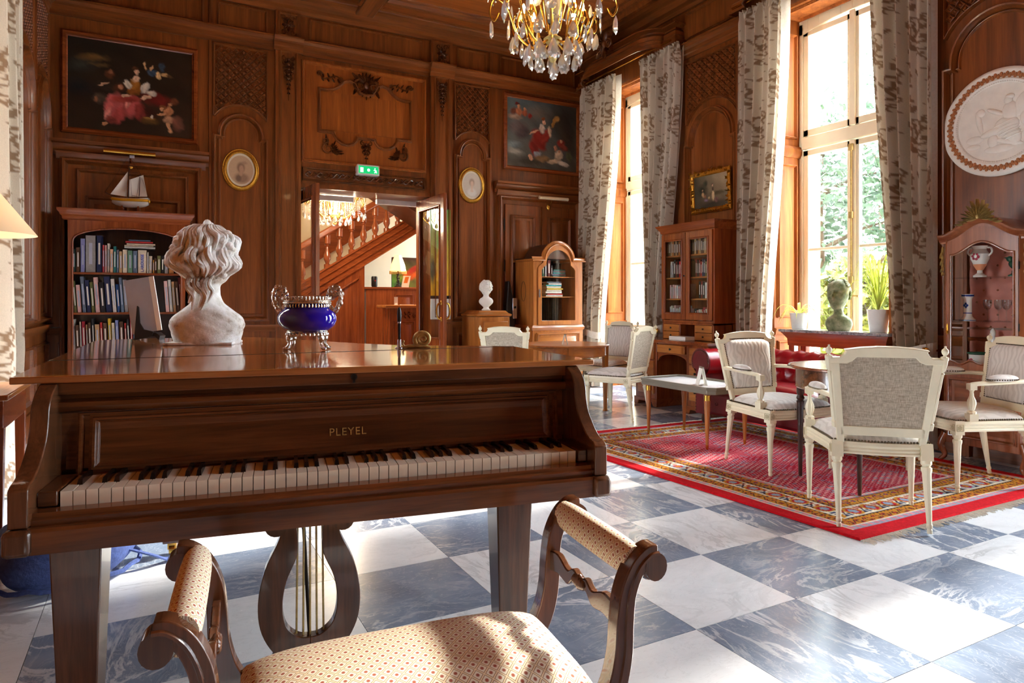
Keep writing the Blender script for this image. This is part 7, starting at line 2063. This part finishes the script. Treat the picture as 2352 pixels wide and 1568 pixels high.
def chandelier(loc, R, name, label, zb, zt, small=False, seed=3):
    Rn = random.Random(seed)
    t = thing(name, label, 'chandelier', loc)
    H = .8
    # stem and bowl
    mb = MB().lathe([(0, -.40), (.018, -.39), (.03, -.365), (.012, -.34), (.02, -.30), (.045, -.27), (.06, -.25), (.03, -.23), (.016, -.18), (.014, .1), (.03, .14), (.012, .2), (.01, zt-loc[2])], 16)
    obj('stem', mb, M['bronze'], t)
    if not small:
        mb = MB().lathe([(.012, -.16), (.05, -.14), (.062, -.06), (.05, .02), (.07, .06), (.075, .14), (.04, .2), (.012, .22)], 20, (0, 0), 1, 1, .14, 10)
        obj('glass_baluster', mb, M['crystal'], t)
    n = 8
    for k in range(n):
        a = 2*PI*k/n+.2; ca, sa = math.cos(a), math.sin(a); q = lambda r, z: (r*ca*R, r*sa*R, z)
        pts = spline([q(.06, -.25), q(.30, -.30), q(.55, -.22), q(.72, -.04), q(.92, .02), q(1.0, -.06), q(.93, -.12), q(.86, -.07)], 5)
        ar = obj('arm', MB().tube(pts, .0065 if not small else .007, 7), M['brass'], t)
        pts = spline([q(.10, -.2), q(.28, .08), q(.55, .22), q(.62, .5), q(.3, .75), q(.05, .8)], 5)
        obj('cage_rib', MB().tube(pts, .0055, 7), M['brass'], ar)
        pts = spline([q(.30, -.28), q(.36, -.12), q(.48, -.06), q(.56, -.14), q(.50, -.2)], 5); obj('scroll', MB().tube(pts, .0065, 6), M['brass'], ar)
        for (r, z) in (((.46, -.12),) if not small else ((.8, .02),)):
            x, y = r*ca*R, r*sa*R
            cnd = obj('candle_cup', MB().lathe([(.004, z-.03), (.02, z-.012), (.022, z-.004), (.009, z), (.009, z+.035), (.006, z+.04)], 12, (x, y)), M['brass'], t)
            obj('bulb', MB().lathe([(.006, z+.038), (.012, z+.05), (.0135, z+.066), (.009, z+.084), (.003, z+.10), (0, z+.102)], 12, (x, y)), M['bulb'], cnd)
    big, mid, sm_ = crystal_mesh('crystal_drop', .12, .040), crystal_mesh('crystal_drop', .10, .034), crystal_mesh('crystal_drop', .13, .020, False)
    def drop(me, r, a, z, s=1.0):
        o = bpy.data.objects.new('crystal_drop', me); COL.objects.link(o); o.parent = t
        o.location = (r*R*math.cos(a), r*R*math.sin(a), z); o.rotation_euler = (Rn.uniform(-.1, .1), Rn.uniform(-.1, .1), a+PI/2+Rn.uniform(-.5, .5)); o.scale = (s, s, s)
    if not small:
        for k in range(12): drop(big, .42, 2*PI*k/12, -.30+Rn.uniform(-.012, .012))
        for k in range(14): drop(mid, .60, 2*PI*k/14+.2, -.21+Rn.uniform(-.02, .02))
        for k in range(8): drop(big, .98, 2*PI*k/8+.2, -.115, .95); drop(sm_, .80, 2*PI*k/8+.55, -.06)
        for k in range(8): drop(mid, .25, 2*PI*k/8+.4, -.315, .9)
        for k in range(10): drop(mid, .72, 2*PI*k/10, .02, .8); drop(mid, .38, 2*PI*k/10+.3, .0, .9)
        for k in range(8): drop(big, .62, 2*PI*k/8, .28, .9); drop(sm_, 1.02, 2*PI*k/8+.2, .10, .8)
        drop(big, 0, 0, -.40, .9)
        mb = MB()
        for k in range(90):
            a = Rn.uniform(0, 6.28); mb.ell((.55*R*math.cos(a), .55*R*math.sin(a), -.2+.02*math.sin(8*a)), .007, 6, 4)
        for k in range(8):
            a = 2*PI*k/8+.2
            for j in range(9): r = lerp(.95, .62, j/8)*R; mb.ell((r*math.cos(a), r*math.sin(a), lerp(-.02, .3, j/8)-.05*math.sin(PI*j/8)), .007, 6, 4)
        obj('bead_swags', mb, M['crystal'], t, kind='stuff', smooth=False, recalc=False)
    else:
        mb = MB()
        for k in range(40):
            a = 2*PI*k/40; r = (1.0, .8, .6, .4)[k % 4]*R
            for j in range(9): mb.ell((r*math.cos(a), r*math.sin(a), .02-.025*j-.05*(k % 3)), .009, 6, 4)
        obj('bead_strands', mb, M['crystal'], t, kind='stuff', smooth=False, recalc=False)
        for k in range(16): drop(mid, .95, 2*PI*k/16, -.22, .9); drop(mid, .5, 2*PI*k/16+.2, -.3, .9)
    return t
chandelier((2.20, 3.59, 3.045), .40, 'crystal_chandelier', 'crystal drop chandelier with gilt arms hanging from the coffered ceiling', 2.63, ZC-.1)
chandelier((2.22, 9.5, 2.62), .44, 'hall_chandelier', 'lit crystal chandelier seen through the double door', 2.3, 4.3, True, 8)

# ================================================================ PLANTS AND BUST ON THE CONSOLE
ZT = .8885
def leaf_mat():
    t = NT('spider_plant_leaf'); v = t.coord('Object'); a = t.noise(v, 14, 2)
    c = t.ramp(a, [(0.3, srgb(150,176,40)), (0.7, srgb(222,226,120))]); t.l(c, t.b.inputs['Base Color']); t.set(Roughness=0.5)
    tr = t.n('ShaderNodeBsdfTranslucent'); ms = t.n('ShaderNodeMixShader'); ms.inputs[0].default_value = 0.45
    t.l(c, tr.inputs[0]); t.l(t.b.outputs[0], ms.inputs[1]); t.l(tr.outputs[0], ms.inputs[2]); t.l(ms.outputs[0], t.out.inputs[0]); return t.m
M['leaf'] = leaf_mat()
M['soil'] = plain('soil', srgb(60,44,32), 0.9, 0, 0.3, 60)
def plant(label, loc, pr, ph, nleaf, L, seed, up, rod=False):
    t = thing('potted_spider_plant', label, 'plant', loc, 0, 'spider plants in white pots'); R = random.Random(seed)
    obj('pot', MB().lathe([(0, 0), (pr*.72, 0), (pr*.78, .01), (pr, ph), (pr*.93, ph), (pr*.9, ph-.02), (0, ph-.02)], 28), M['white'], t)
    obj('soil', MB().lathe([(0, ph-.025), (pr*.92, ph-.025), (pr*.9, ph-.015), (0, ph-.012)], 20), M['soil'], t)
    for k in range(nleaf):
        a = 2*PI*k/nleaf+R.uniform(-.3, .3); l = L*R.uniform(.6, 1.15); rise = up*R.uniform(.5, 1.2); n = 9
        mb = MB(); rows = []
        for j in range(n+1):
            u = j/n; r = l*u*(1-.15*u); z = ph-.02+rise*math.sin(u*PI*.75)-l*.45*u**3*(1.2-up); w = (.006 if rod else .011)*math.sin(PI*min(1, u*.85+.15))**.6*(1-u*.55)
            x, y = r*math.cos(a), r*math.sin(a); rows.append(mb._p([(x-w*math.sin(a), y+w*math.cos(a), z+.004), (x, y, z), (x+w*math.sin(a), y-w*math.cos(a), z+.004)]))
        for p, q in zip(rows, rows[1:]): mb.f += [(p, p+1, q+1, q), (p+1, p+2, q+2, q+1)]
        obj('leaf', mb, M['leaf'], t, recalc=False)
    return t
plant('small spider plant in white pot by the console end beside the curtain', (5.33, 4.28, ZT), .082, .15, 14, .26, 5, .12)
plant('tall grassy plant in white pot behind the tied curtain', (5.38, 3.53, ZT), .088, .19, 60, .28, 6, .44, True)
def verdigris():
    t = NT('mossy_terracotta'); v = t.coord('Object'); a = t.noise(v, 16, 5, 0.65)
    c = t.ramp(a, [(0.34, srgb(96,100,70)), (0.5, srgb(132,140,104)), (0.68, srgb(176,170,138))]); t.l(c, t.b.inputs['Base Color']); t.set(Roughness=0.8); t.bump(a, .4, .006); return t.m
M['moss'] = verdigris()
gb = thing('garden_bust', 'mossy green stone head of a woman on the marble console', 'bust', (5.33, 3.865, ZT), facing(-1, -.25))
s = .86
rg = [(0, .10, .085, 0, 0), (.02, .118, .09, 0, 0), (.07, .132, .094, 0, 0), (.115, .120, .086, 0, 0), (.145, .088, .072, 0, 0), (.17, .052, .052, 0, 0), (.21, .043, .047, 0, -.006), (.228, .048, .074, 0, -.022), (.265, .066, .098, 0, -.022), (.33, .092, .114, 0, -.012), (.38, .102, .120, 0, -.002), (.43, .108, .122, 0, .006), (.485, .088, .096, 0, .012), (.515, .052, .058, 0, .012), (.53, .01, .01, 0, .012)]
obj('figure', bust_mesh('figure', [tuple(v*s for v in q) for q in rg], True, .03, 9, 72, 5, 0, .45, 1.7), M['moss'], gb)
mb = MB(); R = random.Random(14)
for k in range(150):
    a = R.uniform(-.35, PI+.35); z = R.uniform(.32 if math.sin(a) > .1 else .44, .53)*s; t_ = (z-.39*s)/(.148*s); w = math.sqrt(max(.05, 1-t_*t_))
    mb.ell((.108*s*w*math.cos(a), .002+.122*s*w*math.sin(a), z), (.012, .012, .010), 7, 5)
obj('curls', mb, M['moss'], gb)

# ================================================================ CHINA IN THE VITRINE
M['delft'] = plain('blue_glaze', srgb(40,64,140), 0.2); M['porc'] = plain('white_porcelain', srgb(240,238,232), 0.15, 0, 0.03, 5, 0, .5, .6)
M['rose'] = plain('rose_enamel', srgb(190,70,90), 0.3); M['peach'] = plain('peach_enamel', srgb(226,150,110), 0.3); M['greeng'] = plain('green_glaze', srgb(50,90,70), 0.25, 0, 0.4, 20)
M['clear'] = M['crystal']
def vset(name, label, cat, x, y, z, group=None): return thing(name, label, cat, VM @ Vector((x, y, z)), facing(-1, 0), group)
v = vset('porcelain_urn', 'white two-handled porcelain urn on the top glass shelf', 'vase', -.095, .0, 1.3185)
obj('body', MB().lathe([(0, 0), (.04, 0), (.042, .012), (.018, .03), (.016, .05), (.035, .08), (.058, .13), (.06, .165), (.045, .185), (.04, .20), (.052, .222), (.046, .222), (.035, .2), (0, .19)], 28), M['porc'], v)
for sg in (-1, 1): obj('handle', MB().tube(spline([(sg*.055, 0, .15), (sg*.078, 0, .175), (sg*.072, 0, .205), (sg*.05, 0, .21)], 5), .007, 8), M['porc'], v)
mb = MB(); mb.M = Matrix.Translation((0, -.056, .145)) @ Matrix.Rotation(PI/2, 4, 'X')
for k in range(7): mb.ell((.018*math.cos(k), .018*math.sin(k), 0), (.010, .010, .005), 8, 5)
obj('painted_flowers', mb, M['rose'], v); obj('peach_band', MB().lathe([(.0355, .078), (.0425, .092), (.0365, .0795)], 24).lathe([(.019, .05), (.0362, .08), (.0185, .0495)], 24), M['peach'], v)
v = vset('bird_figurine', 'dark green ceramic bird on the top glass shelf', 'figurine', .11, .01, 1.3185)
mb = MB().lathe([(0, 0), (.03, 0), (.03, .01), (.01, .02), (.008, .04)], 14); mb.M = Matrix.Rotation(.5, 4, 'Y'); mb.ell((-.02, 0, .075), (.05, .03, .032), 14, 10); mb.ell((-.075, 0, .095), (.022, .018, .02), 10, 8); mb.tube([(-.09, 0, .095), (-.112, 0, .088)], [.008, .001], 6)
obj('body', mb, M['greeng'], v)
mb = MB()
for k in range(6): leaf(mb, lambda u, w, h: (u, -.01+h+.004*k, w), (.02, .08), 1.05-.12*k, .15, .016, .006)
obj('tail_feathers', mb, M['greeng'], v)
for k, (x, lab) in enumerate(((-.165, 'blue and white porcelain candlestick beside the vitrine key side'), (.185, 'blue and white porcelain candlestick at the hinge side of the vitrine'))):
    v = vset('porcelain_candlestick', lab, 'candlestick', x, -.02, 1.0085, 'porcelain candlesticks')
    obj('body', MB().lathe([(0, 0), (.05, 0), (.05, .008), (.03, .03), (.026, .05), (.026, .15), (.03, .165), (.038, .172), (.038, .19), (.03, .192), (0, .18)], 24), M['porc'], v)
    obj('blue_bands', MB().lathe([(.0505, .002), (.0505, .006)], 24).lathe([(.0385, .174), (.0385, .187)], 24).lathe([(.0265, .052), (.0265, .058)], 24), M['delft'], v)
    mb = MB()
    for j in range(4): mb.ell((.01*math.cos(j*1.6), -.0255, .11+.012*math.sin(j*1.6)), (.008, .003, .009), 7, 5)
    obj('painted_spray', mb, M['delft'], v)
for k, x in enumerate((-.06, -.0, .06, .11)):
    v = vset('wine_glass', 'small stemmed glass, %s from the key side on the middle vitrine shelf' % ORD[k], 'glass', x, .03+.02*(k % 2), 1.0085, 'stemmed glasses in the vitrine')
    obj('bowl', MB().lathe([(.0045, .075), (.02, .09), (.028, .12), (.026, .15), (.025, .15), (.026, .12), (.018, .092), (0, .08)], 18), M['stemware'], v)
    obj('stem', MB().lathe([(0, 0), (.026, 0), (.024, .003), (.004, .008), (.0045, .078)], 14), M['stemware'], v)
v = vset('porcelain_box', 'white porcelain cachepot with rose and green rim on the vitrine floor', 'cachepot', -.08, -.05, .676)
obj('pot', MB().lathe([(0, 0), (.05, 0), (.055, .02), (.058, .10), (.054, .10), (.05, .02), (0, .015)], 24), M['porc'], v); obj('rim', MB().lathe([(.056, .095), (.068, .105), (.066, .112), (.054, .102)], 24), M['greeng'], v)
mb = MB()
for j in range(5): mb.ell((-.02+.012*math.cos(j*1.3), -.057, .05+.012*math.sin(j*1.3)), (.010, .004, .010), 7, 5)
obj('painted_rose', mb, M['rose'], v)
v = vset('porcelain_figurine', 'white porcelain figurine standing behind the cachepot', 'figurine', -.04, .06, .676)
obj('figure', bust_mesh('figure', [(0, .03, .03, 0, 0), (.04, .035, .035, 0, 0), (.10, .022, .022, 0, 0), (.16, .028, .02, 0, 0), (.20, .03, .018, 0, 0), (.22, .012, .012, 0, 0), (.235, .016, .018, 0, 0), (.26, .017, .018, 0, 0), (.28, .004, .004, 0, 0)], False), M['porc'], v); obj('base', MB().lathe([(0, 0), (.045, 0), (.045, .012), (0, .014)], 18), M['porc'], v)
v = vset('porcelain_dish', 'flower painted porcelain dish on the vitrine floor', 'dish', .07, -.05, .676)
obj('dish', MB().lathe([(0, 0), (.05, 0), (.09, .025), (.095, .035), (.085, .03), (.05, .008), (0, .006)], 28, (0, 0), 1, .8, .04, 12), M['porc'], v)
mb = MB()
for j in range(12): mb.ell((.08*math.cos(j*.52), .064*math.sin(j*.52), .03), (.010, .008, .006), 7, 5)
obj('painted_flowers', mb, M['rose'], v)

# ================================================================ BOOKS AND CHINA IN THE DESK BOOKCASE
RA = random.Random(21)
def hrow(bay, shelf, x0, x1, z, cols, hmin, hmax, lean=0.0):
    x = x0; i = 0
    while i < len(cols):
        w = RA.uniform(.018, .032)
        if x+w > x1: break
        c = cols[i]; Mx = DESKM @ Matrix.Translation((x+w/2, hy+.05, z)) @ Matrix.Rotation(lean, 4, 'Y')
        book(c, w*.94, RA.uniform(hmin, hmax), .15, Mx, '%s book, %s from the left on the %s shelf behind the %s desk door' % (c, ORD[i], shelf, bay), 'books in the desk bookcase')
        x += w+.001; i += 1
hrow('left', 'top', -.345, -.03, 1.649, ['brown', 'brown', 'tan', 'orange-brown', 'brown', 'tan', 'brown', 'orange-brown', 'brown', 'brown', 'tan', 'brown'], .15, .18)
hrow('right', 'top', .045, .375, 1.649, ['brown', 'tan', 'brown', 'orange-brown', 'tan', 'brown', 'brown', 'tan', 'orange-brown', 'brown', 'tan', 'tan'], .15, .18)
hrow('left', 'second', -.30, -.03, 1.409, ['white', 'grey', 'dark', 'dark red', 'dark', 'red', 'dark red', 'dark', 'brown'], .16, .20, .02)
hrow('right', 'second', .09, .375, 1.409, ['dark red', 'dark', 'dark red', 'red', 'navy', 'navy', 'olive', 'tan', 'cream', 'cream'], .15, .19)
hrow('right', 'third', .14, .375, 1.179, ['dark', 'dark red', 'dark', 'white', 'white', 'grey', 'pale rose'], .15, .18)
hrow('right', 'bottom', .09, .375, .946, ['dark', 'pale rose', 'white', 'cream', 'red', 'crimson', 'cream', 'white'], .11, .14, -.12)
hrow('left', 'third', -.31, -.03, 1.179, ['pale rose', 'white', 'pale rose', 'pink', 'white', 'pale rose', 'pink', 'white', 'pale rose'], .12, .16)
hrow('left', 'bottom', -.31, -.03, .946, ['white', 'cream', 'white', 'pink', 'white', 'cream', 'white', 'white', 'pink'], .12, .16)

# ================================================================ LEFT SIDE: TABLE, LAMP, BAG, VASE
lt_ = thing('side_table', 'wooden side table at the left edge under the lampshade', 'table', (-.745, 3.80, 0))
obj('table_top', MB().box(-.19, .19, -.30, .30, .725, .75), M['cherry_y'], lt_, bev=.006)
obj('apron', MB().box(-.17, .17, -.28, .28, .60, .725), M['mahog_y'], lt_, bev=.004)
for x in (-.15, .15):
    for y in (-.26, .26): obj('leg', MB().taper(x, y, 0, .014, .014, .61, .022, .022), M['mahog'], lt_, bev=.003)
tl = thing('table_lamp', 'table lamp with large cream conical shade at the left edge', 'lamp', (-.72, 3.78, .7505))
obj('base', MB().lathe([(0, 0), (.08, 0), (.085, .015), (.05, .04), (.06, .12), (.075, .22), (.055, .32), (.02, .38), (.015, .5), (.01, .86)], 24), M['porc'], tl)
M['shade'] = (lambda t: (t.set(Base_Color=srgb(250,238,214), Roughness=.8), t.m)[1])(NT('parchment_shade'))
_t = M['shade'].node_tree; _b = _t.nodes['Principled BSDF']; _tr = _t.nodes.new('ShaderNodeBsdfTranslucent'); _ms = _t.nodes.new('ShaderNodeMixShader'); _ms.inputs[0].default_value = .45
_tr.inputs[0].default_value = (*srgb(250,228,190), 1); _t.links.new(_b.outputs[0], _ms.inputs[1]); _t.links.new(_tr.outputs[0], _ms.inputs[2]); _t.links.new(_ms.outputs[0], _t.nodes['Material Output'].inputs[0])
obj('shade', MB().lathe([(.232, .70), (.095, .885), (.092, .885), (.229, .70), (.232, .70)], 40, caps=False), M['shade'], tl)
obj('bulb', MB().lathe([(.012, .70), (.03, .74), (.03, .77), (0, .80)], 14), emit('lamp_bulb', srgb(255,226,190), 16.0), tl)
M['denim'] = plain('blue_denim', srgb(66,84,140), 0.85, 0, 0.25, 60, 0.4)
bg_ = thing('denim_bag', 'blue denim bag lying on the floor under the piano', 'bag', (-.33, 3.30, 0), .3)
obj('body', MB().grid(lambda u, v: ((.285-.05*math.sin(5*u*PI))*math.cos(2*PI*u)*math.sin(PI*min(.999, v*.5+.5*v))**.6 if v < 1 else 0, .24*math.sin(2*PI*u)*math.sin(PI*v)**.6, .012+.26*(1-math.cos(PI*v))/2+.01*math.sin(6*PI*u)*math.sin(PI*v)), 40, 16, True), M['denim'], bg_)
mb = MB().tube([(.27*math.cos(2*PI*k/40), .235*math.sin(2*PI*k/40), .05+.006*math.sin(k*2)) for k in range(40)], .010, 6, closed=True); obj('seam', mb, M['denim'], bg_)
obj('strap', MB().tube(spline([(.2, -.1, .1), (.3, -.12, .05), (.36, -.1, .014), (.44, -.08, .012)], 6), .014, 6, flat=.4), M['denim'], bg_)
dp = thing('dark_vase', 'small dark grey round vase on the floor at the left edge', 'vase', (-.66, 3.06, 0))
obj('body', MB().lathe([(0, 0), (.05, 0), (.08, .03), (.09, .08), (.075, .13), (.045, .16), (.05, .18), (.042, .18), (0, .15)], 26), plain('dark_glaze', srgb(60,62,70), .3, 0, .2, 20), dp)
obj('rim', MB().lathe([(.044, .176), (.053, .18), (.05, .186), (.043, .183)], 26), M['iron'], dp)

# ================================================================ GARDEN OUTSIDE
M['bounce_ground'] = plain('pale_bounce_ground', srgb(206,200,188), 0.95, 0, 0.12, 30)  # ground tone made pale to bounce neutral light into the room
struct(obj('ground', MB().box(6.2, 60, -40, 60, -.4, -.25).box(-60, -1.7, -40, 60, -.4, -.25).box(-1.7, 6.2, -40, -4.1, -.4, -.25), M['bounce_ground'], smooth=False), 'ground outside the windows made pale to bounce light indoors')
def foliage_mat(nm, a_, b_):
    t = NT(nm); v = t.coord('Object'); a = t.noise(v, 3, 3)
    c = t.ramp(a, [(0.3, srgb(*a_)), (0.7, srgb(*b_))]); t.l(c, t.b.inputs['Base Color']); t.set(Roughness=0.6)
    tr = t.n('ShaderNodeBsdfTranslucent'); ms = t.n('ShaderNodeMixShader'); ms.inputs[0].default_value = 0.35
    t.l(c, tr.inputs[0]); t.l(t.b.outputs[0], ms.inputs[1]); t.l(tr.outputs[0], ms.inputs[2]); t.l(ms.outputs[0], t.out.inputs[0]); return t.m
M['fol_g'] = foliage_mat('tree_leaves', (54,74,56), (96,116,88)); M['fol_y'] = foliage_mat('shrub_leaves', (90,104,40), (150,150,70)); M['fol_r'] = foliage_mat('autumn_leaves', (110,56,36), (150,104,60))
M['bark'] = plain('bark', srgb(90,76,62), .9, 0, .3, 12, .4)
def tree(label, x, y, h, rx, rz, mat, n, seed, z0=.8):
    R = random.Random(seed); t = thing('garden_tree', label, 'tree', (x, y, -.25), 0, 'garden trees beyond the windows')
    mb = MB().tube(spline([(0, 0, 0), (.05, .03, h*.3), (-.04, .0, h*.6), (.02, 0, h*.95)], 4), [.14*(1-.06*k) for k in range(13)], 8)
    for k in range(8):
        a = k*2.4; z = h*(.35+.07*k); mb.tube([(0, 0, z), (rx*.4*math.cos(a), rx*.4*math.sin(a), z+.3), (rx*.7*math.cos(a), rx*.7*math.sin(a), z+.4)], [.05, .03, .01], 6)
    obj('trunk', mb, M['bark'], t)
    mb = MB()
    for k in range(n):
        while True:
            p = Vector((R.uniform(-1, 1), R.uniform(-1, 1), R.uniform(-1, 1)))
            if .25 < p.length < 1: break
        c = math.sin(p.x*5+seed)+math.sin(p.y*6)+math.sin(p.z*7+seed)
        if c < -.4 and R.random() < .8: continue
        p = Vector((p.x*rx, p.y*rx, z0+h*.1+(p.z*.5+.5)*(h-z0))); d = Vector((R.gauss(0, 1), R.gauss(0, 1), R.gauss(0, 1))).normalized(); e = d.orthogonal().normalized(); s_ = R.uniform(.08, .17)
        i = mb._p([p, p+d*s_*.6+e*s_*.35, p+d*s_*1.3, p+d*s_*.6-e*s_*.35]); mb.f.append((i, i+1, i+2, i+3))
    obj('leaves', mb, M[mat], t, kind='stuff', smooth=False, recalc=False)
tree('tall pale green tree filling the near window lower panes', 10.0, 7.6, 4.6, 1.6, 0, 'fol_g', 9000, 1)
tree('grey-green conifer rising behind the near window mullion', 14.2, 9.2, 7.0, 1.9, 0, 'fol_g', 8000, 2)
tree('broad green tree beside the near window curtain', 12.4, 5.2, 5.6, 1.7, 0, 'fol_g', 9000, 3)
tree('low yellow-green shrub behind the garden bust', 8.3, 5.6, 1.9, .7, 0, 'fol_y', 3400, 4, .2)
tree('low reddish shrub left of the garden bust', 8.3, 7.2, 1.7, .7, 0, 'fol_r', 2600, 5, .2)
tree('distant dark tree seen through the far window', 12.5, 15.0, 6.0, 2.2, 0, 'fol_g', 4200, 6)
